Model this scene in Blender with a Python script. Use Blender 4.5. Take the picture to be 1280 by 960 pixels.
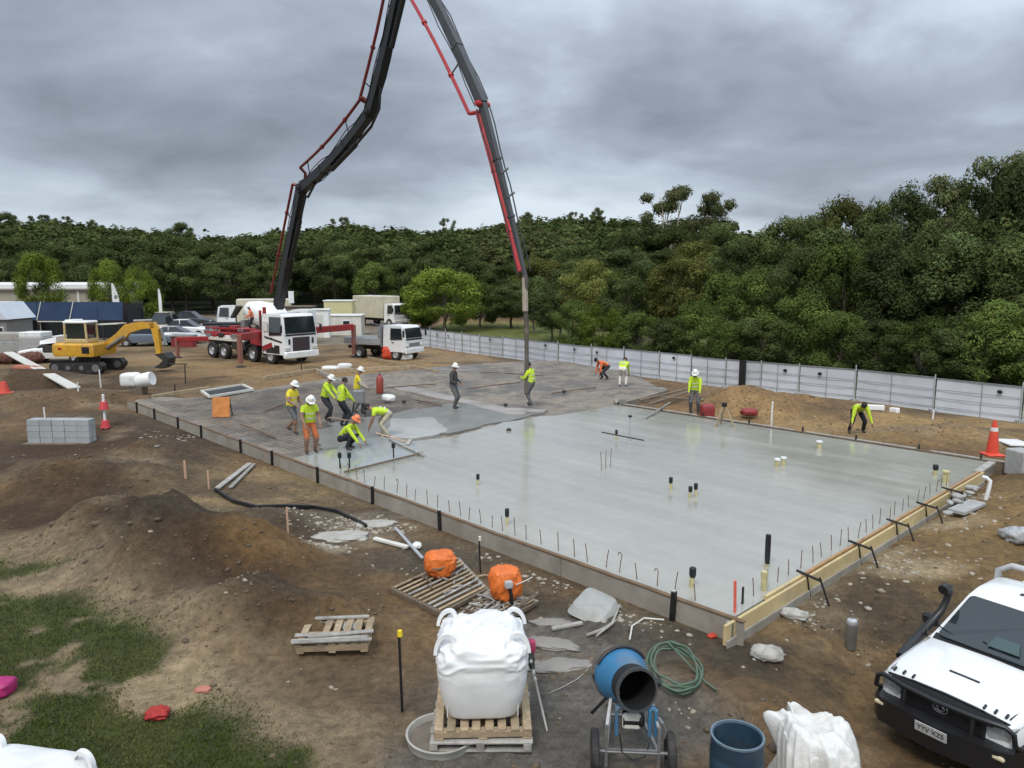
import bpy, bmesh, math, random
import numpy as np
from mathutils import Vector, Matrix

for o in list(bpy.data.objects): bpy.data.objects.remove(o)
scene = bpy.context.scene
COL = scene.collection
R = math.radians

# ------------------------------------------------------------------ camera
CAM_H = 5.3; FPX = 945.0; PITCH = math.atan(135.0 / FPX)
cam = bpy.data.cameras.new('camera'); camo = bpy.data.objects.new('camera', cam); COL.objects.link(camo)
cam.sensor_width = 36.0; cam.lens = 36.0 * FPX / 1280.0; cam.clip_end = 6000; cam.clip_start = 0.1
camo.location = (0, 0, CAM_H); camo.rotation_euler = (math.pi / 2 - PITCH, 0, 0)
scene.camera = camo
scene.render.resolution_x = 1024; scene.render.resolution_y = 768
scene.view_settings.view_transform = 'Standard'; scene.view_settings.look = 'None'
scene.view_settings.exposure = 0.25; scene.view_settings.gamma = 1.0

# ------------------------------------------------------------------ sky: overcast, built from the direction only
SUN_EL, SUN_AZ = R(52), R(205)          # azimuth clockwise from +Y
world = bpy.data.worlds.new('World'); scene.world = world; world.use_nodes = True
nt = world.node_tree; N = nt.nodes; Lk = nt.links
bg = N['Background']
def nd(t, **k):
    n = N.new(t)
    for a, b in k.items(): setattr(n, a, b)
    return n
sky = nd('ShaderNodeTexSky', sky_type='NISHITA', sun_disc=False, sun_elevation=SUN_EL, sun_rotation=SUN_AZ)
tc = nd('ShaderNodeTexCoord'); sep = nd('ShaderNodeSeparateXYZ'); Lk.new(tc.outputs['Generated'], sep.inputs[0])
def wm(op, a, b=None, c=None, clamp=False):
    n = nd('ShaderNodeMath', operation=op, use_clamp=clamp)
    for i, s in enumerate((a, b, c)):
        if s is None: continue
        if isinstance(s, (int, float)): n.inputs[i].default_value = s
        else: Lk.new(s, n.inputs[i])
    return n.outputs[0]
SKY1 = (8.1, 3.5, 1); SKY3 = (9.3, 2.2, 5)
zc = wm('MAXIMUM', sep.outputs[2], 0.0)
den = wm('ADD', zc, 0.30)
cmb = nd('ShaderNodeCombineXYZ')
Lk.new(wm('DIVIDE', sep.outputs[0], den), cmb.inputs[0]); Lk.new(wm('DIVIDE', sep.outputs[1], den), cmb.inputs[1])
def wnoise(scale, detail, rough, off, dist=0.0, sx=1.0, sy=1.0):
    mp = nd('ShaderNodeMapping'); mp.inputs['Location'].default_value = off; mp.inputs['Scale'].default_value = (sx, sy, 1)
    Lk.new(cmb.outputs[0], mp.inputs[0])
    n = nd('ShaderNodeTexNoise'); n.inputs['Scale'].default_value = scale; n.inputs['Detail'].default_value = detail
    n.inputs['Roughness'].default_value = rough; n.inputs['Distortion'].default_value = dist
    Lk.new(mp.outputs[0], n.inputs['Vector']); return n.outputs['Fac']
n1 = wnoise(0.72, 7, 0.48, SKY1, 0.5)            # big rolls of cloud
n2 = wnoise(2.6, 6, 0.55, (7.3, 2.2, 4), 0.3, 0.9, 1.2)    # small billows
n3 = wnoise(0.45, 3, 0.5, SKY3, 0.2)            # thinner and thicker areas
body = wm('ADD', wm('MULTIPLY', n1, 0.72), wm('ADD', wm('MULTIPLY', n2, 0.20), wm('MULTIPLY', n3, 0.36)))
# thinner, brighter cloud low down where many gaps line up
hz = wm('SUBTRACT', 1.0, wm('MULTIPLY', zc, 5.0), clamp=True)
body = wm('ADD', body, wm('MULTIPLY', wm('POWER', hz, 1.6), 0.15))
rp = nd('ShaderNodeValToRGB'); Lk.new(body, rp.inputs[0])
els = rp.color_ramp.elements
def rgb(r, g, b): return tuple(((c / 255) / 12.92 if c / 255 < .04045 else ((c / 255 + .055) / 1.055) ** 2.4) for c in (r, g, b)) + (1,)
stops = [(0.49, (104, 111, 122)), (0.565, (131, 139, 151)), (0.625, (150, 159, 172)), (0.685, (176, 188, 200)), (0.78, (208, 219, 229))]
els[0].position, els[0].color = stops[0][0], rgb(*stops[0][1]); els[1].position, els[1].color = stops[-1][0], rgb(*stops[-1][1])
for p_, c_ in stops[1:-1]: e = els.new(p_); e.color = rgb(*c_)
# overcast luminance law: the zenith is brighter than the horizon
lum = wm('ADD', 0.90, wm('MULTIPLY', wm('POWER', zc, 1.4), 2.2))
sc = nd('ShaderNodeVectorMath', operation='SCALE'); Lk.new(rp.outputs[0], sc.inputs[0]); Lk.new(wm('MULTIPLY', lum, 10.0), sc.inputs['Scale'])
mx = nd('ShaderNodeMix', data_type='RGBA'); mx.inputs[0].default_value = 0.95
Lk.new(sky.outputs[0], mx.inputs['A']); Lk.new(sc.outputs[0], mx.inputs['B'])
Lk.new(mx.outputs['Result'], bg.inputs[0]); bg.inputs[1].default_value = 0.1

sun = bpy.data.lights.new('sun', 'SUN'); suno = bpy.data.objects.new('sun', sun); COL.objects.link(suno)
sun.energy = 1.5; sun.angle = R(15); sun.color = (1.0, 0.94, 0.85)
sdir = Vector((math.sin(SUN_AZ) * math.cos(SUN_EL), math.cos(SUN_AZ) * math.cos(SUN_EL), math.sin(SUN_EL)))
suno.rotation_euler = (-sdir).to_track_quat('-Z', 'Y').to_euler(); suno.location = sdir * 60

# ------------------------------------------------------------------ pixel -> place (a pixel gives a direction; the depth comes from what it touches)
_c, _s = math.cos(PITCH), math.sin(PITCH)
def ray(px, py):
    a = (px - 640) / FPX; b = (480 - py) / FPX
    return Vector((a, _c + b * _s, -_s + b * _c))
def P(px, py, z=0.0):
    d = ray(px, py); t = (z - CAM_H) / d.z
    return Vector((d.x * t, d.y * t, z))
def PY(px, py, Y):
    d = ray(px, py); t = Y / d.y
    return Vector((d.x * t, Y, CAM_H + d.z * t))

# ------------------------------------------------------------------ numpy noise
def _h(ix, iy, iz, s):
    n = (ix.astype(np.int64) * 374761393 + iy.astype(np.int64) * 668265263 + iz.astype(np.int64) * 2147483647 + s * 144269504) & 0xffffffff
    n = ((n ^ (n >> 13)) * 1274126177) & 0xffffffff
    n = ((n ^ (n >> 16)) * 2246822519) & 0xffffffff
    return ((n ^ (n >> 15)) & 0xffffff) / float(0xffffff)
def vn(x, y, z=None, s=0):
    x = np.asarray(x, float); y = np.asarray(y, float); z = np.zeros_like(x) if z is None else np.asarray(z, float)
    xi, yi, zi = np.floor(x), np.floor(y), np.floor(z)
    fx, fy, fz = x - xi, y - yi, z - zi
    fx = fx * fx * (3 - 2 * fx); fy = fy * fy * (3 - 2 * fy); fz = fz * fz * (3 - 2 * fz)
    r = 0
    for dz in (0, 1):
        wz = fz if dz else 1 - fz
        if dz and not np.any(fz): break
        a = _h(xi, yi, zi + dz, s) * (1 - fx) + _h(xi + 1, yi, zi + dz, s) * fx
        b = _h(xi, yi + 1, zi + dz, s) * (1 - fx) + _h(xi + 1, yi + 1, zi + dz, s) * fx
        r = r + wz * (a * (1 - fy) + b * fy)
    return r
def fbm(x, y, z=None, o=4, s=0, g=0.5):
    t = 0; a = 1; n = 0; f = 1
    for i in range(o):
        t = t + a * vn(np.asarray(x) * f, np.asarray(y) * f, None if z is None else np.asarray(z) * f, s + i * 17); n += a; a *= g; f *= 2.03
    return t / n - 0.5
def sst(e0, e1, x):
    t = np.clip((x - e0) / (e1 - e0), 0, 1); return t * t * (3 - 2 * t)

# ------------------------------------------------------------------ mesh builder
class MB:
    def __init__(s): s.v = []; s.f = []
    def add(s, vs, fs):
        k = len(s.v); s.v += [tuple(v) for v in vs]; s.f += [tuple(i + k for i in f) for f in fs]; return s
    def box(s, c, d, M=None, ch=0.0):
        hx, hy, hz_ = d[0] / 2, d[1] / 2, d[2] / 2; c = Vector(c); vs = []
        T = lambda p: (c + (M @ Vector(p) if M else Vector(p)))
        if ch <= 0:
            vs = [T((x * hx, y * hy, z * hz_)) for z in (-1, 1) for y in (-1, 1) for x in (-1, 1)]
            return s.add(vs, [(0, 2, 3, 1), (4, 5, 7, 6), (0, 1, 5, 4), (2, 6, 7, 3), (0, 4, 6, 2), (1, 3, 7, 5)])
        ch = min(ch, .45 * min(d)); idx = {}
        for z in (-1, 1):
            for y in (-1, 1):
                for x in (-1, 1):
                    for ax, off in ((0, (0, ch, ch)), (1, (ch, 0, ch)), (2, (ch, ch, 0))):
                        idx[(x, y, z, ax)] = len(vs)
                        vs.append(T((x * (hx - off[0]), y * (hy - off[1]), z * (hz_ - off[2]))))
        fs = []
        for sg in (-1, 1):
            q = [(-1, -1), (1, -1), (1, 1), (-1, 1)]
            if sg < 0: q = q[::-1]
            fs.append(tuple(idx[(sg, a, b, 0)] for a, b in q))
            fs.append(tuple(idx[(b, sg, a, 1)] for a, b in q))
            fs.append(tuple(idx[(a, b, sg, 2)] for a, b in q))
        for a in (-1, 1):
            for b in (-1, 1):
                fs.append((idx[(-1, a, b, 1)], idx[(1, a, b, 1)], idx[(1, a, b, 2)], idx[(-1, a, b, 2)]))
                fs.append((idx[(a, -1, b, 0)], idx[(a, 1, b, 0)], idx[(a, 1, b, 2)], idx[(a, -1, b, 2)]))
                fs.append((idx[(a, b, -1, 0)], idx[(a, b, 1, 0)], idx[(a, b, 1, 1)], idx[(a, b, -1, 1)]))
                for cc in (-1, 1): fs.append((idx[(a, b, cc, 0)], idx[(a, b, cc, 1)], idx[(a, b, cc, 2)]))
        return s.add(vs, fs)
    def beam(s, p0, p1, w, h, up=(0, 0, 1), ch=0.0):
        p0, p1 = Vector(p0), Vector(p1); d = p1 - p0; x = d.normalized(); up = Vector(up)
        y = up.cross(x)
        if y.length < 1e-4: y = Vector((1, 0, 0)).cross(x)
        y.normalize(); z = x.cross(y)
        return s.box((p0 + p1) / 2, (d.length, w, h), Matrix((x, y, z)).transposed(), ch)
    def tube(s, pts, r, n=8, cap=True, flat=1.0):
        pts = [Vector(p) for p in pts]; m = len(pts); rs = r if isinstance(r, (list, tuple)) else [r] * m
        rings = []; ref = None
        for i, p in enumerate(pts):
            t = (pts[min(i + 1, m - 1)] - pts[max(i - 1, 0)]).normalized()
            if ref is None: ref = t.orthogonal().normalized()
            a = (ref - t * ref.dot(t))
            a = a.normalized() if a.length > 1e-5 else t.orthogonal().normalized()
            ref = a; b = t.cross(a)
            rings.append([p + (a * math.cos(q) + b * math.sin(q) * flat) * rs[i] for q in [2 * math.pi * j / n for j in range(n)]])
        vs = [v for rg in rings for v in rg]; fs = []
        for i in range(m - 1):
            for j in range(n): fs.append((i * n + j, i * n + (j + 1) % n, (i + 1) * n + (j + 1) % n, (i + 1) * n + j))
        if cap: fs.append(tuple(range(n))[::-1]); fs.append(tuple((m - 1) * n + j for j in range(n)))
        return s.add(vs, fs)
    def cyl(s, p0, p1, r0, r1=None, n=12): return s.tube([p0, p1], [r0, r0 if r1 is None else r1], n)
    def lathe(s, prof, n=24, M=None, c=(0, 0, 0), a0=0, a1=2 * math.pi):
        c = Vector(c); full = abs(a1 - a0 - 2 * math.pi) < 1e-6; k = n if full else n + 1; vs = []
        for (r, z) in prof:
            for j in range(k):
                q = a0 + (a1 - a0) * j / n; p = Vector((r * math.cos(q), r * math.sin(q), z)); vs.append(c + (M @ p if M else p))
        fs = []
        for i in range(len(prof) - 1):
            for j in range(n):
                j2 = (j + 1) % k; fs.append((i * k + j, i * k + j2, (i + 1) * k + j2, (i + 1) * k + j))
        return s.add(vs, fs)
    def ell(s, c, d, n=12, m=8, M=None):
        prof = [(max(1e-4, math.cos(-math.pi / 2 + math.pi * i / m)), math.sin(-math.pi / 2 + math.pi * i / m)) for i in range(m + 1)]
        S = Matrix.Diagonal(Vector(d)); return s.lathe(prof, n, (M @ S) if M else S, c)
    def prism(s, poly, a, b, f):
        n = len(poly); vs = [f(x, y, a) for x, y in poly] + [f(x, y, b) for x, y in poly]
        return s.add(vs, [tuple(range(n))[::-1], tuple(range(n, 2 * n))] + [(i, (i + 1) % n, n + (i + 1) % n, n + i) for i in range(n)])
    def loft(s, rings, cap=True, closed=True):
        n = len(rings[0]); vs = [v for r in rings for v in r]; fs = []
        for i in range(len(rings) - 1):
            for j in range(n if closed else n - 1):
                fs.append((i * n + j, i * n + (j + 1) % n, (i + 1) * n + (j + 1) % n, (i + 1) * n + j))
        if cap: fs.append(tuple(range(n))[::-1]); fs.append(tuple((len(rings) - 1) * n + j for j in range(n)))
        return s.add(vs, fs)
    def mesh(s, name, m, smooth=None):
        me = bpy.data.meshes.new(name); me.from_pydata([tuple(v) for v in s.v], [], s.f)
        bm = bmesh.new(); bm.from_mesh(me); bmesh.ops.recalc_face_normals(bm, faces=bm.faces); bm.to_mesh(me); bm.free()
        if m: me.materials.append(m)
        if smooth is not None:
            me.polygons.foreach_set('use_smooth', [True] * len(me.polygons)); me.set_sharp_from_angle(angle=R(smooth))
        me.update(); return me
    def build(s, name, m, parent=None, smooth=None, loc=None, rz=0.0, rot=None):
        return link(name, s.mesh(name, m, smooth), parent, loc, rz, rot)
def link(name, me, parent=None, loc=None, rz=0.0, rot=None):
    o = bpy.data.objects.new(name, me); COL.objects.link(o)
    if parent: o.parent = parent
    if loc is not None: o.location = loc
    o.rotation_euler = rot if rot is not None else (0, 0, rz)
    return o
def tag(o, label, cat, group=None, kind=None):
    o['label'] = label; o['category'] = cat
    if group: o['group'] = group
    if kind: o['kind'] = kind
    return o
def thing(name, label, cat, loc=(0, 0, 0), rz=0.0, group=None, rot=None):
    o = bpy.data.objects.new(name, None); COL.objects.link(o); o.empty_display_size = .2
    o.location = loc; o.rotation_euler = rot if rot is not None else (0, 0, rz)
    return tag(o, label, cat, group)
def copy_tree(o, parent=None):
    c = o.copy(); COL.objects.link(c); c.parent = parent
    for ch in list(o.children): copy_tree(ch, c)
    return c
def npmesh(name, V, F, m, smooth=False):
    me = bpy.data.meshes.new(name); nv, nf, k = len(V), len(F), F.shape[1]
    me.vertices.add(nv); me.vertices.foreach_set('co', np.asarray(V, np.float32).ravel())
    me.loops.add(nf * k); me.loops.foreach_set('vertex_index', np.asarray(F, np.int32).ravel())
    me.polygons.add(nf); me.polygons.foreach_set('loop_start', np.arange(0, nf * k, k, dtype=np.int32))
    me.polygons.foreach_set('loop_total', np.full(nf, k, np.int32))
    if smooth: me.polygons.foreach_set('use_smooth', np.ones(nf, bool))
    if m: me.materials.append(m)
    me.update(calc_edges=True); return me
def vcol(me, name, arr, dom='POINT'):
    a = me.attributes.new(name, 'FLOAT_COLOR', dom); a.data.foreach_set('color', np.asarray(arr, np.float32).ravel())

# ------------------------------------------------------------------ materials
MATS = {}
def mat(name, col, rough=0.6, var=0.18, scale=6.0, bump=0.0, bscale=40.0, metal=0.0, dirt=None, dirtamt=0.45, spec=0.5, coat=0.0, trans=0.0, rnd=0.0):
    if name in MATS: return MATS[name]
    m = bpy.data.materials.new(name); m.use_nodes = True; t = m.node_tree; b = t.nodes['Principled BSDF']; L = t.links
    def n(k, **kw):
        x = t.nodes.new(k)
        for a, v in kw.items(): setattr(x, a, v)
        return x
    co = n('ShaderNodeTexCoord')
    nz = n('ShaderNodeTexNoise'); nz.inputs['Scale'].default_value = scale; nz.inputs['Detail'].default_value = 6; nz.inputs['Roughness'].default_value = .62
    L.new(co.outputs['Object'], nz.inputs['Vector'])
    mr = n('ShaderNodeMapRange'); mr.inputs[1].default_value = .25; mr.inputs[2].default_value = .75; mr.inputs[3].default_value = 1 - var; mr.inputs[4].default_value = 1 + var
    L.new(nz.outputs['Fac'], mr.inputs[0])
    val = mr.outputs[0]
    if rnd:
        oi = n('ShaderNodeObjectInfo'); r2 = n('ShaderNodeMapRange'); r2.inputs[3].default_value = 1 - rnd; r2.inputs[4].default_value = 1 + rnd
        L.new(oi.outputs['Random'], r2.inputs[0]); mm = n('ShaderNodeMath', operation='MULTIPLY'); L.new(val, mm.inputs[0]); L.new(r2.outputs[0], mm.inputs[1]); val = mm.outputs[0]
    sc_ = n('ShaderNodeVectorMath', operation='SCALE'); sc_.inputs[0].default_value = col[:3]; L.new(val, sc_.inputs['Scale'])
    out = sc_.outputs[0]
    if dirt:
        n2_ = n('ShaderNodeTexNoise'); n2_.inputs['Scale'].default_value = scale * .45; n2_.inputs['Detail'].default_value = 8; n2_.inputs['Roughness'].default_value = .7
        mp = n('ShaderNodeMapping'); mp.inputs['Location'].default_value = (5.3, 2.1, 8.8); L.new(co.outputs['Object'], mp.inputs[0]); L.new(mp.outputs[0], n2_.inputs['Vector'])
        r3 = n('ShaderNodeMapRange'); r3.inputs[1].default_value = .48; r3.inputs[2].default_value = .66; r3.inputs[4].default_value = dirtamt; L.new(n2_.outputs['Fac'], r3.inputs[0])
        mxx = n('ShaderNodeMix', data_type='RGBA'); L.new(r3.outputs[0], mxx.inputs[0]); L.new(out, mxx.inputs['A']); mxx.inputs['B'].default_value = (*dirt, 1); out = mxx.outputs['Result']
    L.new(out, b.inputs['Base Color'])
    b.inputs['Roughness'].default_value = rough; b.inputs['Metallic'].default_value = metal
    b.inputs['Specular IOR Level'].default_value = spec; b.inputs['Coat Weight'].default_value = coat; b.inputs['Transmission Weight'].default_value = trans
    if bump:
        nb = n('ShaderNodeTexNoise'); nb.inputs['Scale'].default_value = bscale; nb.inputs['Detail'].default_value = 5; L.new(co.outputs['Object'], nb.inputs['Vector'])
        bp = n('ShaderNodeBump'); bp.inputs['Strength'].default_value = bump; bp.inputs['Distance'].default_value = .02; L.new(nb.outputs['Fac'], bp.inputs['Height']); L.new(bp.outputs[0], b.inputs['Normal'])
    MATS[name] = m; return m
DUST = (.17, .125, .08)
timber = mat('weathered pine', (.36, .27, .17), .75, .3, 9, .3, 60, dirt=(.12, .09, .06), rnd=.2)
greytim = mat('grey weathered timber', (.33, .31, .28), .8, .28, 9, .3, 60, dirt=(.14, .11, .08), rnd=.2)
darktim = mat('dark mud stained timber', (.15, .115, .08), .8, .35, 8, .3, 60, rnd=.2)
lvl = mat('yellow formply', (.52, .40, .20), .6, .16, 3, .1, 50, dirt=(.3, .25, .18), rnd=.08)
formgrey = mat('concrete splashed form board', (.29, .265, .225), .75, .22, 2.2, .15, 30, dirt=(.16, .13, .095), rnd=.07)
formtop = mat('mud brown form edge', (.16, .10, .055), .7, .35, 4, .2, 30)
black = mat('black plastic', (.012, .012, .013), .45, .3, 8)
blackdirty = mat('dusty black plastic', (.02, .019, .018), .6, .4, 6, dirt=(.12, .095, .07), dirtamt=.35)
rusty = mat('rusty steel', (.13, .065, .035), .8, .4, 12)
steel = mat('grey steel', (.28, .28, .28), .45, .25, 8, metal=.6)
galv = mat('galvanised steel', (.5, .51, .52), .45, .15, 5, metal=.5)
tyre = mat('tyre rubber', (.02, .02, .02), .85, .35, 8, dirt=(.14, .11, .08), dirtamt=.4)
white = mat('white paint', (.78, .78, .77), .35, .06, 2, dirt=(.5, .45, .37), dirtamt=.3)
offwhite = mat('off white panel', (.62, .60, .54), .5, .1, 1.5, dirt=(.4, .36, .3), dirtamt=.4)
cream = mat('cream panel', (.58, .53, .40), .5, .1, 1.5, dirt=(.35, .31, .24), dirtamt=.4)
glass = mat('dark vehicle glass', (.015, .02, .022), .06, .1, 2, spec=.7, coat=.3)
red = mat('red machine paint', (.30, .014, .018), .4, .25, 4, dirt=(.12, .07, .05), dirtamt=.4)
yellowp = mat('yellow machine paint', (.62, .33, .03), .45, .2, 3, dirt=(.3, .2, .1), dirtamt=.5)
grey = mat('mid grey plastic', (.2, .2, .2), .6, .2, 5)
concrete = mat('grey concrete', (.36, .36, .345), .85, .2, 5, .3, 40, dirt=(.25, .22, .18), rnd=.08)
orangepl = mat('orange plastic', (.62, .13, .02), .5, .15, 6, dirt=(.3, .12, .05), dirtamt=.4)
redpl = mat('red plastic', (.55, .06, .035), .5, .2, 5, dirt=(.3, .12, .08), dirtamt=.35)
whitepl = mat('white plastic', (.72, .72, .70), .5, .1, 5, dirt=(.4, .34, .26), dirtamt=.3)
stakewood = mat('pink tinged survey stake wood', (.52, .33, .22), .75, .15, 10, rnd=.15)
# ------------------------------------------------------------------ slab frame: origin at the near corner, A runs along the left form, B along the right form
O = P(915, 772, .3); O.z = 0
A_ = (P(160, 500, .3) - P(915, 772, .3)).normalized(); B_ = Vector((A_.y, -A_.x, 0))
def S(a, b, z=0.0): return Vector((O.x + A_.x * a + B_.x * b, O.y + A_.y * a + B_.y * b, z))
SANG = math.atan2(A_.y, A_.x)           # rotation of the A axis
SL_A, SL_B = 13.2, 13.7                 # poured slab
LA = 27.3                               # length of the left form

def npS(x, y):
    dx, dy = x - O.x, y - O.y
    return dx * A_.x + dy * A_.y, dx * B_.x + dy * B_.y
def poly_sd(x, y, poly):
    """signed distance, negative inside"""
    d = np.full(x.shape, 1e9); ins = np.zeros(x.shape, bool); n = len(poly)
    for i in range(n):
        ax, ay = poly[i][:2]; bx, by = poly[(i + 1) % n][:2]; ex, ey = bx - ax, by - ay
        t = np.clip(((x - ax) * ex + (y - ay) * ey) / (ex * ex + ey * ey + 1e-9), 0, 1)
        d = np.minimum(d, np.hypot(x - ax - t * ex, y - ay - t * ey))
        c = ((ay > y) != (by > y)) & (x < ex * (y - ay) / (ey + (1e-9 if ey >= 0 else -1e-9)) + ax)
        ins ^= c
    return np.where(ins, -d, d)
def pp(*q): return [tuple(P(a, b)[:2]) for a, b in q]

GRASS = pp((-60, 690), (20, 705), (70, 735), (120, 770), (165, 800), (215, 845), (255, 885), (300, 930), (330, 975)) + [(-2.6, 5.5), (-1.8, 2), (-1.5, -40), (-60, -40), (-60, 12)]
RIDGE = [(-200, 275), (0, 276), (60, 272), (130, 279), (200, 284), (260, 292), (300, 291), (370, 282), (430, 276), (500, 279), (545, 281), (590, 279), (650, 268), (700, 266), (760, 268), (800, 272), (860, 277), (930, 287), (1000, 300), (1400, 310)]
RIDGE_Y = 360.0
MOUNDS = [  # px, py, height, rx, ry, power
    (225, 715, .98, 1.5, 1.0), (310, 780, .72, 1.3, .8), (160, 675, .9, 1.6, 1.1), (100, 610, .8, 2.2, 1.4), (200, 575, .55, 2.0, 1.3), (330, 700, .35, .9, .7), (345, 655, .25, .9, .7),
    (60, 505, .55, 4.5, 2.2), (30, 480, .7, 4.0, 1.8), (150, 530, .3, 2.5, 1.5),
    (930, 512, .85, 1.7, 1.5), (1060, 520, .28, 2.6, 1.2), (1180, 545, .35, 1.8, 1.0), (990, 505, .35, 2.5, 1.1),
    (935, 872, .20, .55, .5), (985, 895, .12, .6, .4), (1240, 640, .28, 2.2, 1.4), (1270, 600, .35, 2.0, 1.5),
    (1150, 690, .10, 1.5, 1.0), (360, 720, .16, .8, .8), (430, 770, .08, .7, .6), (760, 790, .06, .8, .6), (860, 850, .08, .7, .5)]
MOUNDS = [(*P(a, b)[:2], h, rx, ry) for a, b, h, rx, ry in MOUNDS] + [(5.7, 9.0, -.50, 2.3, 2.3)]
RUTS = [(tuple(P(*a)[:2]), tuple(P(*b_)[:2]), tuple(P(*c)[:2]), d) for a, b_, c, d in (((1120, 800), (1170, 720), (1265, 640), .07), ((560, 960), (470, 860), (330, 800), .05), ((250, 480), (330, 466), (450, 455), .08), ((1000, 530), (1120, 545), (1230, 560), .06), ((930, 930), (1010, 850), (1090, 790), .05))]
FENCE_PX = [(520, 410), (600, 419), (660, 425), (740, 433), (825, 441), (908, 449), (1000, 456.5), (1071, 462), (1170, 472), (1280, 483), (1400, 497)]
FENCE = [P(a, b, 1.25) for a, b in FENCE_PX]
# straighten the fence: it is one line in plan
_fx = np.array([p.x for p in FENCE]); _fy = np.array([p.y for p in FENCE])
FA = Vector((FENCE[0].x, FENCE[0].y, 0)); FB = Vector((FENCE[-1].x, FENCE[-1].y, 0))
def fence_off(x, y):
    d = (FB - FA).normalized(); nrm = Vector((-d.y, d.x, 0));
    if nrm.y < 0: nrm = -nrm
    return (x - FA.x) * nrm.x + (y - FA.y) * nrm.y      # + beyond the fence
def hill(x, y):
    a = np.clip(640 + x / np.maximum(y, 40) * FPX, -200, 1400)
    ry = np.interp(a, [r[0] for r in RIDGE], [r[1] for r in RIDGE])
    hr = CAM_H + (345 - ry) / FPX * RIDGE_Y - 15.0
    up = sst(95, RIDGE_Y, y) ** 1.15
    dn = 1 - .5 * sst(RIDGE_Y, RIDGE_Y + 500, y)
    return hr * up * dn + 2.5 * fbm(x / 60, y / 60, o=3, s=5) * sst(110, 200, y)
def height(x, y):
    x = np.asarray(x, float); y = np.asarray(y, float)
    h = .07 * fbm(x / 2.2, y / 2.2, o=4, s=1) + .03 * fbm(x * 3.0, y * 3.0, o=3, s=9)
    rg = 0
    for i, (mx_, my_, mh, rx, ry) in enumerate(MOUNDS):
        if 0 < x.size < 50 and np.min(np.hypot((x - mx_) / rx, (y - my_) / ry)) > 3.6: continue
        wx = x + .9 * rx * .35 * fbm(x / (rx * .7), y / (rx * .7), o=3, s=30 + i); wy = y + .35 * ry * fbm(x / (ry * .6), y / (ry * .6), o=3, s=60 + i)
        g = np.exp(-(((wx - mx_) / rx) ** 2 + ((wy - my_) / ry) ** 2)); rg = rg + g
        h = h + mh * g
    h = h + np.minimum(rg, 1) * (.30 * fbm(x * 1.3, y * 1.3, o=4, s=77) + .22 * np.abs(fbm(x * 2.6, y * 2.6, o=4, s=78)))
    # scarp cut in the dark soil pile
    p0 = P(150, 725); p1 = P(212, 676); ex, ey = p1.x - p0.x, p1.y - p0.y; ln = math.hypot(ex, ey)
    t = ((x - p0.x) * ex + (y - p0.y) * ey) / ln ** 2; sd = ((x - p0.x) * ey - (y - p0.y) * ex) / ln + .25 * fbm(x * 1.5, y * 1.5, o=3, s=4)
    win = sst(-.25, .15, t) * (1 - sst(.85, 1.25, t))
    h = h + .42 * win * sst(.0, .22, sd) * (1 - sst(.2, 1.6, sd)) - .08 * win * (1 - sst(-.35, -.05, sd)) * sst(-.7, -.35, sd)
    # wheel ruts left by the ute and the machines
    for (c0, c1, c2, dep) in RUTS:
        px_ = np.array([c0[0], c1[0], c2[0]]); py_ = np.array([c0[1], c1[1], c2[1]])
        for off in (-.72, .72):
            best = np.full(x.shape, 9.); al = np.zeros(x.shape)
            for i in range(2):
                ex, ey = px_[i + 1] - px_[i], py_[i + 1] - py_[i]; ln = math.hypot(ex, ey); t = ((x - px_[i]) * ex + (y - py_[i]) * ey) / ln ** 2
                dd = np.abs(((x - px_[i]) * ey - (y - py_[i]) * ex) / ln - off + .12 * fbm(x / 1.5, y / 1.5, o=2, s=201)) + 3 * np.maximum(0, np.maximum(-t, t - 1))
                al = np.where(dd < best, t * ln, al); best = np.minimum(best, dd)
            h = h - dep * np.exp(-(best / .13) ** 2) * (.75 + .25 * np.sin(al * 26)) + .45 * dep * np.exp(-((best - .24) / .08) ** 2)
    # sunken sandy bay beside the left form
    a, b = npS(x, y)
    inside = sst(-.35, .05, np.minimum(np.minimum(a + .1, LA + 1 - a), np.minimum(b + .05, np.where(a > SL_A, 30., SL_B + .1) - b)))
    near = 1 - sst(.1, 1.5, np.maximum(np.maximum(-a, a - LA), np.maximum(-b, b - 14)))
    h = h * (1 - .75 * near)
    h = h * (1 - inside) - .06 * inside
    fo = fence_off(x, y); h = h - .12 * sst(-2.0, 0, fo) * (1 - sst(60, 90, y))
    near_cam = 1 - sst(1.0, 3.5, np.hypot(x, y)); h = h * (1 - near_cam)
    return h + hill(x, y) * sst(95, 130, y)
def gz(x, y): return float(height(np.array([x]), np.array([y]))[0])
def G(px, py):
    """the ground point seen at a pixel"""
    d = ray(px, py); z = 0
    for _ in range(8):
        t = (z - CAM_H) / d.z; z2 = gz(d.x * t, d.y * t)
        if abs(z2 - z) < 1e-3: break
        z = z2
    return Vector((d.x * t, d.y * t, z))
def gp(v, dz=0.0): return Vector((v.x, v.y, gz(v.x, v.y) + dz))

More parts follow.
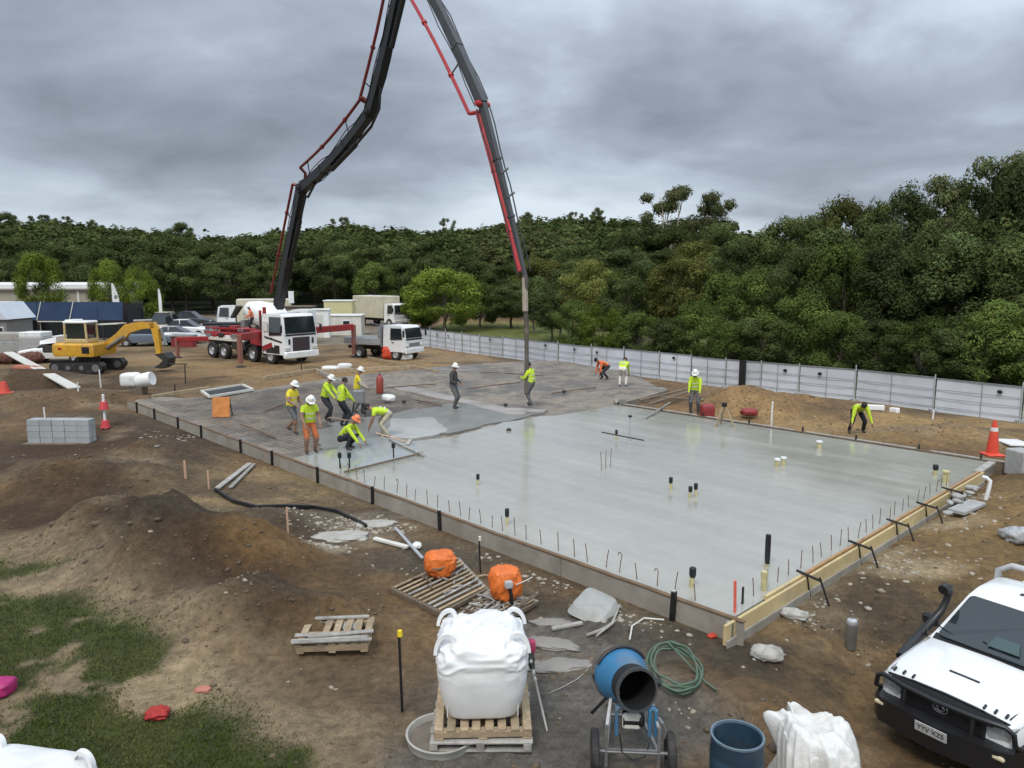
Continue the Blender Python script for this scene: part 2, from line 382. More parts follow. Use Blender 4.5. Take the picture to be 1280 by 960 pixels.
def axis(lo, hi, d0, fine_lo, fine_hi, g1=1.018, cut=45, g2=1.07):
    mid = list(np.arange(fine_lo, fine_hi + 1e-6, d0)); out = []
    x, d = fine_hi, d0
    while x < hi:
        d *= g1 if x < cut else g2; x += d; out.append(x)
    neg = []; x, d = fine_lo, d0
    while x > lo:
        d *= (g1 if abs(x) < cut else g2) if fine_lo < 0 else 1.25; x -= d; neg.append(x)
    return np.array(neg[::-1] + mid + out)
gx = axis(-2600, 2600, .085, -7, 7); gy = axis(-300, 3200, .085, 5.0, 15.5)
X, Y = np.meshgrid(gx, gy); x = X.ravel(); y = Y.ravel(); Z = height(x, y)
nx, ny = len(gx), len(gy)
ii = (np.arange(ny - 1)[:, None] * nx + np.arange(nx - 1)[None, :]).ravel()
F = np.stack([ii, ii + 1, ii + nx + 1, ii + nx], 1)

# colours of the soils themselves
def L3(*c): return np.array(c)
wob = .6 * fbm(x / 1.3, y / 1.3, o=5, s=21)
big = fbm(x / 5, y / 5, o=5, s=23); fine = fbm(x * 1.7, y * 1.7, o=5, s=29)
C = L3(.135, .094, .056)[None, :] * np.ones((len(x), 1))
def blend(c, w): 
    global C
    w = np.clip(w, 0, 1)[:, None]; C = C * (1 - w) + np.asarray(c)[None, :] * w
blend((.20, .150, .092), sst(.02, .25, big) * .7)
blend((.085, .064, .044), sst(.03, .25, -big) * .6)
blend((.19, .155, .112), sst(.08, .3, fine + .4 * big) * .5)
def spot(px, py, rx, ry, c, k=1.0, edge=.5, n=.9):
    q = P(px, py); d = np.hypot((x - q.x) / rx, (y - q.y) / ry) + wob * n + fine * .5 * n
    blend(c, (1 - sst(1 - edge, 1 + edge, d)) * k)
spot(420, 455, 14, 9, (.215, .158, .096), .9); spot(250, 470, 10, 6, (.20, .145, .085), .8)
spot(1120, 520, 8, 4.5, (.245, .180, .098), .95, .4); spot(960, 505, 5, 3, (.185, .125, .070), .9)
spot(1150, 680, 4, 5, (.145, .105, .057), .9); spot(1090, 740, 2.2, 1.6, (.10, .075, .045), .7); spot(1230, 640, 4, 3, (.18, .13, .068), .8)
for q in ((225, 700, 2.3, 1.7), (310, 775, 1.7, 1.1), (160, 670, 2.2, 1.7), (230, 660, 2.5, 2.2), (150, 630, 2.8, 2.4), (90, 570, 4, 3), (290, 750, 1.9, 1.4), (200, 545, 3, 2), (60, 480, 8, 4)):
    spot(*q, (.048, .032, .0215), .9)
spot(340, 705, .9, .9, (.165, .105, .048), .7); spot(300, 640, 1.6, 1.2, (.155, .130, .095), .6); spot(440, 760, 1.3, 1.2, (.125, .088, .05), .7)
spot(330, 610, 3.0, 1.8, (.195, .155, .10), .85, .3, .4)
for q in ((425, 650, 1.0, .6), (470, 645, .8, .5), (405, 690, .5, .4)): spot(*q, (.34, .325, .29), .75, .4, 1.3)
spot(700, 880, 1.6, 1.3, (.165, .150, .130), .85); spot(770, 860, 1.2, 1.0, (.19, .175, .15), .6); spot(760, 770, 1.4, .7, (.10, .088, .07), .8); spot(840, 775, 1.2, .5, (.115, .10, .08), .8)
spot(380, 870, 2.2, 1.2, (.125, .10, .075), .8); spot(480, 900, 1.6, 1.0, (.115, .09, .066), .8)
spot(940, 870, 1.0, .75, (.29, .195, .098), .9, .35); spot(1000, 830, 1.2, .6, (.14, .105, .06), .8); spot(930, 830, .55, .35, (.07, .058, .04), .8, .3)
for q in ((1010, 745, .55, .3), (1130, 712, 1.0, .35), (1085, 690, .9, .4), (1165, 655, .9, .5)): spot(*q, (.33, .29, .225), .65, .45, 1.6)
spot(600, 690, 1.6, .9, (.10, .085, .066), .8); spot(500, 625, 1.8, .6, (.12, .105, .085), .7); spot(300, 650, 1.8, .9, (.15, .13, .10), .7); spot(700, 720, 1.0, .5, (.105, .085, .062), .7)
C *= np.array([1.14, 1.0, .80]) * 1.14
blend((.07, .052, .035), sst(.05, .22, fbm(x / 3.1 + 4, y / 2.3, o=5, s=141)) * .65); blend((.27, .205, .13), sst(.08, .24, fbm(x / 2.6 + 14, y / 1.9, o=5, s=143)) * .55)
for q in ((690, 885, 1.5, 1.1), (775, 905, 1.3, 1.0), (600, 955, 1.4, .7), (720, 800, 1.3, .7)): spot(*q, (.150, .136, .118), .85)
spot(520, 700, 1.2, .7, (.085, .07, .052), .7); spot(840, 800, 1.3, .5, (.075, .062, .047), .75)
# turf and straw
sdg = poly_sd(x, y, GRASS) + 1.3 * fbm(x / 1.6, y / 1.6, o=4, s=41) + .5 * fine - .2
gmask = 1 - sst(-.35, .15, sdg)
gmask = gmask * (1 - sst(.09, .19, fbm(x / .9 + 7, y / .9, o=4, s=43)) * .92)
straw = (1 - sst(-.3, 1.3, sdg))
blend((.30, .225, .135), straw * .9); blend((.22, .165, .10), straw * sst(0, .2, fine) * .6)
spot(205, 865, .8, .75, (.34, .255, .15), .95, .3, .7)
q = P(205, 865); gmask = gmask * sst(.7, 1.05, np.hypot((x - q.x) / .75, (y - q.y) / .7) + wob * .6)
q = P(85, 735); gmask = gmask * sst(.6, 1.05, np.hypot((x - q.x) / 1.6, (y - q.y) / .55) + wob * .6)
blend((.046, .064, .013), gmask * .92)
# lands beyond: mown strip behind the fence, forest floor on the hill, yard gravel
fo = fence_off(x, y); yard = (x < -12) & (y > 55) & (y < 105)
blend((.20, .185, .155), np.where(yard, .55, 0) * sst(55, 62, y))
blend((.115, .125, .030), sst(.3, 1.2, fo) * (1 - sst(80, 95, y)) * (x > -8))
blend((.028, .032, .014), sst(98, 112, y + 6 * wob))
C *= (1 + .35 * fine + .25 * fbm(x * 6, y * 6, o=3, s=51))[:, None]
C = np.clip(C, .008, .6)

gm = bpy.data.materials.new('bare soil and turf'); gm.use_nodes = True; t = gm.node_tree; b = t.nodes['Principled BSDF']
at = t.nodes.new('ShaderNodeAttribute'); at.attribute_name = 'soil'
geo = t.nodes.new('ShaderNodeTexCoord')
def tn(sc_, det, ro=.65):
    n = t.nodes.new('ShaderNodeTexNoise'); n.inputs['Scale'].default_value = sc_; n.inputs['Detail'].default_value = det; n.inputs['Roughness'].default_value = ro
    t.links.new(geo.outputs['Object'], n.inputs['Vector']); return n.outputs['Fac']
def mr_(s, a, b_, c, d):
    n = t.nodes.new('ShaderNodeMapRange'); t.links.new(s, n.inputs[0])
    for i, v in enumerate((a, b_, c, d)): n.inputs[i + 1].default_value = v
    return n.outputs[0]
def tm(op, p, q_):
    n = t.nodes.new('ShaderNodeMath'); n.operation = op
    for i, s in enumerate((p, q_)):
        if isinstance(s, (int, float)): n.inputs[i].default_value = s
        else: t.links.new(s, n.inputs[i])
    return n.outputs[0]
f1 = tn(7, 9, .72); f2 = tn(55, 7, .75); f3 = tn(1.3, 8, .7)
vr = t.nodes.new('ShaderNodeTexVoronoi'); vr.inputs['Scale'].default_value = 26; t.links.new(geo.outputs['Object'], vr.inputs['Vector'])
k = tm('MULTIPLY', tm('MULTIPLY', mr_(f1, .3, .7, .55, 1.45), mr_(f2, .3, .7, .62, 1.40)), mr_(f3, .3, .7, .72, 1.28))
sv = t.nodes.new('ShaderNodeVectorMath'); sv.operation = 'SCALE'; t.links.new(at.outputs['Color'], sv.inputs[0]); t.links.new(k, sv.inputs['Scale'])
# pale grit, a few stones per square metre
grit = mr_(vr.outputs['Distance'], .0, .16, 1, 0); rare = mr_(tn(14, 2), .58, .66, 0, .55)
gmx = t.nodes.new('ShaderNodeMix'); gmx.data_type = 'RGBA'; t.links.new(tm('MULTIPLY', grit, rare), gmx.inputs[0]); t.links.new(sv.outputs[0], gmx.inputs['A']); gmx.inputs['B'].default_value = (.36, .31, .24, 1)
t.links.new(gmx.outputs['Result'], b.inputs['Base Color'])
b.inputs['Specular IOR Level'].default_value = .25
t.links.new(mr_(f3, .35, .65, .72, .96), b.inputs['Roughness'])
hgt = tm('ADD', tm('MULTIPLY', f1, 1.0), tm('ADD', tm('MULTIPLY', f2, .45), tm('MULTIPLY', grit, .15)))
bp = t.nodes.new('ShaderNodeBump'); bp.inputs['Strength'].default_value = 1.0; bp.inputs['Distance'].default_value = .075; t.links.new(hgt, bp.inputs['Height']); t.links.new(bp.outputs[0], b.inputs['Normal'])
gme = npmesh('ground', np.stack([x, y, Z], 1), F, gm, True); vcol(gme, 'soil', np.concatenate([C, np.ones((len(x), 1))], 1))
ground = link('ground', gme); ground['kind'] = 'structure'; ground['label'] = 'bare brown construction site soil with turf and straw at one side'

# clods and stones lying on the soil
rng = np.random.default_rng(5)
ico = bmesh.new(); bmesh.ops.create_icosphere(ico, subdivisions=1, radius=1); IV = np.array([v.co[:] for v in ico.verts]); IF = np.array([[v.index for v in f.verts] for f in ico.faces]); ico.free()
def scatter(name, pts, r, m, label, sq=.7):
    n = len(pts); a = rng.uniform(0, 6.28, n); v = IV[None] * r[:, None, None] * rng.uniform(.65, 1.35, (n, len(IV), 1))
    v[:, :, 0] *= rng.uniform(.8, 1.5, (n, 1)); v[:, :, 2] *= sq
    ca, sa = np.cos(a)[:, None], np.sin(a)[:, None]; vx = v[:, :, 0] * ca - v[:, :, 1] * sa; vy = v[:, :, 0] * sa + v[:, :, 1] * ca
    V = np.stack([vx + pts[:, 0:1], vy + pts[:, 1:2], v[:, :, 2] + pts[:, 2:3]], 2).reshape(-1, 3)
    Fc = (IF[None] + (np.arange(n) * len(IV))[:, None, None]).reshape(-1, 3)
    o = link(name, npmesh(name, V, Fc, m)); o['kind'] = 'stuff'; o['label'] = label; o['category'] = 'stones'; return o
def soil_pts(n, ylo, yhi, wide, dens):
    yy = ylo * (yhi / ylo) ** rng.uniform(0, 1, n); xx = rng.uniform(-wide, wide, n) * yy
    a, b_ = npS(xx, yy); ok = ~((a > -.5) & (a < LA + .6) & (b_ > -.35) & (b_ < np.where(a > SL_A, 40, 14.3)))
    ok &= fence_off(xx, yy) < -.5; ok &= poly_sd(xx, yy, GRASS) > .2
    d = dens(xx, yy); ok &= rng.uniform(0, 1, n) < d
    return np.stack([xx[ok], yy[ok], height(xx[ok], yy[ok])], 1)
clump = lambda a, b_: np.clip(sst(-.02, .22, fbm(a / 1.4, b_ / 1.4, o=3, s=91)) * .8 + .06 + .6 * (height(a, b_) > .25), 0, 1)
pts = soil_pts(11000, 7, 40, .75, clump)
clodm = mat('soil clods', (.11, .08, .052), .95, .4, 3); stonem = mat('pale broken stone', (.29, .245, .18), .9, .3, 3)
scatter('soil_clods', pts, rng.gamma(1.6, .0075, len(pts)) + .006 + .0006 * pts[:, 1], clodm, 'loose brown soil clods strewn over the site')
pts = soil_pts(2600, 7, 32, .72, lambda a, b_: sst(.06, .25, fbm(a / 1.1 + 9, b_ / 1.1, o=3, s=95)) * .85 + .03)
scatter('pale_stones', pts, rng.gamma(2.0, .007, len(pts)) + .007 + .0005 * pts[:, 1], stonem, 'small pale stones and concrete crumbs strewn over the soil')
# heaps of crumbs at the spots where the photo shows rubble
rp_ = []
for px, py, n, r in ((430, 655, 190, .8), (470, 660, 90, .6), (1010, 748, 60, .45), (1130, 712, 90, 1.0), (1090, 690, 80, .9), (1165, 655, 90, 1.0), (410, 690, 40, .4), (1000, 770, 40, .25), (640, 690, 80, .7), (700, 725, 60, .5), (830, 775, 70, .6), (600, 655, 60, .6), (1200, 625, 120, .6), (230, 545, 60, .9)):
    q = P(px, py); a = rng.normal(0, r * .55, n) * 1.3; b_ = rng.normal(0, r * .4, n); xx, yy = q.x + a, q.y + b_
    sa_, sb_ = npS(xx, yy); ok = ~((sa_ > -.3) & (sa_ < LA) & (sb_ > -.3) & (sb_ < 14)); xx, yy = xx[ok], yy[ok]
    rp_.append(np.stack([xx, yy, height(xx, yy)], 1))
rp_ = np.concatenate(rp_); scatter('concrete_rubble', rp_, np.minimum(rng.gamma(1.6, .013, len(rp_)) + .010, .06), mat('concrete crumbs', (.33, .29, .23), .9, .25, 3), 'pale concrete crumbs in loose patches beside the formwork', .5)

# turf blades
n = 190000; yy = 5.5 * (26 / 5.5) ** rng.uniform(0, 1, n); xx = rng.uniform(-.85, -.05, n) * yy
sd = poly_sd(xx, yy, GRASS) + 1.3 * fbm(xx / 1.6, yy / 1.6, o=4, s=41) - .2; hole = fbm(xx / .9 + 7, yy / .9, o=4, s=43)
ok = (sd < rng.normal(-.1, .2, n)) & (hole < rng.normal(.13, .05, n))
for px, py, rx, ry in ((205, 865, .7, .65), (85, 735, 1.5, .5)):
    q = P(px, py); ok &= (np.hypot((xx - q.x) / rx, (yy - q.y) / ry) + .6 * fbm(xx / 1.3, yy / 1.3, o=5, s=21) > .8) | (rng.uniform(0, 1, n) < .04)
xx, yy = xx[ok], yy[ok]; n = len(xx); zz = height(xx, yy); a = rng.uniform(0, 6.28, n); hh = rng.uniform(.012, .042, n); w = rng.uniform(.004, .009, n) + yy * .0003
ln_ = rng.uniform(0, .03, (n, 2)) * rng.choice([-1, 1], (n, 2))
V = np.empty((n, 3, 3)); V[:, 0] = np.stack([xx - np.cos(a) * w, yy - np.sin(a) * w, zz - .004], 1); V[:, 1] = np.stack([xx + np.cos(a) * w, yy + np.sin(a) * w, zz - .004], 1)
V[:, 2] = np.stack([xx + ln_[:, 0], yy + ln_[:, 1], zz + hh], 1)
gme2 = npmesh('turf_grass', V.reshape(-1, 3), np.arange(3 * n).reshape(-1, 3), None)
dry = sst(-.05, .15, fbm(xx / .7, yy / .7, o=3, s=99) + rng.normal(0, .08, n))[:, None]
gc = (np.array([.062, .088, .016]) * (1 - dry) + np.array([.13, .13, .042]) * dry) * rng.uniform(.6, 1.3, (n, 1))
vcol(gme2, 'leaf', np.repeat(np.concatenate([gc, np.ones((n, 1))], 1), 3, 0))
def leafmat(name, rough=.6, transl=.25, varobj=.25, hue=None):
    m = bpy.data.materials.new(name); m.use_nodes = True; t = m.node_tree; b = t.nodes['Principled BSDF']; L = t.links
    a = t.nodes.new('ShaderNodeAttribute'); a.attribute_name = 'leaf'
    oi = t.nodes.new('ShaderNodeObjectInfo'); r = t.nodes.new('ShaderNodeMapRange'); r.inputs[3].default_value = 1 - varobj; r.inputs[4].default_value = 1 + varobj * 1.3; L.new(oi.outputs['Random'], r.inputs[0])
    s_ = t.nodes.new('ShaderNodeVectorMath'); s_.operation = 'SCALE'; L.new(a.outputs['Color'], s_.inputs[0]); L.new(r.outputs[0], s_.inputs['Scale'])
    L.new(s_.outputs[0], b.inputs['Base Color']); b.inputs['Roughness'].default_value = .9; b.inputs['Specular IOR Level'].default_value = .06
    tr = t.nodes.new('ShaderNodeBsdfTranslucent'); L.new(s_.outputs[0], tr.inputs[0]); mxs = t.nodes.new('ShaderNodeMixShader'); mxs.inputs[0].default_value = transl
    L.new(b.outputs[0], mxs.inputs[1]); L.new(tr.outputs[0], mxs.inputs[2]); L.new(mxs.outputs[0], t.nodes['Material Output'].inputs[0]); return m
leafM = leafmat('foliage', .9, .3, .32); grassM = leafmat('turf blades', .7, .2, 0)
gme2.materials.append(grassM); o = link('turf_grass', gme2); o['kind'] = 'stuff'; o['label'] = 'patchy green turf with dry straw patches'; o['category'] = 'grass'

# ------------------------------------------------------------------ wet concrete and the bay still to be poured
wet = bpy.data.materials.new('wet concrete'); wet.use_nodes = True; t = wet.node_tree; b = t.nodes['Principled BSDF']; geo = t.nodes.new('ShaderNodeTexCoord')
f1 = tn(.35, 6, .6); f2 = tn(3.0, 6, .6); f3 = tn(55, 4, .6)
mpn = t.nodes.new('ShaderNodeMapping'); mpn.inputs['Scale'].default_value = (.12, 1.6, 1); mpn.inputs['Rotation'].default_value = (0, 0, .5); t.links.new(geo.outputs['Object'], mpn.inputs[0])
st = t.nodes.new('ShaderNodeTexNoise'); st.inputs['Scale'].default_value = 1.5; st.inputs['Detail'].default_value = 6; t.links.new(mpn.outputs[0], st.inputs['Vector'])
kk = tm('MULTIPLY', tm('MULTIPLY', mr_(f1, .3, .7, .94, 1.05), mr_(f2, .3, .7, .95, 1.05)), mr_(st.outputs['Fac'], .35, .65, .94, 1.06))
sv = t.nodes.new('ShaderNodeVectorMath'); sv.operation = 'SCALE'; sv.inputs[0].default_value = (.340, .330, .288); t.links.new(kk, sv.inputs['Scale']); t.links.new(sv.outputs[0], b.inputs['Base Color'])
t.links.new(tm('ADD', mr_(f1, .35, .65, .07, .19), mr_(st.outputs['Fac'], .4, .7, 0, .08)), b.inputs['Roughness']); b.inputs['Specular IOR Level'].default_value = .75
bp = t.nodes.new('ShaderNodeBump'); bp.inputs['Strength'].default_value = .08; bp.inputs['Distance'].default_value = .012
t.links.new(tm('ADD', tm('MULTIPLY', f2, .9), tm('ADD', tm('MULTIPLY', st.outputs['Fac'], 1.2), tm('MULTIPLY', f3, .06))), bp.inputs['Height']); t.links.new(bp.outputs[0], b.inputs['Normal'])
SZ = .265
slab = thing('concrete_slab', 'freshly poured wet grey concrete slab with pipes and starter bars poking out', 'slab', S(0, 0, 0), SANG)
def sl(a, b, z=0.0): return Vector((a, -b, z))       # slab local (A axis = local x, B axis = -local y)
mb = MB(); edge = []
rngp = random.Random(3)
edge += [(0.03, .03), (.03, SL_B - .03)]
for i in range(25):                                    # ragged pour front
    bb = SL_B - .05 - (SL_B - .1) * i / 24; edge.append((SL_A + .25 * math.sin(bb * .9) + rngp.uniform(-.12, .12) + (.5 if bb < 3 else 0), bb))
mb.prism([(a, -b) for a, b in edge], -.05, SZ, lambda u, v, w: (u, v, w))
mb.build('slab_surface', wet, slab)

memb = bpy.data.materials.new('membrane, sand and blinding'); memb.use_nodes = True; t = memb.node_tree; b = t.nodes['Principled BSDF']; geo = t.nodes.new('ShaderNodeTexCoord')
w1 = tn(.16, 7, .62); w2 = tn(.9, 7, .68); w3 = tn(9, 6, .7)
cr = t.nodes.new('ShaderNodeValToRGB'); t.links.new(tm('ADD', tm('MULTIPLY', w1, .75), tm('MULTIPLY', w2, .30)), cr.inputs[0])
for p_, c_ in ((.40, (.105, .098, .088)), (.47, (.15, .130, .108)), (.53, (.24, .20, .155)), (.57, (.125, .106, .088)), (.66, (.21, .196, .172))):
    e_ = cr.color_ramp.elements.new(p_); e_.color = (*c_, 1)
cr.color_ramp.elements.remove(cr.color_ramp.elements[0]); cr.color_ramp.elements.remove(cr.color_ramp.elements[-1])
sv = t.nodes.new('ShaderNodeVectorMath'); sv.operation = 'SCALE'; t.links.new(cr.outputs[0], sv.inputs[0]); t.links.new(tm('MULTIPLY', mr_(w3, .3, .7, .72, 1.28), mr_(w2, .3, .7, .8, 1.2)), sv.inputs['Scale']); t.links.new(sv.outputs[0], b.inputs['Base Color'])
t.links.new(mr_(w2, .35, .6, .4, .9), b.inputs['Roughness'])
bp = t.nodes.new('ShaderNodeBump'); bp.inputs['Strength'].default_value = .8; bp.inputs['Distance'].default_value = .06; t.links.new(tm('ADD', w2, tm('MULTIPLY', w3, .4)), bp.inputs['Height']); t.links.new(bp.outputs[0], b.inputs['Normal'])
site = pp((170, 505), (300, 489), (420, 471), (545, 458), (640, 452), (730, 452), (800, 470), (836, 492))
bay = [S(SL_A + .9, .06, 0)] + [S(LA - .1, .06, 0)] + [Vector((*q, 0)) for q in site] + [S(SL_A + .15, SL_B - .1, 0), S(SL_A + .1, 8, 0), S(SL_A + .1, 4, 0)]
bm_ = bmesh.new(); vs = [bm_.verts.new((v.x, v.y, 0)) for v in bay]; fc = bm_.faces.new(vs); bmesh.ops.triangulate(bm_, faces=[fc]); bmesh.ops.subdivide_edges(bm_, edges=bm_.edges, cuts=12, use_grid_fill=True)
bmesh.ops.subdivide_edges(bm_, edges=bm_.edges, cuts=1, use_grid_fill=True)
bvx = np.array([v.co.x for v in bm_.verts]); bvy = np.array([v.co.y for v in bm_.verts]); bd = -poly_sd(bvx, bvy, [(v.x, v.y) for v in bay]); ba, bb = npS(bvx, bvy)
free = sst(1.5, 3.0, bb) * sst(SL_A + 1.5, SL_A + 3.0, ba); bzz = .155 + .10 * fbm(bvx * .5, bvy * .5, o=4, s=8) + .035 * fbm(bvx * 2.2, bvy * 2.2, o=3, s=18)
trench = np.minimum(np.abs((bb - 5.5 + .5 * fbm(bvx * .4, bvy * .4, o=2, s=3))), np.minimum(np.abs(ba - 20.5 + .5 * fbm(bvx * .4, bvy * .4, o=2, s=5)), np.abs(bb - 13.0))); bzz = bzz - .09 * (1 - sst(.15, .5, trench)) * free
bzz = bzz * (1 - free * (1 - sst(0, 1.4, bd))) - .03 * free * (1 - sst(0, .6, bd))
for v, z_ in zip(bm_.verts, bzz): v.co.z = float(min(z_, .20))
r = bmesh.ops.extrude_face_region(bm_, geom=list(bm_.faces)); [setattr(v.co, 'z', -.12) for v in r['geom'] if isinstance(v, bmesh.types.BMVert)]
bmesh.ops.recalc_face_normals(bm_, faces=bm_.faces); me = bpy.data.meshes.new('slab_bed'); bm_.to_mesh(me); bm_.free(); me.materials.append(memb); me.polygons.foreach_set('use_smooth', [True] * len(me.polygons)); me.set_sharp_from_angle(angle=R(40))
bed = link('slab_bed', me); bed['kind'] = 'structure'; bed['label'] = 'brown membrane covered bed waiting for concrete'
# reinforcing mesh lying on the bed (thin wires, too small to pick apart)
V = []; Fm = []
bx_ = np.array([v.x for v in bay]); by_ = np.array([v.y for v in bay]); bpoly = [(v.x, v.y) for v in bay]
def wire(p0, p1):
    d = (p1 - p0).normalized(); n_ = Vector((-d.y, d.x, 0)) * .003; k_ = len(V)
    for q in (p0, p1):
        V.extend([q + n_, q - n_, q + Vector((0, 0, .007))])
    Fm.extend([(k_, k_ + 1, k_ + 4, k_ + 3), (k_ + 1, k_ + 2, k_ + 5, k_ + 4), (k_ + 2, k_, k_ + 3, k_ + 5)])
for a in np.arange(SL_A + 1, 26.6, .2):
    bs = np.arange(.15, 9.5, .5); q = np.array([S(a, b_)[:2] for b_ in bs]); ins = poly_sd(q[:, 0], q[:, 1], bpoly) < -.25
    for i in range(len(bs) - 1):
        if ins[i] and ins[i + 1]: wire(S(a, bs[i], .197), S(a, bs[i + 1], .197))
for b_ in np.arange(.3, 9.5, .2):
    as_ = np.arange(SL_A + .8, 26.6, .5); q = np.array([S(a, b_)[:2] for a in as_]); ins = poly_sd(q[:, 0], q[:, 1], bpoly) < -.25
    for i in range(len(as_) - 1):
        if ins[i] and ins[i + 1]: wire(S(as_[i], b_, .203), S(as_[i + 1], b_, .203))
mb = MB(); mb.v = [tuple(v) for v in V]; mb.f = Fm
me = bpy.data.meshes.new('reinforcing_mesh'); me.from_pydata(mb.v, [], mb.f); me.materials.append(mat('brown mesh wire', (.085, .068, .056), .95, .3, 3, spec=.05))
o = link('reinforcing_mesh', me); o['kind'] = 'stuff'; o['label'] = 'rusty steel reinforcing mesh over the unpoured bed'; o['category'] = 'mesh'
# strips and puddles of fresh concrete on the bed
fresh = mat('stiff fresh concrete', (.235, .225, .20), .35, .22, 1.2, .5, 7)
darkwet = mat('dark wet concrete', (.18, .175, .155), .4, .25, 1.0, .5, 7)
def puddle(name, poly, z, m, label, thick=.16):
    n_ = len(poly); c = sum((Vector(q) for q in poly), Vector()) / n_; ring = []
    for i in range(n_):
        p, q = Vector(poly[i]), Vector(poly[(i + 1) % n_])
        for k_ in range(14):
            w_ = p.lerp(q, k_ / 14); ring.append(c + (w_ - c) * (1 + .34 * float(fbm(np.array([w_.x * 1.3]), np.array([w_.y * 1.3]), o=3, s=12)[0])))
    mb = MB(); mb.loft([[(p.x - c.x, p.y - c.y, -thick) for p in ring], [(p.x - c.x, p.y - c.y, -.012) for p in ring], [((p.x - c.x) * .96, (p.y - c.y) * .96, 0) for p in ring]])
    return tag(mb.build(name, m, loc=(c.x, c.y, z), smooth=50), label, 'concrete')
def pw(z, *q): return [P(a, b_, z) for a, b_ in q]
puddle('concrete_strip', pw(.22, (508, 482), (560, 494), (640, 511), (690, 513), (640, 519), (575, 503), (500, 487)), .232, mat('pale fresh concrete', (.30, .27, .245), .5, .25, 1.2, .4, 7, dirt=(.17, .145, .12), dirtamt=.8), 'pale strip of placed concrete running past the dark clad man')
puddle('concrete_patch', pw(.22, (395, 545), (410, 528), (470, 520), (560, 505), (640, 513), (680, 516), (560, 541), (500, 545), (440, 560), (405, 566)), .226, darkwet, 'dark freshly raked concrete patch around the working crew')
puddle('concrete_apron', pw(.24, (490, 523), (540, 521), (560, 534), (548, 543), (515, 547), (478, 545)), .236, mat('light fresh concrete', (.36, .355, .33), .3, .15, 1.2, .4, 7), 'light grey placed concrete beside the bending man')
puddle('concrete_pour', pw(.24, (425, 560), (455, 547), (492, 549), (520, 556), (528, 566), (470, 583), (440, 588), (412, 577)), .27, mat('blue grey wet concrete', (.30, .32, .32), .15, .12, 1.0, .2, 7), 'smooth blue grey wet concrete in front of the crouching worker')
# ------------------------------------------------------------------ formwork
def inv(p): d = p - O; return d.dot(Vector((A_.x, A_.y, 0))), d.dot(Vector((B_.x, B_.y, 0)))
rnd = random.Random(11)
lf = thing('timber_formwork', 'long grey concrete-splashed formwork wall with black pegs along the soil side of the slab', 'formwork', S(0, 0, 0), SANG)
a = -.22; i = 0
while a < LA:
    a2 = min(a + 3.6, LA); dz = rnd.uniform(-.006, .006)
    MB().box(((a + a2) / 2, .035, .12 + dz), (a2 - a - .012, .045, .36), ch=.004).build('form_board', formgrey, lf)
    pts = [(a + (a2 - a) * k / 6, .03 + rnd.uniform(-.006, .006), .312 + dz + rnd.uniform(-.006, .008)) for k in range(7)]
    mb = MB()
    for p, q in zip(pts[:-1], pts[1:]): mb.beam(p, Vector(q) + Vector((.004, 0, 0)), .085, .022)
    mb.build('top_edge', formtop, lf); a = a2
for px, py in ((838, 755), (570, 640), (478, 612), (405, 588), (350, 567), (303, 554), (253, 536), (227, 525), (200, 514), (178, 506)):
    aa, bb = inv(P(px, py, .25)); big_ = px == 838
    mb = MB(); w = .075 if big_ else .06
    mb.box((aa, .035 + .0225 + w / 2 + .003, .16), (w, w, .56 if big_ else .46), Matrix.Rotation(rnd.uniform(-.05, .05), 3, 'Y'), ch=.006)
    pg = mb.build('peg', black, lf)
    MB().box((aa, .062 + w / 2, .395 if not big_ else .445), (w * .9, w * .9, .012)).build('peg_head', concrete, pg)
rf = thing('timber_formwork', 'yellow plywood formwork with black angle braces along the ute side of the slab', 'formwork', S(0, 0, 0), SANG)
b0 = -.33
segs = [(-.33, 2.4), (2.4, 4.8), (4.8, 7.2), (7.2, 9.6), (9.6, 12.2)]
for k, (p, q) in enumerate(segs):
    MB().box((-.075, -(p + q) / 2, .155), (.05, q - p - .01, .31), ch=.004).build('form_board', lvl, rf)
    MB().box((-.115, -(p + q) / 2, -.0), (.03, q - p - .02, .16), ch=.004).build('lower_board', formgrey, rf)
    if k > 0: MB().box((.0, -(p + q) / 2 + .06, .30), (.055, q - p - .05, .075), ch=.004).build('edge_timber', mat('orange stained timber', (.36, .21, .09), .65, .25, 4, dirt=(.22, .16, .1)), rf)
    else: MB().box((.0, -1.65, .30), (.055, 1.3, .075), ch=.004).build('edge_timber', MATS['yellow formply'], rf)
MB().box((-.05, .15, .15), (.1, .07, .30), ch=.006).build('end_block', greytim, rf)
for bb in (2.25, 4.35, 6.2, 7.9, 9.6):
    mb = MB(); mb.beam((.1, -bb, .375), (-.36, -bb + .1, .355), .035, .035); mb.beam((-.33, -bb + .08, .40), (-.52, -bb + .03, -.12), .03, .03); mb.beam((-.10, -bb + .05, .36), (-.125, -bb - .08, -.05), .022, .022)
    mb.build('brace', blackdirty, rf)
ff = thing('timber_formwork', 'low dark formwork board along the slab edge that faces the white fence', 'formwork', S(0, 0, 0), SANG)
a = -1.9
while a < 13.0:
    a2 = min(a + 3.7, 13.0)
    MB().box(((a + a2) / 2, -(SL_B + .03), .13), (a2 - a - .012, .05, .36), ch=.004).build('form_board', darktim, ff)
    MB().box(((a + a2) / 2 + .1, -(SL_B + .13), .30), (a2 - a - .4, .12, .035), ch=.004).build('capping_board', greytim, ff); a = a2
for a in (.4, 2.0, 3.8, 5.5, 7.4, 9.2, 11.0):
    MB().box((a, -(SL_B + .09), .2), (.05, .05, .5), ch=.004).build('peg', blackdirty, ff)

